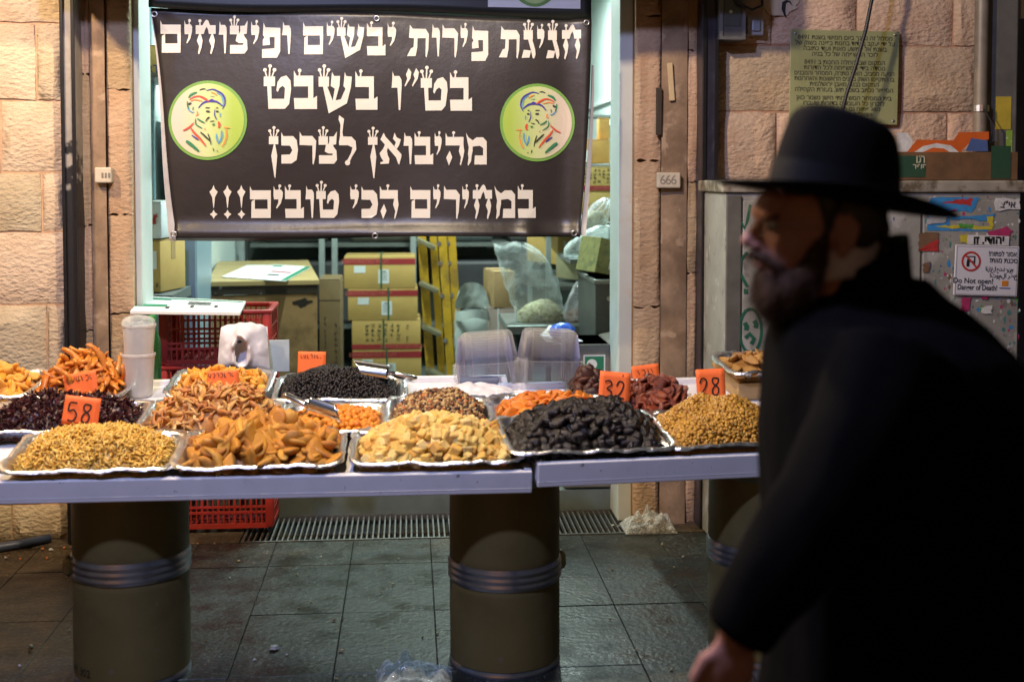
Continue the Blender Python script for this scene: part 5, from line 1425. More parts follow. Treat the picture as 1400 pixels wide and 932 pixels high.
# tall translucent cups, nested
M_cup2 = film('milky_cup', (.90, .88, .86), haze=.30, hazevar=.14, crinkle=5, rough=.3, bump=.08)
cb_ = on(F1, 190, 541, -.02); cw0 = F1 @ cb_
cupm = MB(); cupm.lathe([(.046, 0), (.050, .004), (.060, .150), (.0635, .152), (.0635, .160), (.061, .162), (.058, .150), (.048, .008), (.0, .006)], 40, caps=False)
for k, lab in enumerate(('lower of two nested milky plastic tubs beside the orange strips', 'upper of two nested milky plastic tubs, covered with clear film')):
    o = cupm.build('plastic_tub', M_cup2, None, auto=40) if k == 0 else o_first.copy()
    if k == 0: o_first = o
    else: col.objects.link(o)
    o.location = (cw0.x, cw0.y, cw0.z + .002 + k * .112); o.rotation_euler = (0, R(1.5) * k, 0)
    tag(o, lab, 'tub', 'nested milky tubs')
m = MB(); m.ell((0, 0, 0), (.062, .062, .030), u=28, v=14); m.v = [tuple(Vector(v) * (1 + .10 * mnoise.noise(Vector(v) * 40))) for v in m.v]
o = m.build('film_cover', M_film2, o_first.copy() if False else None, smooth=True); o.location = (cw0.x, cw0.y, cw0.z + .279)
tag(o, 'crumpled clear film on top of the nested milky tubs', 'plastic film')
# green bottle behind the tubs
p = F1 @ on(F1, 213, 533, -.02)
m = MB(); m.lathe([(.028, 0), (.032, .006), (.032, .15), (.028, .175), (.014, .215), (.013, .245)], 28); e = m.build('green_bottle', pm('green_plastic', (.012, .10, .025), .3), None, auto=40); e.location = (p.x - .030, p.y + .10, p.z + .014)
m = MB(); m.lathe([(.016, .242), (.016, .262), (.014, .264)], 20); m.build('cap', pm('bottle_cap', (.03, .30, .05), .4), e)
tag(e, 'green plastic bottle just behind the milky tubs', 'bottle')

# white carrier-bag pack with a torn centre
def bagpack():
    a = W(298, 507, 4.93); b = W(368, 457, 4.93)
    e = empty('carrier_bag_pack', ((a.x + b.x) / 2, 4.93, a.z), label='upright pack of white carrier bags with a torn opening, behind the yellow slices', cat='bag pack')
    w = b.x - a.x; h = b.z - a.z + .03
    M_bag = pm('white_polythene', (.72, .72, .76), .35, var=.06, vs=10, bump=.25, bs=20, bd=.01)
    def inside(u, v):
        k = ((u - .48 - .10 * (v - .4)) / .115) ** 2 + ((v - .44) / .26) ** 2
        return k + .7 * mnoise.noise(Vector((u * 9, v * 7, 4))) < 1
    m = MB(); nu, nv = 44, 40
    def fn(u, v):
        x = (u - .5) * w * (1 - .14 * v * v); z = v * h
        arch = abs(u - .5) / .15; va = (v - .17) / .50
        y_ = -.040 * (1 - abs(2 * u - 1) ** 3) * (1 - abs(2 * v - 1) ** 5)
        dd = abs(math.hypot((u - .48) / .17, (v - .44) / .34) - 1)
        y_ -= .026 * math.exp(-(dd / .30) ** 2) * (1 + 1.1 * mnoise.noise(Vector((u * 6, v * 6, 5))))
        y_ += .012 * mnoise.noise(Vector((u * 3, v * 3, 9))) + .002 * mnoise.noise(Vector((u * 11, v * 9, 2)))
        z += (.020 * math.sin(u * 3.1) + .010 * mnoise.noise(Vector((u * 5, 3, 0)))) * v
        return (x, y_, z)
    m.grid(fn, nu, nv)
    m.f = [f for f in m.f if not inside((f[0] % (nu + 1) + .5) / nu, (f[0] // (nu + 1) + .5) / nv)]
    m.build('front_sheet', M_bag, e, smooth=True)
    m = MB(); m.grid(lambda u, v: ((.5 - u) * w * (1 - .10 * v), .03 + .012 * math.sin(u * 3), v * h * .99), 12, 10); m.build('back_sheet', M_bag, e, smooth=True)
    m = MB(); m.rbox((0, .015, h * .47), (w * .88, .022, h * .92), .010); m.build('stack', M_bag, e, auto=40)
    for (px, py) in ((-.012, .70), (-.035, .16)):
        m = MB(); m.ell((px, -.045, h * py), (.012, .010, .005)); m.build('slot', M_black, e, smooth=True)
bagpack()
e = empty('paper_card', W(382, 508, 5.0), label='pale blue grey blank card standing right of the carrier bag pack', cat='card')
m = MB(); wpc = W(396, 480, 5.0).x - W(368, 480, 5.0).x; m.rbox((0, 0, .065), (wpc, .006, .13), .002); m.build('sheet', pm('pale_blue_card', (.42, .50, .55), .6), e)

# clear nested containers
M_pet = film('clear_pet', (.96, .96, .98), haze=.006, hazevar=.01, crinkle=3, rough=.05, bump=.02, edge=.85, sharp=True)
def pet():
    m = MB(); n = 88
    def ring(hx, hy, z, rib=0.0, rad=.25):
        out = []
        for k in range(n):
            a = 2 * math.pi * k / n
            ca_, sa_ = math.cos(a), math.sin(a); e_ = .32
            x = hx * math.copysign(abs(ca_) ** e_, ca_); y_ = hy * math.copysign(abs(sa_) ** e_, sa_)
            f = 1 + (rib if k % 2 else 0)
            out.append((x * f, y_ * f, z))
        return out
    rings = [ring(.128, .098, 0), ring(.128, .098, .004), ring(.115, .086, .006), ring(.110, .081, .02, .035), ring(.098, .070, .105, .035), ring(.090, .062, .118), ring(.05, .03, .119)]
    vs = [v for r in rings for v in r]; fs = []
    for i in range(len(rings) - 1):
        for k in range(n):
            k2 = (k + 1) % n; fs.append((i * n + k, i * n + k2, (i + 1) * n + k2, (i + 1) * n + k))
    fs.append(tuple(range((len(rings) - 1) * n, len(rings) * n)))
    m.add(vs, fs)
    return m
pet0 = None
for s, (px, py, n, rz, tilt, lab) in enumerate(((672, 541, 10, R(-14), R(-5), 'clear plastic container in the left nested stack, behind the nut mix'), (752, 541, 11, R(10), R(3), 'clear plastic container in the right nested stack, behind the apricots'))):
    base = F1 @ on(F1, px, py, -.02)
    base.y += .10; base.z += .013
    Mx = Matrix.Translation(base) @ Matrix.Rotation(rz, 4, 'Z') @ Matrix.Rotation(tilt, 4, 'Y')
    for k in range(n):
        if pet0 is None: o = pet0 = pet().build('clear_container', M_pet, None, auto=12)
        else: o = pet0.copy(); col.objects.link(o)
        o.matrix_world = Mx @ Matrix.Translation((rng.uniform(-.001, .001), rng.uniform(-.001, .001), .006 + k * .0105)) @ Matrix.Rotation(rng.uniform(-.012, .012), 4, 'Z')
        tag(o, lab, 'container', 'nested clear containers, left stack' if s == 0 else 'nested clear containers, right stack')
# crumpled white film in front of them
b = F1 @ on(F1, 652, 543, -.02)
m = MB(); m.grid(lambda u, v: Vector((b.x + (u - .5) * .30, b.y + (v - .5) * .14 + .02 * mnoise.noise(Vector((u * 4, v * 4, 2))), b.z + .012 + .13 * (v - .5) * .14 + (.055 * math.sin(math.pi * u) ** .6 * math.sin(math.pi * v) ** .5) * (.7 + .5 * abs(mnoise.noise(Vector((u * 4, v * 2, 7))))) + .007 * mnoise.noise(Vector((u * 9, v * 6, 1))))), 44, 20)
o = m.build('crumpled_bag', pm('white_polythene', (.72, .72, .76), .35), None, smooth=True); tag(o, 'crumpled white plastic bag lying behind the nut mix', 'plastic bag')
m = MB(); m.rbox((b.x + .01, b.y + .03, b.z + .062), (.15, .05, .018), .006, rot=Euler((SL, 0, 0)).to_matrix()); tag(m.build('blue_pad', pm('slate_blue', (.13, .16, .25), .5)), 'slate blue flat pad on the crumpled white bag', 'pad')

# ------------------------------------------------------------------ things on the floor
m = MB(); hp = [G(-60, 757), G(0, 755), G(40, 748), G(68, 742)]
m.tube([p + Vector((0, 0, .022)) for p in hp], .02, 12); tag(m.build('hose', pm('blue_hose', (.045, .06, .11), .4), None, smooth=True), 'dark blue hose end lying at the foot of the left wall', 'hose')
c = G(566, 935)
m = MB(); m.grid(lambda u, v: Vector((c.x + (u - .5) * .25, c.y + (v - .5) * .24, .006 + .075 * (math.sin(math.pi * u) * math.sin(math.pi * v)) ** .6 * (.5 + abs(mnoise.noise(Vector((u * 4, v * 4, 3)))) * 1.3) + .018 * mnoise.noise(Vector((u * 5, v * 5, 5))))), 34, 30)
o = m.build('floor_plastic_bag', film('floor_film', (.8, .9, .9), haze=.06, hazevar=.30, crinkle=22, rough=.12, bump=.5), None, smooth=True); tag(o, 'crumpled clear plastic bag on the tiles left of the middle drum', 'plastic bag')
c = G(886, 724)
m = MB(); m.grid(lambda u, v: Vector((c.x + (u - .5) * .24, c.y + (v - .5) * .18, .008 + .085 * (math.sin(math.pi * u) * math.sin(math.pi * v)) ** .5 * (.6 + abs(mnoise.noise(Vector((u * 5, v * 5, 13))))))), 28, 24)
o = m.build('floor_plastic_bag', film('bright_film', (.85, .83, .78), haze=.12, hazevar=.35, crinkle=60, rough=.12, bump=1.0), None, smooth=True); tag(o, 'shiny crumpled plastic bag at the foot of the right jamb', 'plastic bag')
a = W(768, 683, 5.95); b = W(845, 664, 5.95)
m = MB(); m.rbox(((a.x + b.x) / 2, 6.05, FZ + .06), (b.x - a.x, .28, .11), .03, seg=3); m.v = [tuple(Vector(v) + mnoise.noise_vector(Vector(v) * 9) * .006) for v in m.v]
o = m.build('folded_sack', pm('pale_sack', (.50, .47, .43), .7, var=.1, c2=(.2, .15, .3), c2s=9, c2t=(.68, .72)), None, auto=40); tag(o, 'folded pale sack lying on the shop step at the right', 'sack')
# litter on the tiles: small scraps of paper, nuts and foil
M_scr = [pm('scrap_white', (.5, .5, .48), .7), pm('scrap_orange', (.6, .18, .03), .7), pm('scrap_tan', (.4, .3, .15), .8)]
scr = [(375, 887, 0, .018), (392, 895, 0, .006), (348, 902, 0, .006), (42, 884, 0, .012), (27, 910, 0, .007), (95, 862, 0, .006), (467, 890, 2, .010), (598, 866, 0, .008), (430, 888, 2, .004), (70, 752, 0, .012), (58, 751, 1, .009), (88, 749, 1, .007), (28, 764, 1, .007), (8, 763, 0, .010), (271, 743, 1, .007), (838, 718, 0, .007), (846, 719, 0, .006), (870, 888, 2, .007), (268, 722, 0, .004), (905, 744, 2, .006), (460, 928, 2, .006), (770, 870, 0, .005)]
rs_ = random.Random(31)
scr += [(rs_.uniform(0, 940), rs_.triangular(742, 930, 755), rs_.choice((0, 2, 2, 1)), rs_.uniform(.003, .008)) for _ in range(46)]
for k, (px, py, mi, s_) in enumerate(scr):
    p = G(px, py, .004)
    m = MB(); r_ = random.Random(k)
    pts = [(math.cos(a) * s_ * r_.uniform(.6, 1.3), math.sin(a) * s_ * r_.uniform(.6, 1.3), r_.uniform(0, .5) * s_) for a in [i * 1.2566 for i in range(5)]]
    top = [(x * .7, y_ * .7, z + s_ * .5) for x, y_, z in pts]
    m.add(pts + top, [tuple(range(4, -1, -1)), tuple(range(5, 10))] + [(i, (i + 1) % 5, 5 + (i + 1) % 5, 5 + i) for i in range(5)])
    o = m.build('litter_scrap', M_scr[mi]); o.location = p
    tag(o, ('tiny white paper scrap', 'tiny orange crumb', 'tiny tan crumb')[mi] + ' lying on the dirty floor under the stall', 'scrap', ('paper scraps', 'orange crumbs', 'tan crumbs')[mi] + ' on the floor')

# crumbs spilled on the table tops
cm_ = MB(); r_ = random.Random(77)
for k in range(170):
    F_ = F1 if r_.random() < .75 else F2
    x = r_.uniform(-1.25, X1 - .05) if F_ is F1 else r_.uniform(.05, .75)
    p_ = F_ @ Vector((x, r_.choice((r_.uniform(.03, .06), r_.uniform(.36, .41), r_.uniform(.70, .76), r_.uniform(.03, .9))), -.019))
    s_ = r_.uniform(.002, .006)
    pts = [p_ + Vector((math.cos(a) * s_ * r_.uniform(.5, 1.3), math.sin(a) * s_ * r_.uniform(.5, 1.3), 0)) for a in (0, 1.5, 3.0, 4.6)]
    cm_.add(pts + [p_ + Vector((0, 0, s_ * .8))], [(0, 1, 4), (1, 2, 4), (2, 3, 4), (3, 0, 4)])
tag(cm_.build('spilled_crumbs', pm('crumbs', (.42, .24, .07), .7, var=.4, vs=60)), 'tiny tan crumbs spilled on the white table tops', 'crumbs', None, 'stuff')
# ================================================================== TRAYS AND DRIED FRUIT
def food_mat(name, cols, rough=.5, island=False, sss=.0, bump=.3, bs=120, coat=0.0, spots=None):
    m = bpy.data.materials.new(name); m.use_nodes = True
    N = m.node_tree.nodes; L = m.node_tree.links; b = N['Principled BSDF']
    b.inputs['Roughness'].default_value = rough; b.inputs['Coat Weight'].default_value = coat; b.inputs['Coat Roughness'].default_value = .2
    if sss:
        b.inputs['Subsurface Weight'].default_value = sss; b.inputs['Subsurface Radius'].default_value = (.012, .006, .003); b.inputs['Subsurface Scale'].default_value = 1.0
    rnd = N.new('ShaderNodeNewGeometry').outputs['Random Per Island'] if island else N.new('ShaderNodeObjectInfo').outputs['Random']
    cr = N.new('ShaderNodeValToRGB'); e = cr.color_ramp.elements
    n = len(cols)
    e[0].position = 0; e[0].color = (*cols[0], 1); e[1].position = 1; e[1].color = (*cols[-1], 1)
    for i in range(1, n - 1):
        x = e.new(i / (n - 1)); x.color = (*cols[i], 1)
    L.new(rnd, cr.inputs[0])
    tc = N.new('ShaderNodeTexCoord')
    no = N.new('ShaderNodeTexNoise'); L.new(tc.outputs['Object'], no.inputs['Vector']); no.inputs['Scale'].default_value = bs * .5; no.inputs['Detail'].default_value = 4
    hs = N.new('ShaderNodeHueSaturation'); L.new(cr.outputs[0], hs.inputs['Color'])
    mr = N.new('ShaderNodeMapRange'); L.new(no.outputs['Fac'], mr.inputs[0]); mr.inputs[1].default_value = .3; mr.inputs[2].default_value = .7; mr.inputs[3].default_value = .78; mr.inputs[4].default_value = 1.2
    L.new(mr.outputs[0], hs.inputs['Value']); L.new(hs.outputs[0], b.inputs['Base Color'])
    if bump:
        bn = N.new('ShaderNodeBump'); bn.inputs['Strength'].default_value = bump; bn.inputs['Distance'].default_value = .004
        n2 = N.new('ShaderNodeTexNoise'); L.new(tc.outputs['Object'], n2.inputs['Vector']); n2.inputs['Scale'].default_value = bs; n2.inputs['Detail'].default_value = 3
        L.new(n2.outputs['Fac'], bn.inputs['Height']); L.new(bn.outputs[0], b.inputs['Normal'])
    return m
# ---- piece shapes: (verts, faces) of unit-ish size
def ico(sub, fn):
    bm = bmesh.new(); bmesh.ops.create_icosphere(bm, subdivisions=sub, radius=1)
    bm.verts.index_update()
    vs = [Vector(fn(v.co.copy())) for v in bm.verts]; fs = [tuple(v.index for v in f.verts) for f in bm.faces]; bm.free()
    return vs, fs
def nz(v, s, k): return mnoise.noise(v * s + Vector((k * 7.1, k * 3.3, k)))
def P_slice(k):       # dried pear half / slice
    def f(v):
        n = 1 + .20 * nz(v, 1.5, k) + .16 * nz(v, 3.4, k + 9)
        x = v.x * n; taper = 1 - (.15 + .3 * abs(math.sin(k * 1.7))) * x
        p = Vector((x, v.y * .54 * taper * n, v.z * (.27 + .14 * nz(v, 2.5, k + 5))))
        p.z += (.30 + .15 * math.sin(k)) * p.x * p.x - .12 + .22 * abs(p.y) ** 1.3 + .05 * nz(v, 3, k + 2)
        return p
    return ico(2, f)
def P_cube(k):
    r = random.Random(k); bm = bmesh.new(); bmesh.ops.create_cube(bm, size=1)
    bmesh.ops.bevel(bm, geom=bm.edges[:], offset=.13, segments=1, affect='EDGES'); bm.verts.index_update()
    sx, sy, sz = r.uniform(.85, 1.2), r.uniform(.8, 1.05), r.uniform(.85, 1.05); sh = r.uniform(-.15, .15)
    vs = [Vector((v.co.x * sx + sh * v.co.z, v.co.y * sy + sh * .6 * v.co.x, v.co.z * sz)) * (1 + .14 * nz(v.co, 1.8, k)) for v in bm.verts]
    fs = [tuple(v.index for v in f.verts) for f in bm.faces]; bm.free(); return vs, fs
def P_ball(k): return ico(2, lambda v: v * (1 + .05 * nz(v, 1.2, k)))
def P_prune(k):
    return ico(2, lambda v: Vector((v.x * 1.15, v.y * .85, v.z * .55)) * (1 + .34 * nz(v, 2.4, k) + .12 * nz(v, 5, k)))
def P_apricot(k):
    def f(v):
        n = 1 + .14 * nz(v, 1.5, k); rr = math.hypot(v.x, v.y)
        return Vector((v.x * n, v.y * .88 * n, v.z * .30 + .22 * rr * rr * (1 if k % 2 else -.7) - .08 + .07 * nz(v, 2.6, k)))
    return ico(2, f)
def P_fold(k):        # folded dried tomato
    def f(v):
        n = 1 + .22 * nz(v, 1.8, k)
        return Vector((v.x * n, v.y * .75 * n + .1 * v.x, v.z * .28 + .45 * v.x * v.x * (.6 + .4 * math.sin(k)) + .22 * math.sin(v.y * 3 + k) - .2))
    return ico(2, f)
def P_strip(k, wd=.22, th=.10, bend=.5, n=5, tw=.6):
    r = random.Random(k); vs = []; fs = []
    b = r.uniform(.4, 1) * bend * r.choice((-1, 1)); t = r.uniform(-1, 1) * tw; b2 = r.uniform(-.3, .3) * bend
    for i in range(n + 1):
        s = -1 + 2 * i / n
        w_ = wd * (.55 + .45 * math.cos(s * 1.25)) * r.uniform(.8, 1.2); h_ = th * r.uniform(.8, 1.2)
        an = t * s
        for (a, c) in ((-w_, -h_), (w_, -h_), (w_, h_), (-w_, h_)):
            vs.append(Vector((s, a * math.cos(an) - c * math.sin(an) + b * (s * s - .4) + b2 * s ** 3, a * math.sin(an) + c * math.cos(an) + b2 * (s * s - .4))))
    for i in range(n):
        for k2 in range(4):
            fs.append((i * 4 + k2, i * 4 + (k2 + 1) % 4, (i + 1) * 4 + (k2 + 1) % 4, (i + 1) * 4 + k2))
    fs += [(3, 2, 1, 0), tuple(n * 4 + j for j in range(4))]
    return vs, fs
def P_raisin(k): return ico(1, lambda v: Vector((v.x * 1.1, v.y * .8, v.z * .65)) * (1 + .55 * nz(v, 2.3, k)))
def P_petal(k):       # crumpled hibiscus petal cluster
    r = random.Random(k); vs = []; fs = []
    for q in range(3):
        a = r.uniform(0, 6.28); d = Vector((math.cos(a), math.sin(a), r.uniform(.0, .9))).normalized(); s_ = d.orthogonal().normalized(); u = d.cross(s_)
        b = len(vs); L_ = r.uniform(.7, 1.3); w_ = r.uniform(.25, .5)
        pts = [Vector((0, 0, 0)), s_ * w_ * .6 + d * L_ * .4 + u * .2, d * L_ + u * r.uniform(-.3, .3), -s_ * w_ * .6 + d * L_ * .45 + u * .15, d * L_ * .5 - u * .18]
        vs += pts; fs += [(b, b + 1, b + 4), (b + 1, b + 2, b + 4), (b + 2, b + 3, b + 4), (b + 3, b, b + 4), (b, b + 3, b + 1), (b + 1, b + 3, b + 2)]
    return vs, fs

# ---- trays
def tray_mesh(w, d, seed, hgt=.052):
    m = MB(); n = 128
    def ring(hx, hy, rad, z, cor=0.0, cz=0.0):
        out = []
        per = 2 * (2 * hx - 2 * rad) + 2 * (2 * hy - 2 * rad) + 2 * math.pi * rad
        for k in range(n):
            s = per * k / n; lx = 2 * hx - 2 * rad; ly = 2 * hy - 2 * rad; q = math.pi * rad / 2
            segs = [(lx, 0), (q, 1), (ly, 2), (q, 3), (lx, 4), (q, 5), (ly, 6), (q, 7)]
            for L_, id_ in segs:
                if s <= L_ or id_ == 7: break
                s -= L_
            if id_ == 0: p = (-hx + rad + s, -hy); nr = (0, -1)
            elif id_ == 1: a = -math.pi / 2 + s / rad; p = (hx - rad + rad * math.cos(a), -hy + rad + rad * math.sin(a)); nr = (math.cos(a), math.sin(a))
            elif id_ == 2: p = (hx, -hy + rad + s); nr = (1, 0)
            elif id_ == 3: a = s / rad; p = (hx - rad + rad * math.cos(a), hy - rad + rad * math.sin(a)); nr = (math.cos(a), math.sin(a))
            elif id_ == 4: p = (hx - rad - s, hy); nr = (0, 1)
            elif id_ == 5: a = math.pi / 2 + s / rad; p = (-hx + rad + rad * math.cos(a), hy - rad + rad * math.sin(a)); nr = (math.cos(a), math.sin(a))
            elif id_ == 6: p = (-hx, hy - rad - s); nr = (-1, 0)
            else: a = math.pi + s / rad; p = (-hx + rad + rad * math.cos(a), -hy + rad + rad * math.sin(a)); nr = (math.cos(a), math.sin(a))
            c_ = cor * (1 if k % 2 else -1)
            wz = cz * mnoise.noise(Vector((p[0] * 14 + seed, p[1] * 14, seed * 2.0))) + cz * .6 * mnoise.noise(Vector((p[0] * 45, p[1] * 45, seed)))
            ww = cz * .8 * mnoise.noise(Vector((p[0] * 20, p[1] * 20 + seed, 9.0)))
            out.append((p[0] + nr[0] * (c_ + ww), p[1] + nr[1] * (c_ + ww), z + wz))
        return out
    hx, hy = w / 2, d / 2
    rings = [ring(hx - .055, hy - .055, .03, .003), ring(hx - .040, hy - .040, .035, .006, .0016), ring(hx - .014, hy - .014, .05, hgt - .004, .0016, .002)]
    rim = [ring(hx - .014, hy - .014, .05, hgt - .004, .0012, .002), ring(hx - .009, hy - .009, .053, hgt, 0, .007), ring(hx + .006, hy + .006, .060, hgt + .002, 0, .010), ring(hx + .009, hy + .009, .062, hgt - .007, 0, .010)]
    def skin(rs, cap):
        mm = MB(); vs = [v for r in rs for v in r]; fs = []
        for i in range(len(rs) - 1):
            for k in range(n):
                k2 = (k + 1) % n; fs.append((i * n + k, i * n + k2, (i + 1) * n + k2, (i + 1) * n + k))
        if cap: fs.append(tuple(range(n)))
        return mm.add(vs, fs)
    return skin(rings, True), skin(rim, False)
TR = {}
def tray(key, label, F, pxl, pxr, py, d, yl=None, hgt=.052, rz=0.0, lift=-.019):
    a = on(F, pxl, py, lift + hgt); b = on(F, pxr, py, lift + hgt)
    w = b.x - a.x; y0 = ((a.y + b.y) / 2) if yl is None else yl
    Mx = F @ Matrix.Translation(((a.x + b.x) / 2, y0 + d / 2, lift)) @ Matrix.Rotation(rz, 4, 'Z')
    pan, rim = tray_mesh(w, d, len(TR) * 3.7 + 1, hgt)
    o = pan.build('foil_tray', M_alu, None, smooth=True); o.matrix_world = Mx
    tag(o, label, 'tray', 'foil trays on the stall')
    rim.build('rim', M_alu, o, smooth=True)
    TR[key] = (Mx, w, d, hgt)
    return Mx, w, d
def heap_fn(key, h, seed, pu=2.3, cu=0.0, cv=.0, base=.022, rough=.0):
    Mx, w, d, hg = TR[key]
    def z(u, v):
        uu = (u - cu) / (1 + abs(cu)) if True else u
        a = max(0, 1 - abs(uu) ** pu); b = max(0, 1 - abs(v - cv * (1 - abs(v))) ** pu)
        return base + h * (a * b) ** .8 * (1 + .30 * mnoise.noise(Vector((u * 2.0 + seed, v * 1.8, seed)))) + rough * mnoise.noise(Vector((u * 9, v * 6, seed)))
    hx, hy = w / 2 - .026, d / 2 - .026
    return z, hx, hy, Mx
def heap_core(key, name, label, mat, z, hx, hy, Mx, drop=.014):
    m = MB(); m.grid(lambda u, v: Vector(((2 * u - 1) * hx, (2 * v - 1) * hy, max(.006, z(2 * u - 1, 2 * v - 1) - drop))), 30, 20)
    return m
def spots(n, hx, hy, r, lim=.96, cand=9):
    pts = []
    for i in range(n):
        best = None; bd = -1
        for _ in range(cand):
            p = (r.uniform(-lim, lim), r.uniform(-lim, lim))
            if abs(p[0]) ** 6 + abs(p[1]) ** 6 > .85: continue
            dd = min([((p[0] - q[0]) * hx) ** 2 + ((p[1] - q[1]) * hy) ** 2 for q in pts[-260:]], default=9)
            if dd > bd: bd = dd; best = p
        if best: pts.append(best)
    return pts
def pose(z, hx, hy, u, v, size, r, tilt, flat, sink=.0):
    e = .04
    dzx = (z(u + e, v) - z(u - e, v)) / (2 * e * hx); dzy = (z(u, v + e) - z(u, v - e)) / (2 * e * hy)
    nrm = Vector((-dzx * flat, -dzy * flat, 1)).normalized()
    q = nrm.to_track_quat('Z', 'Y').to_matrix().to_4x4()
    rot = q @ Matrix.Rotation(r.uniform(0, 6.283), 4, 'Z') @ Matrix.Rotation(r.gauss(0, tilt), 4, 'X') @ Matrix.Rotation(r.gauss(0, tilt), 4, 'Y')
    return Matrix.Translation((u * hx, v * hy, z(u, v) - sink)) @ rot @ Matrix.Scale(size, 4)
def fill(key, h, seed, n, size, shapes, mat, name, label, cat, group, core_mat, core_name, core_label, tilt=.5, flat=1.0, jit=.2, smooth=True, sink=.0, stuff=False, layers=1, cu=0., cv=0., pu=2.3, drop=.014, rough=0.0, extra=None, mats=None, base=.022):
    r = random.Random(seed); z, hx, hy, Mx = heap_fn(key, h, seed, pu=pu, cu=cu, cv=cv, rough=rough, base=base)
    cm = heap_core(key, core_name, core_label, core_mat, z, hx, hy, Mx, drop)
    if stuff:
        big = MB(); fmat = []
        allv = []; allf = []; ms = []
        vs, fs = cm.v, cm.f
        allv.append(np.array(vs)); off = len(vs); allf += fs; ms += [len(mats) - 1 if mats else 0] * len(fs)
        sh = [(np.array([tuple(v) for v in a]), b) for a, b in shapes]
        for (u, v) in spots(n, hx, hy, r, cand=3):
            P = np.array(pose(z, hx, hy, u, v, size * r.uniform(1 - jit, 1 + jit), r, tilt, flat, sink + r.uniform(-.004, .006)))
            sv, sf = sh[r.randrange(len(sh))]
            allv.append(sv @ P[:3, :3].T + P[:3, 3]); allf += [tuple(i + off for i in f) for f in sf]; off += len(sv)
            k = r.choices(range(len(mats) - 1), weights=extra)[0] if mats else 0
            ms += [k] * len(sf)
        V = np.concatenate(allv)
        me = bpy.data.meshes.new(name); me.from_pydata(V.tolist(), [], allf)
        for mm in (mats or [mat]): me.materials.append(mm)
        me.polygons.foreach_set('material_index', ms)
        if smooth: me.polygons.foreach_set('use_smooth', [True] * len(me.polygons))
        o = link(bpy.data.objects.new(name, me)); o.matrix_world = Mx
        tag(o, label, cat, None, 'stuff')
        return
    o = cm.build(core_name, core_mat, None, smooth=True); o.matrix_world = Mx; tag(o, core_label, cat, None, 'stuff')
    mes = []
    for a, b in shapes:
        me = bpy.data.meshes.new(name); me.from_pydata([tuple(v) for v in a], [], b); me.materials.append(mat)
        if smooth: me.polygons.foreach_set('use_smooth', [True] * len(me.polygons))
        mes.append(me)
    for (u, v) in spots(n, hx, hy, r):
        P = Mx @ pose(z, hx, hy, u, v, size * r.uniform(1 - jit, 1 + jit), r, tilt, flat, sink + r.uniform(-.004, .006))
        o = bpy.data.objects.new(name, r.choice(mes)); col.objects.link(o); o.matrix_world = P
        tag(o, label, cat, group)

# front row
tray('t1', 'foil tray heaped with fine pale golden strips, front row at the left edge', F1, -12, 226, 650, .345, yl=.004)
tray('t2', 'foil tray heaped with big brown dried pear slices, front row', F1, 228, 464, 648, .345, yl=.006)
tray('t3', 'foil tray heaped with pale sugared ginger cubes, front row', F1, 478, 719, 641, .345, yl=.012)
tray('t4', 'foil tray heaped with black prunes, front of the right table', F2, 706, 949, 630, .36, yl=.016)
tray('t5', 'foil tray heaped with golden raisins, right end of the front row', F2, 917, 1120, 616, .36, yl=.016)
# second row
tray('s1', 'foil tray of dark red hibiscus petals behind the fine golden strips', F1, -40, 184, 589, .33)
tray('s2', 'foil tray heaped with curly amber fruit peel, second row', F1, 183, 378, 588, .33)
tray('s3', 'small foil tray of round orange berries with a scoop, second row', F1, 381, 528, 589, .30)
tray('s4', 'small foil tray heaped with a brown nut and seed mix, second row', F1, 527, 676, 579, .31)
tray('s5', 'foil tray of orange dried apricots, behind the prunes', F1, 676, 850, 578, .33)
tray('s6', 'foil tray of dark red dried tomatoes between the two large price tags', F2, 862, 962, 563, .34)
# third row
tray('r0', 'foil tray of bright yellow fruit pieces at the far left edge', F1, -90, 37, 541, .33)
tray('r1', 'foil tray heaped with glossy orange fruit strips, back row left', F1, 34, 166, 541, .33)
tray('r2', 'foil tray of yellow mango slices in front of the carrier bag pack', F1, 222, 364, 539, .31)
tray('r3', 'foil tray heaped with small black raisins and a steel scoop, back row', F1, 372, 553, 545, .33)
py5 = min(range(480, 620), key=lambda q: abs(on(F2, 1050, q, .05 + .046).y - .58))
tray('r5', 'foil tray of brown pastries at the back right, beside the walking person', F2, 1004, 1110, py5, .27, yl=.58, lift=.05)
tray('r6', 'small foil tray of dark dates behind the right container stack', F1, 780, 842, 540, .22)

C = lambda *a: a
fill('t1', .098, 11, 1700, .0150, [P_strip(k, .20, .10, .6) for k in range(8)], food_mat('golden_strips', [C(.66, .36, .05), C(.78, .50, .10), C(.64, .38, .06), C(.82, .58, .17), C(.56, .28, .035)], .5, True, .15),
     'golden_strips', 'fine pale golden dried strips heaped in the front left tray', 'dried fruit', None, MATS.get('g1') or food_mat('golden_core', [C(.45, .25, .07)] * 2, .6), '', '', tilt=.7, stuff=True, pu=2.6)
M_pear = food_mat('pear_flesh', [C(.46, .17, .016), C(.60, .28, .03), C(.52, .21, .02), C(.68, .38, .06), C(.34, .12, .012), C(.62, .30, .035)], .40, False, .35, .6, 40, coat=.1)
fill('t2', .092, 12, 150, .045, [P_slice(k) for k in range(14)], M_pear, 'pear_slice', 'brown gold dried pear slice in the heap of the middle left front tray', 'pear slice', 'dried pear slices in the front tray',
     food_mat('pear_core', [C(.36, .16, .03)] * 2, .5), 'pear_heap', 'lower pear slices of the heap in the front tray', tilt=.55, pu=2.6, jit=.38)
M_ging = food_mat('ginger', [C(.76, .50, .12), C(.84, .63, .22), C(.70, .43, .09), C(.88, .71, .32), C(.62, .34, .06), C(.82, .58, .17)], .42, False, .6, .5, 160)
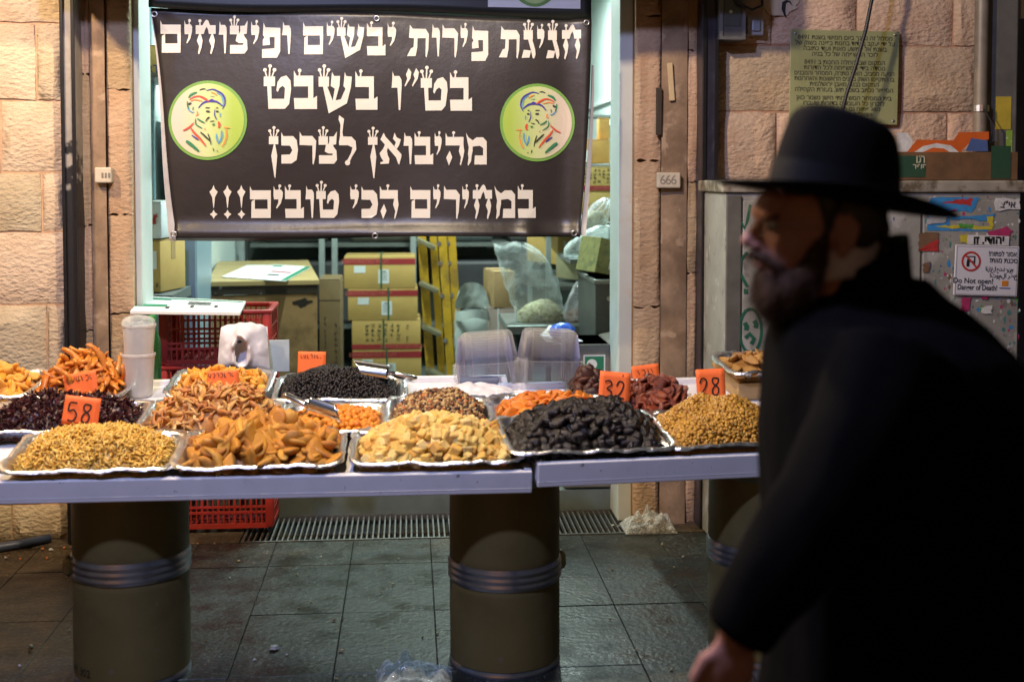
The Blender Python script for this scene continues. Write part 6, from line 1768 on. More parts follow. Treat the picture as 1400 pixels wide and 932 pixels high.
fill('t3', .100, 13, 290, .0300, [P_cube(k) for k in range(10)], M_ging, 'ginger_cube', 'pale sugared ginger cube in the heap of the front tray', 'ginger cube', 'ginger cubes in the front tray',
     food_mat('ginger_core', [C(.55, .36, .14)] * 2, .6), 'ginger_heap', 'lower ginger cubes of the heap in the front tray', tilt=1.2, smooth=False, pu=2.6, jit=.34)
M_prune = food_mat('prune_skin', [C(.005, .0035, .004), C(.011, .007, .007), C(.007, .005, .005), C(.014, .008, .007)], .25, False, 0, .4, 70, coat=.04)
fill('t4', .112, 14, 300, .0245, [P_prune(k) for k in range(9)], M_prune, 'prune', 'glossy black wrinkled prune in the heap on the right table', 'prune', 'prunes heaped on the right table',
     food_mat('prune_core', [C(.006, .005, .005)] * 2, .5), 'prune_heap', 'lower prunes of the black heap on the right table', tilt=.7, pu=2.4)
fill('t5', .120, 15, 3600, .0082, [P_raisin(k) for k in range(8)], food_mat('golden_raisin', [C(.42, .20, .02), C(.52, .28, .035), C(.34, .15, .018), C(.58, .34, .06), C(.30, .13, .015)], .38, True, .15),
     'golden_raisins', 'golden raisins heaped in the right front tray', 'raisins', None, food_mat('graisin_core', [C(.30, .14, .02)] * 2, .6), '', '', tilt=.8, stuff=True, pu=2.2)
fill('s1', .085, 16, 800, .021, [P_petal(k) for k in range(10)], food_mat('hibiscus', [C(.035, .006, .008), C(.07, .010, .012), C(.022, .005, .007), C(.05, .008, .014)], .4, True),
     'hibiscus_petals', 'dark red hibiscus petals heaped behind the fine golden strips', 'dried petals', None, food_mat('hib_core', [C(.02, .005, .006)] * 2, .6), '', '', tilt=.9, stuff=True, smooth=False, pu=3.2, rough=.022)
M_peel = food_mat('amber_peel', [C(.62, .30, .06), C(.70, .42, .13), C(.52, .21, .05), C(.76, .52, .22), C(.58, .24, .07), C(.48, .20, .06)], .42, False, .25, .4, 90)
fill('s2', .12, 17, 290, .0245, [P_strip(k, .34, .09, .75, 6, 1.3) for k in range(10)], M_peel, 'fruit_peel_curl', 'curly amber piece of fruit peel in the second row heap', 'fruit peel', 'curly amber peel pieces',
     food_mat('peel_core', [C(.50, .24, .06)] * 2, .6), 'fruit_peel_heap', 'lower amber peel pieces of the second row heap', tilt=.75, pu=2.6, jit=.35)
M_berry = food_mat('orange_berry', [C(.70, .22, .012), C(.78, .30, .02), C(.64, .18, .01), C(.80, .36, .035)], .4, False, .2, .3, 90)
fill('s3', .045, 18, 230, .0125, [P_ball(k) for k in range(5)], M_berry, 'orange_berry', 'round orange berry in the small second row tray with the scoop', 'berry', 'round orange berries in the small tray',
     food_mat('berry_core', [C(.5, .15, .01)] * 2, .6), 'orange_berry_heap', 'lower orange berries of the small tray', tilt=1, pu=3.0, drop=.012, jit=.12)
nm = [food_mat('seed_tan', [C(.42, .27, .10), C(.55, .38, .17), C(.30, .18, .07)], .5, True), food_mat('seed_brown', [C(.12, .045, .015), C(.2, .08, .025)], .4, True), food_mat('seed_black', [C(.015, .010, .008), C(.03, .015, .012)], .35, True), food_mat('seed_red', [C(.36, .09, .02), C(.45, .15, .04)], .4, True)]
fill('s4', .095, 19, 1800, .0090, [P_raisin(k) for k in range(8)], None, 'nut_mix', 'brown mix of nuts, seeds and raisins heaped in a small second row tray', 'nut mix', None, None, '', '', tilt=.9, stuff=True, mats=nm + [nm[2]], extra=(6, 4, 2.2, 1.2), pu=2.0, cu=.05)
M_apri = food_mat('apricot', [C(.62, .17, .012), C(.72, .24, .025), C(.55, .13, .01), C(.76, .30, .04)], .42, False, .3, .3, 60, coat=.1)
fill('s5', .065, 20, 125, .026, [P_apricot(k) for k in range(8)], M_apri, 'dried_apricot', 'orange dried apricot in the tray behind the prunes', 'apricot', 'dried apricots behind the prunes',
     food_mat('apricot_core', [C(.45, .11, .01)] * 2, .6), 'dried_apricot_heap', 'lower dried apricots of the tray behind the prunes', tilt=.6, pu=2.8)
M_tom = food_mat('dried_tomato', [C(.16, .028, .012), C(.24, .045, .018), C(.12, .02, .01), C(.28, .07, .03)], .38, False, .2, .5, 70, coat=.1)
fill('s6', .085, 21, 100, .028, [P_fold(k) for k in range(8)], M_tom, 'dried_tomato', 'dark red folded dried tomato between the two large price tags', 'dried tomato', 'dried tomatoes between the price tags',
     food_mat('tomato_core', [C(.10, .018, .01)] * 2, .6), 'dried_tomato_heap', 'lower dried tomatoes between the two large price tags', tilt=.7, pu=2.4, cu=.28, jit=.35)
M_yel = food_mat('mango', [C(.78, .34, .03), C(.82, .42, .06), C(.72, .28, .02), C(.74, .44, .09)], .42, False, .3, .3, 60)
fill('r0', .075, 22, 60, .034, [P_slice(k + 20) for k in range(6)], M_yel, 'yellow_fruit_piece', 'bright yellow fruit piece in the tray at the far left edge', 'fruit piece', 'yellow fruit pieces at the left edge',
     food_mat('yellow_core', [C(.6, .26, .03)] * 2, .6), 'yellow_fruit_heap', 'lower yellow fruit pieces at the far left edge', tilt=.6)
M_ostr = food_mat('orange_strip', [C(.62, .20, .02), C(.72, .28, .035), C(.54, .15, .015), C(.70, .33, .07)], .34, False, .35, .3, 50, coat=.2)
fill('r1', .105, 23, 95, .060, [P_strip(k + 40, .17, .085, .5, 7, 1.0) for k in range(9)], M_ostr, 'orange_fruit_strip', 'glossy orange fruit strip in the back left heap', 'fruit strip', 'glossy orange fruit strips',
     food_mat('ostrip_core', [C(.46, .14, .015)] * 2, .5), 'orange_fruit_heap', 'lower orange fruit strips of the back left heap', tilt=.45, pu=2.6, jit=.3)
fill('r2', .070, 24, 85, .033, [P_slice(k + 30) for k in range(7)], M_yel, 'mango_slice', 'yellow mango slice in the tray before the carrier bag pack', 'mango slice', 'mango slices in the back row',
     food_mat('mango_core', [C(.6, .26, .03)] * 2, .6), 'mango_heap', 'lower mango slices of the back row tray', tilt=.9)
fill('r3', .095, 25, 3000, .0072, [P_raisin(k) for k in range(8)], food_mat('black_raisin', [C(.006, .005, .006), C(.012, .008, .009), C(.004, .0035, .005)], .5, True),
     'black_raisins', 'small black raisins heaped in the back row tray with a steel scoop', 'raisins', None, food_mat('braisin_core', [C(.006, .005, .006)] * 2, .6), '', '', tilt=.9, stuff=True, pu=2.2, cu=-.15)
fill('r5', .05, 26, 26, .038, [P_slice(k + 50) for k in range(5)], food_mat('pastry', [C(.34, .16, .04), C(.45, .25, .07), C(.25, .11, .03)], .4, False, .1), 'small_pastry', 'small brown pastry in the back right tray', 'pastry', 'small pastries in the back right tray',
     food_mat('pastry_core', [C(.25, .12, .03)] * 2, .5), 'pastry_heap', 'lower pastries of the back right tray', tilt=.5)
fill('r6', .085, 27, 60, .026, [P_prune(k + 20) for k in range(6)], food_mat('date_skin', [C(.05, .018, .012), C(.09, .03, .018), C(.03, .012, .01)], .4, False), 'dried_date', 'dark brown dried date behind the right container stack', 'date', 'dark dates behind the containers',
     food_mat('date_core', [C(.03, .012, .01)] * 2, .5), 'dried_date_heap', 'lower dates behind the right container stack', tilt=.8)

m = MB(); m.rbox((0, 0, .034), (.22, .20, .067), .004); o = m.build('riser_carton', M_card, None, auto=35); o.matrix_world = TR['r5'][0] @ Matrix.Translation((0, 0, -.0695))
tag(o, 'low brown carton lifting the pastry tray on the right table', 'carton')
# ---- scoops
def scoop(px, py, key, up, rot, label, s=1.0, open_up=False):
    e = empty('steel_scoop', label=label, cat='scoop')
    m = MB(); L_, r = .15, .047
    def bowl(u, v):
        a = math.pi * (-.62 + 1.24 * v)
        rr = r * (1 - .05 * u)
        x = L_ * (u - .5) + (.035 * (1 - math.cos(a)) * (1 - u) if True else 0)
        return Vector((x, rr * math.sin(a), -rr * math.cos(a)))
    m.grid(bowl, 14, 22)
    n0 = 15
    o = m.build('bowl', M_scoop, e, smooth=True)
    md = o.modifiers.new('t', 'SOLIDIFY'); md.thickness = .0025; md.offset = 0
    m = MB(); m.add([(L_ / 2, 0, 0)] + [(L_ / 2, r * .95 * math.sin(math.pi * (-.62 + 1.24 * k / 20)), -r * .95 * math.cos(math.pi * (-.62 + 1.24 * k / 20))) for k in range(21)], [(0, k + 1, k + 2) for k in range(20)])
    o = m.build('end_plate', M_scoop, e); md = o.modifiers.new('t', 'SOLIDIFY'); md.thickness = .0025
    m = MB(); m.tube([(L_ / 2, 0, -.015), (L_ / 2 + .03, 0, -.012), (L_ / 2 + .10, 0, -.005), (L_ / 2 + .115, 0, -.005)], [.008, .011, .012, .009], 12, flat=(1, 1.3)); m.build('handle', M_scoop, e, smooth=True)
    Mx, w, d, hg = TR[key]; c = W(px, py, (Mx.translation.y + up))
    e.matrix_world = Matrix.Translation(c) @ Euler(rot).to_matrix().to_4x4() @ Matrix.Scale(s, 4)
    return e
M_scoop = pm('polished_scoop', (.78, .79, .82), .16, 1.0, var=.06, bump=.06, bs=18)
scoop(506, 511, 'r3', .0, (R(165), R(8), R(-6)), 'shiny steel scoop lying face down on the black raisins', .95)
scoop(452, 560, 's3', -.05, (R(25), R(-16), R(160)), 'steel scoop half sunk in the round orange berries', .95)

# ---- price tags
def ribbon(m, pts, w, y=-.0015):
    P = []
    for i in range(len(pts) - 1):
        p0 = pts[max(0, i - 1)]; p1 = pts[i]; p2 = pts[i + 1]; p3 = pts[min(len(pts) - 1, i + 2)]
        for q in range(5):
            t = q / 5
            P.append(tuple(.5 * (2 * p1[j] + (p2[j] - p0[j]) * t + (2 * p0[j] - 5 * p1[j] + 4 * p2[j] - p3[j]) * t * t + (3 * p1[j] - p0[j] - 3 * p2[j] + p3[j]) * t ** 3) for j in (0, 1)))
    P.append(pts[-1]); vs = []
    for i, q in enumerate(P):
        a = P[max(0, i - 1)]; b = P[min(len(P) - 1, i + 1)]; dx, dy = b[0] - a[0], b[1] - a[1]; l = math.hypot(dx, dy) or 1
        for s in (-1, 1): vs.append((q[0] - dy / l * w * s, y - i * .00001, q[1] + dx / l * w * s))
    m.add(vs, [(2 * i, 2 * i + 1, 2 * i + 3, 2 * i + 2) for i in range(len(P) - 1)])
DIG = {'5': [[(.75, 1), (.15, .98), (.12, .55), (.5, .62), (.8, .35), (.55, .02), (.1, .05)]], '8': [[(.8, .95), (.3, .98), (.25, .70), (.75, .38), (.62, .02), (.2, .06), (.22, .38), (.72, .70), (.8, .95)]],
       '3': [[(.1, .92), (.55, 1), (.75, .78), (.35, .55), (.75, .38), (.62, .05), (.05, .04)]], '2': [[(.1, .72), (.35, 1), (.75, .85), (.55, .4), (.05, .0), (.35, .08), (.85, .03)]], '7': [[(.08, .95), (.8, .97), (.45, .45), (.35, 0)]]}
HB = [[(.0, .9), (.45, .95), (.5, .0)], [(.0, .95), (.25, .5), (.3, .1)], [(.0, .9), (.5, .85), (.45, .05), (.05, .05)], [(.3, .95), (.3, .0)], [(.05, .95), (.0, .35), (.3, .1), (.5, .6), (.5, .95)], [(.0, .9), (.5, .9), (.55, .1)], [(.1, .9), (.1, .1), (.5, .1)]]
def ptag(px0, px1, py0, py1, Y, label, digits='', word=None, lean=.2, roll=0.0, under=0, wordpos=(.25, .82), wordh=.14, nw=6, dig=(.12, .20, .45, .58)):
    a = W(px0, py0, Y); b = W(px1, py1, Y); w = b.x - a.x; h = a.z - b.z
    e = empty('price_tag', ((a.x + b.x) / 2, Y, b.z - .02), (-lean, roll, rng.uniform(-.06, .06)), label, 'price tag', 'orange price tags')
    m = MB(); m.grid(lambda u, v: ((u - .5) * w, .004 * math.sin(u * 3.0 + v), .02 + v * h), 6, 6); o = m.build('card', M_orange, e, smooth=True); md = o.modifiers.new('t', 'SOLIDIFY'); md.thickness = .0012; md.offset = 1
    m = MB(); m.tube([(0, .007, -.05), (0, .007, .02 + h * .6)], .0022, 6); m.build('stick', pm('wood_stick', (.5, .35, .18), .7), e)
    x = -w / 2 + dig[0] * w
    for ch in digits:
        m = MB()
        for st in DIG[ch]: ribbon(m, [(x + p[0] * w * dig[2] * .82, .02 + h * dig[1] + p[1] * h * dig[3]) for p in st], .0028)
        m.build('digit', M_marker, e); x += w * dig[2] * .92
    for k in range(under):
        m = MB(); zz = .02 + h * (.13 - .07 * k); ribbon(m, [(-w * .40 + .02 * k, zz - .002), (0, zz + .003), (w * .42, zz + .006)], .0012); m.build('underline', M_marker, e)
    if word is not None:
        m = MB(); r = random.Random(word); x = -w / 2 + w * wordpos[0]; hh = h * wordh
        for k in range(nw):
            st = r.choice(HB); sc = hh * .9
            ribbon(m, [(x + p[0] * sc, .02 + h * wordpos[1] + p[1] * sc) for p in st], .0012); x += sc * .85
        m.build('handwriting', M_marker, e)
    return e
ptag(81, 132, 543, 582, 4.12, 'orange price tag marked 58 between the hibiscus and the golden strips', '58', None, .15, R(7), dig=(.12, .14, .40, .62))
ptag(89, 136, 509, 540, 4.56, 'orange handwritten tag standing at the back of the hibiscus petals', '', 3, .2, R(-9), wordpos=(.10, .62), wordh=.26, nw=8)
ptag(98, 139, 478, 500, 4.94, 'orange handwritten tag half hidden behind the glossy orange strips', '', 4, .2, R(-7), wordpos=(.25, .5), wordh=.28, nw=5)
ptag(283, 327, 507, 532, 4.58, 'orange handwritten tag before the yellow mango slices', '', 5, .2, R(-2), wordpos=(.06, .66), wordh=.26, nw=9)
ptag(406, 445, 481, 512, 4.97, 'orange handwritten tag standing behind the black raisins', '', 6, .12, R(1), wordpos=(.10, .72), wordh=.18, nw=9)
ptag(817, 859, 509, 556, 4.28, 'orange price tag marked 32 between the prunes and the tomatoes', '32', 7, .15, R(5), under=1, wordpos=(.72, .88), wordh=.07, nw=4, dig=(.14, .24, .42, .50))
ptag(868, 905, 499, 530, 4.80, 'orange handwritten tag marked 73 behind the dried tomatoes', '73', 8, .15, R(-6), wordpos=(.2, .58), wordh=.26, nw=5, dig=(.12, .08, .30, .34))
ptag(955, 994, 505, 560, 4.40, 'orange price tag marked 28 over the golden raisins', '28', 9, .12, R(-2), under=2, wordpos=(.75, .9), wordh=.06, nw=4, dig=(.08, .36, .44, .42))
# ================================================================== FITTINGS ON THE WALLS
# plaque with engraved text
pa, pb_ = W(1081, 41, YF - .03), W(1228, 170, YF - .03)
pw_, ph = pb_.x - pa.x, pa.z - pb_.z
e = empty('text_plaque', ((pa.x + pb_.x) / 2, YF - .022, (pa.z + pb_.z) / 2), (0, R(.6), 0), label='green metal plaque with lines of Hebrew text on the pink stone wall', cat='plaque')
m = MB(); m.rbox((0, 0, 0), (pw_, .006, ph), .002); m.build('plate', pm('plaque_green', (.30, .32, .16), .45, .1, var=.12, vs=4, c2=(.24, .25, .12), c2s=3, c2t=(.5, .7)), e)
M_engr = pm('engraved_ink', (.085, .085, .045), .6, var=0)
lines = ['מסלול זה נחנך ביום חמישי בשנת 1948', 'על ידי יעקב בן דוד בחנות בפינה בשוק של', 'בשנת אלף תשע מאות ועוד כתובה', 'לזכר המשפחה של כל בניה', None, 'המקום שבו החלה החנות ב 1948', 'נוסדה בידי המשפחה לכל הדורות', 'הגיעה מסביב, האבן נותרה, המסחר והמבנים', 'בו התקיימו השוק בשנים הראשונות והאחרונות', 'המקום נבנה מאבן ירושלמית', 'הסיפור נכתב בשנת תש, בעזרת הקהילה', None, 'בית המסחר המשפחתי הישן נשמר כאן', 'לזכרון כל העובדים בדורות שעברו', 'הוא פתוח גם היום לכל הבאים', 'ושואלים בו על המחירים']
zz = ph * .42
for ln in lines:
    if ln is None: zz -= ph * .028; continue
    t = text_mesh('engraved_line', ln, .029, M_engr, e, rtl=True, bold=.0006)
    t.location = (0, -.0045, zz); zz -= ph * .0585
    wmax = max(abs(v.co.x) for v in t.data.vertices) * 2
    if wmax > pw_ * .92: t.scale.x = pw_ * .92 / wmax
for sx in (-1, 1):
    for sz in (-1, 1):
        m = MB(); m.ell((sx * pw_ * .46, -.004, sz * ph * .46), (.007, .004, .007), u=12, v=8); m.build('screw', M_metal, e, smooth=True)
# cable
m = MB(); pts = [W(1200, -60, 5.42), W(1192, 0, 5.42), W(1184, 40, 5.42), W(1170, 90, 5.42), W(1157, 130, 5.43), W(1150, 160, 5.44), W(1146, 200, 5.46), W(1144, 244, 5.48)]
m.tube(pts, .0085, 10); tag(m.build('hanging_cable', M_rubber, None, smooth=True), 'black cable hanging down in front of the green plaque', 'cable')
# meter box and switch
a, b = W(984, -30, YF - .12), W(1019, 55, YF - .12)
e = empty('meter_box', ((a.x + b.x) / 2, YF - .06, b.z), label='dark grey electric meter box high on the wall right of the blue post', cat='meter box')
w_, h_ = b.x - a.x, a.z - b.z
M_mb = pm('meter_grey', (.10, .10, .105), .45, .3, var=.2)
m = MB(); m.rbox((0, .0, h_ / 2), (w_, .12, h_), .006); m.build('body', M_mb, e)
m = MB()
for s in (-1, 1): m.box((s * (w_ / 2 - .008), -.064, h_ / 2), (.014, .008, h_ - .004))
m.box((0, -.064, .008), (w_ - .03, .008, .014)); m.build('door_frame', pm('meter_frame', (.16, .16, .17), .4, .4), e)
m = MB(); m.box((0, -.0625, h_ / 2 + .02), (w_ * .6, .004, h_ * .7)); m.build('window', pm('meter_glass', (.06, .065, .07), .12), e)
m = MB(); m.cyl((-.01, -.064, h_ * .45), (-.01, -.07, h_ * .45), .008, 12); m.build('knob', M_metal, e)
a, b = W(1023, 22, YF - .06), W(1045, 48, YF - .06)
e = empty('switch_box', ((a.x + b.x) / 2, YF - .045, b.z), label='small white electric switch box right of the meter box', cat='switch')
w_, h_ = b.x - a.x, a.z - b.z
m = MB(); m.rbox((0, .02, h_ / 2), (w_, .05, h_), .005); m.build('body', pm('switch_grey', (.34, .34, .36), .4, var=.1), e)
m = MB(); m.rbox((0, -.010, h_ / 2), (w_ * .5, .016, h_ * .6), .004); m.build('rocker', pm('switch_dial', (.25, .27, .33), .3), e)
m = MB(); m.tube([W(1000, -10, YF - .14), W(1012, 6, YF - .15), W(1028, 14, YF - .14), W(1042, 8, YF - .12), W(1042, -20, YF - .08)], .007, 8); tag(m.build('wire_loop', M_rubber, None, smooth=True), 'black wire looping between meter box and switch box', 'wire')
# painted hook mark with bare plaster round it
m = MB()
def flat_patch(px, py, rx, ry, seed, lift):
    n = 26; return [W(px + rx * math.cos(2 * math.pi * i / n) * (1 + .35 * mnoise.noise(Vector((math.cos(2 * math.pi * i / n) * 2 + seed, math.sin(2 * math.pi * i / n) * 2, seed)))), py - ry * math.sin(2 * math.pi * i / n) * (1 + .35 * mnoise.noise(Vector((math.cos(2 * math.pi * i / n) * 2, math.sin(2 * math.pi * i / n) * 2, seed + 4)))), YF - lift) for i in range(n)]
vs = flat_patch(1066, 4, 26, 17, 2.0, .012); m.add(vs + [v + Vector((0, .010, 0)) for v in vs], [tuple(range(26))] + [(i, 26 + i, 26 + (i + 1) % 26, (i + 1) % 26) for i in range(26)])
pa_ = m.build('plaster_patch', pm('old_plaster', (.55, .44, .32), .85, var=.15)); tag(pa_, 'pale plaster patch with a black painted hook mark, top of the right wall', 'plaster patch')
m = MB(); pts = [(1083, 8), (1078, 1), (1072, 4), (1071, 14), (1074, 24)]
vs = []
for i, (px, py) in enumerate(pts):
    for s in (-1, 1): vs.append(W(px + s * (2.6 if i not in (0, 4) else 1.2), py + s * 1.0, YF - .0145))
m.add(vs, [(2 * i, 2 * i + 1, 2 * i + 3, 2 * i + 2) for i in range(4)]); o = m.build('painted_mark', M_black); o.parent = pa_
# sockets on the jambs
for (px0, px1, py0, py1, lab, txt) in ((131, 154, 229, 250, 'small white three way socket on the left jamb', None), (898, 929, 236, 257, 'white number plate with three digits on the right jamb', '666')):
    a, b = W(px0, py0, YF), W(px1, py1, YF)
    e = empty('socket_box' if not txt else 'number_plate', ((a.x + b.x) / 2, YF + .012, (a.z + b.z) / 2), label=lab, cat='socket' if not txt else 'number plate')
    w_, h_ = b.x - a.x, a.z - b.z
    m = MB(); m.rbox((0, -.01, 0), (w_, .055 if not txt else .05, h_), .006); m.build('cover', pm('aged_plastic', (.55, .48, .38), .5, var=.1), e)
    for k in range(3):
        if txt:
            t = text_mesh('digit', '6', .062, pm('grey_print', (.25, .21, .17), .6), e); t.location = (-w_ * .28 + k * w_ * .24, -.0365, .0)
        else:
            m = MB(); m.rbox((w_ * (-.02 + .2 * k), -.039, 0), (.008, .006, .022), .002); m.build('rocker', pm('socket_dark', (.2, .17, .13), .5), e)
a, b = W(914, 86, YF), W(921, 138, YF)
m = MB(); m.rbox(((a.x + b.x) / 2, YF + .005, (a.z + b.z) / 2), (b.x - a.x, .014, a.z - b.z), .003, rot=Euler((0, R(-4), 0)).to_matrix()); tag(m.build('wooden_sliver', pm('bare_wood', (.58, .43, .24), .7)), 'small pale wooden sliver nailed to the right jamb', 'wood')
a, b = W(898, 120, YF), W(905, 185, YF)
m = MB(); m.rbox(((a.x + b.x) / 2, YF + .012, (a.z + b.z) / 2), (b.x - a.x, .02, a.z - b.z), .003); tag(m.build('iron_hinge', pm('rusty_iron', (.06, .045, .035), .7, .4)), 'dark iron hinge strip set in the right jamb', 'hinge')

# ------------------------------------------------------------------ street cabinet with posters
YCB = 5.16
ca_, cb2 = W(992, 262, YCB), W(1396, 262, YCB)
cz = W(1200, 262, YCB).z
e = empty('utility_cabinet', ((ca_.x + cb2.x) / 2, (YCB + YF - .02) / 2, 0), label='grey street utility cabinet with torn posters and graffiti behind the walking person', cat='cabinet')
cw2 = cb2.x - ca_.x; cd2 = YF - .02 - YCB
M_cab = pm('cabinet_paint', (.27, .262, .24), .55, var=.15, vs=6, c2=(.17, .16, .15), c2s=14, c2t=(.58, .66), c3=(.37, .36, .345), c3s=11, c3t=(.6, .68))
m = MB(); m.rbox((0, 0, cz / 2), (cw2, cd2, cz - .01), .006); m.build('body', M_cab, e)
m = MB(); m.rbox((0, -.005, cz + .022), (cw2 + .03, cd2 + .02, .052), .008); m.build('lid', pm('lid_dirty', (.30, .27, .22), .7, var=.2, vs=8, c2=(.11, .085, .055), c2s=9, c2t=(.5, .62)), e)
fy = -cd2 / 2
dx = W(1258, 400, YCB).x - e.location.x
for (x0, x1) in ((-cw2 / 2 + .075, dx - .006), (dx + .006, cw2 / 2 - .01)):
    m = MB(); m.rbox(((x0 + x1) / 2, fy - .004, cz / 2 + .02), (x1 - x0, .014, cz - .12), .003); m.build('door', M_cab, e)
m = MB(); m.rbox((-cw2 / 2 + .035, fy - .006, cz / 2), (.065, .016, cz - .03), .004); m.build('hinge_post', pm('cab_post', (.10, .095, .085), .6, var=.2), e)
def cab(px, py, lift=.0125): return W(px, py, YCB - lift) - Vector(e.location)
def cpoly(name, pts, mat, lift, parent=None):
    m = MB(); vs = [cab(px, py, lift) for px, py in pts]
    area = sum(a[0] * b[1] - b[0] * a[1] for a, b in zip(pts, pts[1:] + pts[:1]))
    idx = tuple(range(len(pts))) if area < 0 else tuple(range(len(pts) - 1, -1, -1))
    m.add(vs, [idx]); return m.build(name, mat, parent or e)
def jag(pts, k, amp=2.0, n=5):
    r = random.Random(k); out = []
    for a, b in zip(pts, pts[1:] + pts[:1]):
        for i in range(n):
            t = i / n; out.append((a[0] + (b[0] - a[0]) * t + r.uniform(-amp, amp), a[1] + (b[1] - a[1]) * t + r.uniform(-amp, amp)))
    return out
inks = {'blue': (.04, .22, .50), 'red': (.40, .03, .03), 'yel': (.50, .42, .04), 'grn': (.08, .30, .05), 'mag': (.38, .03, .12), 'teal': (.06, .20, .20), 'gre': (.35, .36, .38), 'brn': (.16, .09, .05), 'whi': (.60, .60, .60), 'navy': (.05, .08, .2)}
IK = {k: pm('poster_' + k, v, .6, var=.2, vs=30) for k, v in inks.items()}
L0 = .0125
sc = [('blue', [(1272, 270), (1340, 270), (1328, 290), (1300, 288), (1296, 312), (1352, 310), (1350, 316), (1268, 316), (1266, 285)]),
      ('red', [(1288, 277), (1312, 273), (1330, 271), (1328, 282), (1312, 279)]), ('red', [(1298, 289), (1308, 285), (1306, 290)]), ('yel', [(1280, 309), (1310, 308), (1358, 309), (1356, 313), (1300, 313)]),
      ('grn', [(1310, 306), (1332, 307), (1330, 312), (1312, 312)]), ('blue', [(1300, 294), (1330, 296), (1360, 292), (1358, 302), (1330, 300), (1300, 300)]), ('yel', [(1348, 296), (1358, 295), (1358, 310), (1352, 308)]),
      ('mag', [(1350, 318), (1378, 310), (1384, 316), (1380, 324), (1352, 322)]), ('brn', [(1257, 318), (1284, 318), (1283, 343), (1255, 343)]), ('red', [(1258, 340), (1283, 326), (1283, 343), (1255, 343)]),
      ('yel', [(1312, 322), (1324, 320), (1324, 332), (1314, 332)]), ('gre', [(1270, 290), (1296, 296), (1290, 306), (1266, 306)]),
      ('mag', [(1315, 407), (1328, 406), (1326, 424), (1314, 428)]), ('whi', [(1341, 420), (1357, 418), (1356, 428), (1342, 428)]), ('mag', [(1340, 404), (1352, 404), (1350, 409), (1342, 409)]),
      ('whi', [(1360, 272), (1394, 271), (1394, 286), (1360, 288)]), ('blue', [(1362, 330), (1372, 326), (1374, 336)]), ('brn', [(1262, 360), (1272, 358), (1270, 372), (1262, 372)])]
for k, (c_, pts) in enumerate(sc): cpoly('torn_poster', jag(pts, k, 1.2), IK[c_], L0 + k * .00025)
# paint flecks and shreds of old posters
r_ = random.Random(12); fl = {}
for k in range(520):
    c_ = r_.choice(['teal', 'gre', 'gre', 'whi', 'whi', 'navy', 'grn', 'mag', 'blue', 'brn', 'teal'])
    zone = r_.random()
    if zone < .55: px, py = r_.uniform(1262, 1394), r_.triangular(350, 640, 430)
    elif zone < .85: px, py = r_.uniform(1262, 1394), r_.uniform(268, 420)
    else: px, py = r_.uniform(1055, 1255), r_.uniform(280, 600)
    s_ = r_.uniform(.6, 2.6) * (1.6 if r_.random() < .12 else 1); n_ = r_.randint(4, 7); el_ = r_.uniform(.6, 2.6)
    pts = [(px + s_ * math.cos(i * 6.283 / n_) * r_.uniform(.4, 1.3), py - s_ * el_ * math.sin(i * 6.283 / n_) * r_.uniform(.4, 1.3)) for i in range(n_)]
    mb = fl.setdefault(c_, MB()); mb.add([cab(x, y_, L0 - .0006 - .000002 * k) for x, y_ in pts], [tuple(range(n_))])
for c_, mb in fl.items(): tag(mb.build('paint_flecks', IK[c_], e), kind='stuff')
# lettering on poster scraps
t = text_mesh('lettering', 'אי"צ', .040, M_black, e, rtl=True, bold=.0008); t.location = cab(1378, 280, .0185)
cpoly('torn_poster', [(1323, 321), (1380, 323), (1379, 336), (1322, 334)], IK['whi'], .0185)
t = text_mesh('lettering', 'יהודי. זו', .048, M_black, e, rtl=True, bold=.0022); t.location = cab(1352, 328.5, .0195)
# green graffiti: mark and face
M_gg = pm('green_spray', (.012, .10, .06), .5, var=.2)
def spray(pts, w, lift):
    m = MB(); vs = []
    for i, (px, py) in enumerate(pts):
        a = pts[max(0, i - 1)]; b = pts[min(len(pts) - 1, i + 1)]; dx_, dy_ = b[0] - a[0], b[1] - a[1]; l = math.hypot(dx_, dy_) or 1
        for s in (-1, 1): vs.append(cab(px - dy_ / l * w * s, py + dx_ / l * w * s, lift))
    m.add(vs, [(2 * i + 1, 2 * i, 2 * i + 2, 2 * i + 3) for i in range(len(pts) - 1)]); return m.build('graffiti', M_gg, e)
spray([(1004, 285), (1010, 298), (1018, 312), (1022, 300), (1026, 280)], 2.0, .0128); spray([(1022, 345), (1013, 355), (1011, 372), (1018, 385), (1022, 392)], 2.2, .0130); spray([(1020, 395), (1020, 402)], 3.0, .0131)
spray([(1026 + 16 * math.cos(a) * .95, 452 + 30 * math.sin(a)) for a in [i * .35 - 1.7 for i in range(19)]], 2.0, .0132)
for (px, py) in ((1020, 446), (1033, 443)): spray([(px - 2, py - 5), (px + 1, py), (px, py + 5)], 3.2, .0134)
spray([(1019, 462), (1025, 456), (1031, 463), (1027, 470)], 2.6, .0135); spray([(1026, 482), (1025, 496)], 2.5, .0136)
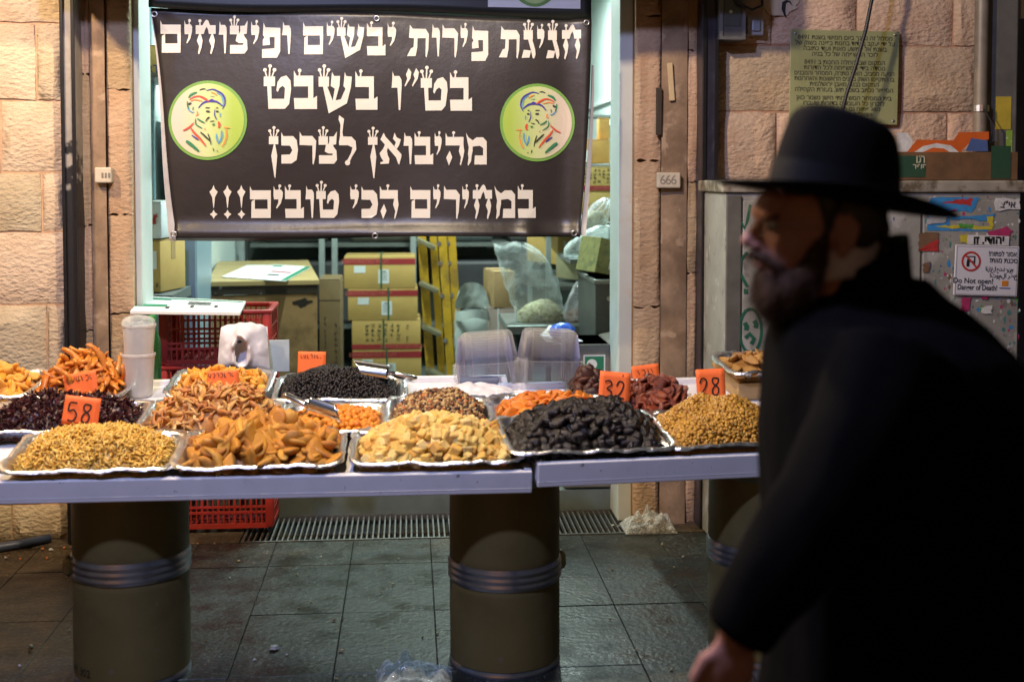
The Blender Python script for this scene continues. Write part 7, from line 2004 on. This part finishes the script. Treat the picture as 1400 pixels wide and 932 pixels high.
# warning sign
sa, sb = W(1305, 336, YCB - .02), W(1391, 404, YCB - .02)
sw, sh_ = sb.x - sa.x, sa.z - sb.z
sg = empty('warning_sign', ((sa.x + sb.x) / 2, YCB - .021, (sa.z + sb.z) / 2), (0, R(2.0), 0), label='white warning sign with a red prohibition ring on the utility cabinet', cat='sign')
m = MB(); m.rbox((0, 0, 0), (sw, .005, sh_), .003); m.build('plate', pm('sign_white', (.62, .62, .68), .4, var=.03), sg)
m = MB()
for s in (-1, 1): m.box((0, -.0032, s * sh_ * .475), (sw * .96, .0008, .0012)); m.box((s * sw * .475, -.0032, 0), (.0012, .0008, sh_ * .94))
m.build('border_line', pm('sign_line', (.2, .2, .22), .5), sg)
m = MB(); n = 40; rx = sh_ * .20; ccx, ccz = -sw * .25, sh_ * .18
m.add([(ccx + rr * math.cos(2 * math.pi * i / n), -.0040, ccz + rr * math.sin(2 * math.pi * i / n)) for rr in (rx, rx * .80) for i in range(n)], [(i, n + i, n + (i + 1) % n, (i + 1) % n) for i in range(n)])
m.box((ccx, -.0046, ccz), (rx * 1.75, .0006, rx * .17), rot=Euler((0, R(45), 0)).to_matrix()); m.build('prohibition_ring', pm('sign_red', (.45, .04, .03), .4), sg)
m = MB(); m.ell((ccx - rx * .30, -.0036, ccz + rx * .12), (rx * .13, .0006, rx * .13)); m.box((ccx - rx * .30, -.0034, ccz - rx * .25), (rx * .30, .0008, rx * .55)); m.box((ccx + rx * .0, -.0035, ccz + rx * .0), (rx * .5, .0008, rx * .12)); m.box((ccx + rx * .35, -.0036, ccz + rx * .05), (rx * .12, .0008, rx * .95)); m.box((ccx + rx * .05, -.0037, ccz + rx * .48), (rx * .7, .0008, rx * .10)); m.build('pictogram', M_black, sg)
for (txt, x, z, s_, rt) in (('אסור לפתוח!', .24, .34, .030, True), ('סכנת מוות!', .26, .21, .030, True), ('ممنوع فتح الخزانة!', .20, .04, .026, True), ('خطر الموت!', .27, -.09, .026, True), ('Do Not open!', -.20, -.21, .033, False), ('Danger of Death!', -.13, -.34, .033, False)):
    t = text_mesh('lettering', txt, s_, M_black, sg, rtl=rt, bold=.0006); t.location = (x * sw, -.0036, z * sh_)
    wmax = max([abs(v.co.x) for v in t.data.vertices] or [0]) * 2
    lim = sw * (.44 if rt else .62)
    if wmax > lim: t.scale.x = lim / wmax
m = MB(); m.box((sw * .30, -.0034, -sh_ * .24), (sw * .10, .0008, sh_ * .11)); m.build('logo_mark', pm('sign_orange', (.6, .22, .03), .4), sg)
m = MB(); m.box((sw * .30, -.0034, -sh_ * .335), (sw * .17, .0008, sh_ * .02)); m.build('logo_line', pm('sign_blue', (.06, .08, .3), .4), sg)
# fruit box on the cabinet
fa, fb = W(1196, 240, 5.34), W(1372, 205, 5.34)
zl_ = cz + .05
e2 = empty('fruit_box', ((fa.x + fb.x) / 2, 5.36, zl_), label='printed cardboard fruit box with orange and white wavy sides on the cabinet', cat='box')
fw, fd = fb.x - fa.x, .30
fh = W(1300, 208, 5.21).z - zl_
M_fbr = pm('box_brown_print', (.14, .075, .035), .6, var=.25, vs=12); M_fgr = pm('box_green_print', (.02, .065, .035), .6, var=.1); M_for = pm('box_orange_print', (.60, .12, .02), .5); M_fbl = pm('box_blue_print', (.07, .12, .30), .5)
m = MB(); m.rbox((0, -fd / 2, fh / 2), (fw, .008, fh), .002); m.build('front_side', M_fbr, e2)
m = MB(); m.rbox((0, fd / 2, fh * .5), (fw, .008, fh * 1.0), .002); m.build('back_side', M_for, e2)
for s in (-1, 1):
    m = MB(); m.rbox((s * (fw / 2 - .004), 0, fh * .5), (.008, fd - .01, fh * 1.0), .002); m.build('end_side', M_fgr, e2)
m = MB(); m.box((0, 0, .006), (fw - .01, fd - .01, .01)); m.build('base', M_fbr, e2)
def fpoly(name, pts, mat, lift, y=None):
    yy = (-fd / 2 - .004 - lift) if y is None else y
    m = MB(); m.add([(((px - 1284) / 320.0, yy, (240 - py) / 320.0) if y is None else tuple(Vector((W(px, py, 5.36 + yy).x - e2.location.x, yy, W(px, py, 5.36 + yy).z - zl_)))) for px, py in pts], [tuple(range(len(pts)))]); return m.build(name, mat, e2)
fpoly('printed_block', [(1340, 238), (1369, 238), (1369, 192), (1340, 192)], M_fgr, .002)
fpoly('printed_block', [(1200, 236), (1244, 236), (1244, 206), (1200, 206)], M_fgr, .0021)
t = text_mesh('lettering', 'תו', .05, pm('cream_print', (.45, .42, .3), .6), e2, rtl=True, bold=.001); t.location = ((1237 - 1284) / 320.0, -fd / 2 - .008, (240 - 211) / 320.0)
t = text_mesh('lettering', 'סופר', .030, MATS['cream_print'], e2, rtl=True, bold=.001); t.location = ((1236 - 1284) / 320.0, -fd / 2 - .008, (240 - 221) / 320.0)
yb2 = fd / 2 - .0045 - .002
fpoly('printed_wave', [(1226, 207), (1244, 207), (1248, 193), (1241, 182), (1226, 181)], IK['whi'], 0, yb2)
fpoly('printed_wave', [(1240, 208), (1316, 209), (1312, 198), (1305, 192), (1254, 191), (1248, 198)], M_for, 0, yb2 - .001)
fpoly('printed_wave', [(1250, 208), (1312, 209), (1300, 199), (1280, 196), (1262, 200)], IK['whi'], 0, yb2 - .002)
fpoly('printed_wave', [(1262, 208), (1300, 209), (1290, 203), (1275, 202)], M_for, 0, yb2 - .003)
fpoly('printed_wave', [(1315, 206), (1328, 193), (1352, 191), (1352, 180), (1311, 181), (1302, 194)], M_for, 0, yb2 - .004)
fpoly('printed_wave', [(1320, 207), (1351, 207), (1350, 192), (1328, 189)], M_fbl, 0, yb2 - .005)

# ------------------------------------------------------------------ hanging street lamps (above and behind the view)
M_bulb = []
spans = ['bare hanging lamp over the left end of the stall', 'hanging lamp over the middle of the stall', 'bluish street lamp hung high over the lane']
for k, (p, pwr, c, rad) in enumerate(STREET_LAMPS):
    e = empty('hanging_lamp', p, label=spans[k], cat='lamp')
    bm_ = pm('bulb_%d' % k, (.9, .9, .9), .4, var=0, emit=(*c, 12.0))
    m = MB(); m.lathe([(.012, .10), (.02, .09), (.035, .05), (.034, .03), (.02, .012), (.0, .008)], 20, caps=False); m.build('bulb', bm_, e, smooth=True)
    m = MB(); m.lathe([(.02, .16), (.06, .15), (.16, .10), (.165, .095), (.06, .145), (.02, .15)], 28, caps=False); m.build('shade', pm('lamp_shade', (.35, .35, .36), .4, .5), e, smooth=True)
    m = MB(); m.cyl((0, 0, .15), (0, 0, 5.6 - p[2]), .006, 8); m.build('cord', M_rubber, e)
    ld = bpy.data.lights.new('street_lamp', 'POINT'); ld.energy = pwr; ld.color = c; ld.shadow_soft_size = rad
    lo = bpy.data.objects.new('street_lamp', ld); link(lo, e); lo.location = (0, 0, -.02 - rad)
m = MB(); m.tube([(-2.15, -6, 5.62), (-2.15, 4.25, 5.6), (-2.15, YF + .3, 5.62)], .006, 6); tag(m.build('span_wire', M_rubber), 'steel span wire over the left end of the stall', 'wire')
m = MB(); m.tube([(-.35, -6, 5.62), (-.35, 3.55, 5.6), (-.35, YF + .3, 5.62)], .006, 6); tag(m.build('span_wire', M_rubber), 'steel span wire over the middle of the stall', 'wire')
m = MB(); m.tube([(-.9, -6, 5.62), (-.9, -1.1, 5.6), (-.9, YF + .3, 5.62)], .006, 6); tag(m.build('span_wire', M_rubber), 'steel span wire carrying the bluish street lamp', 'wire')
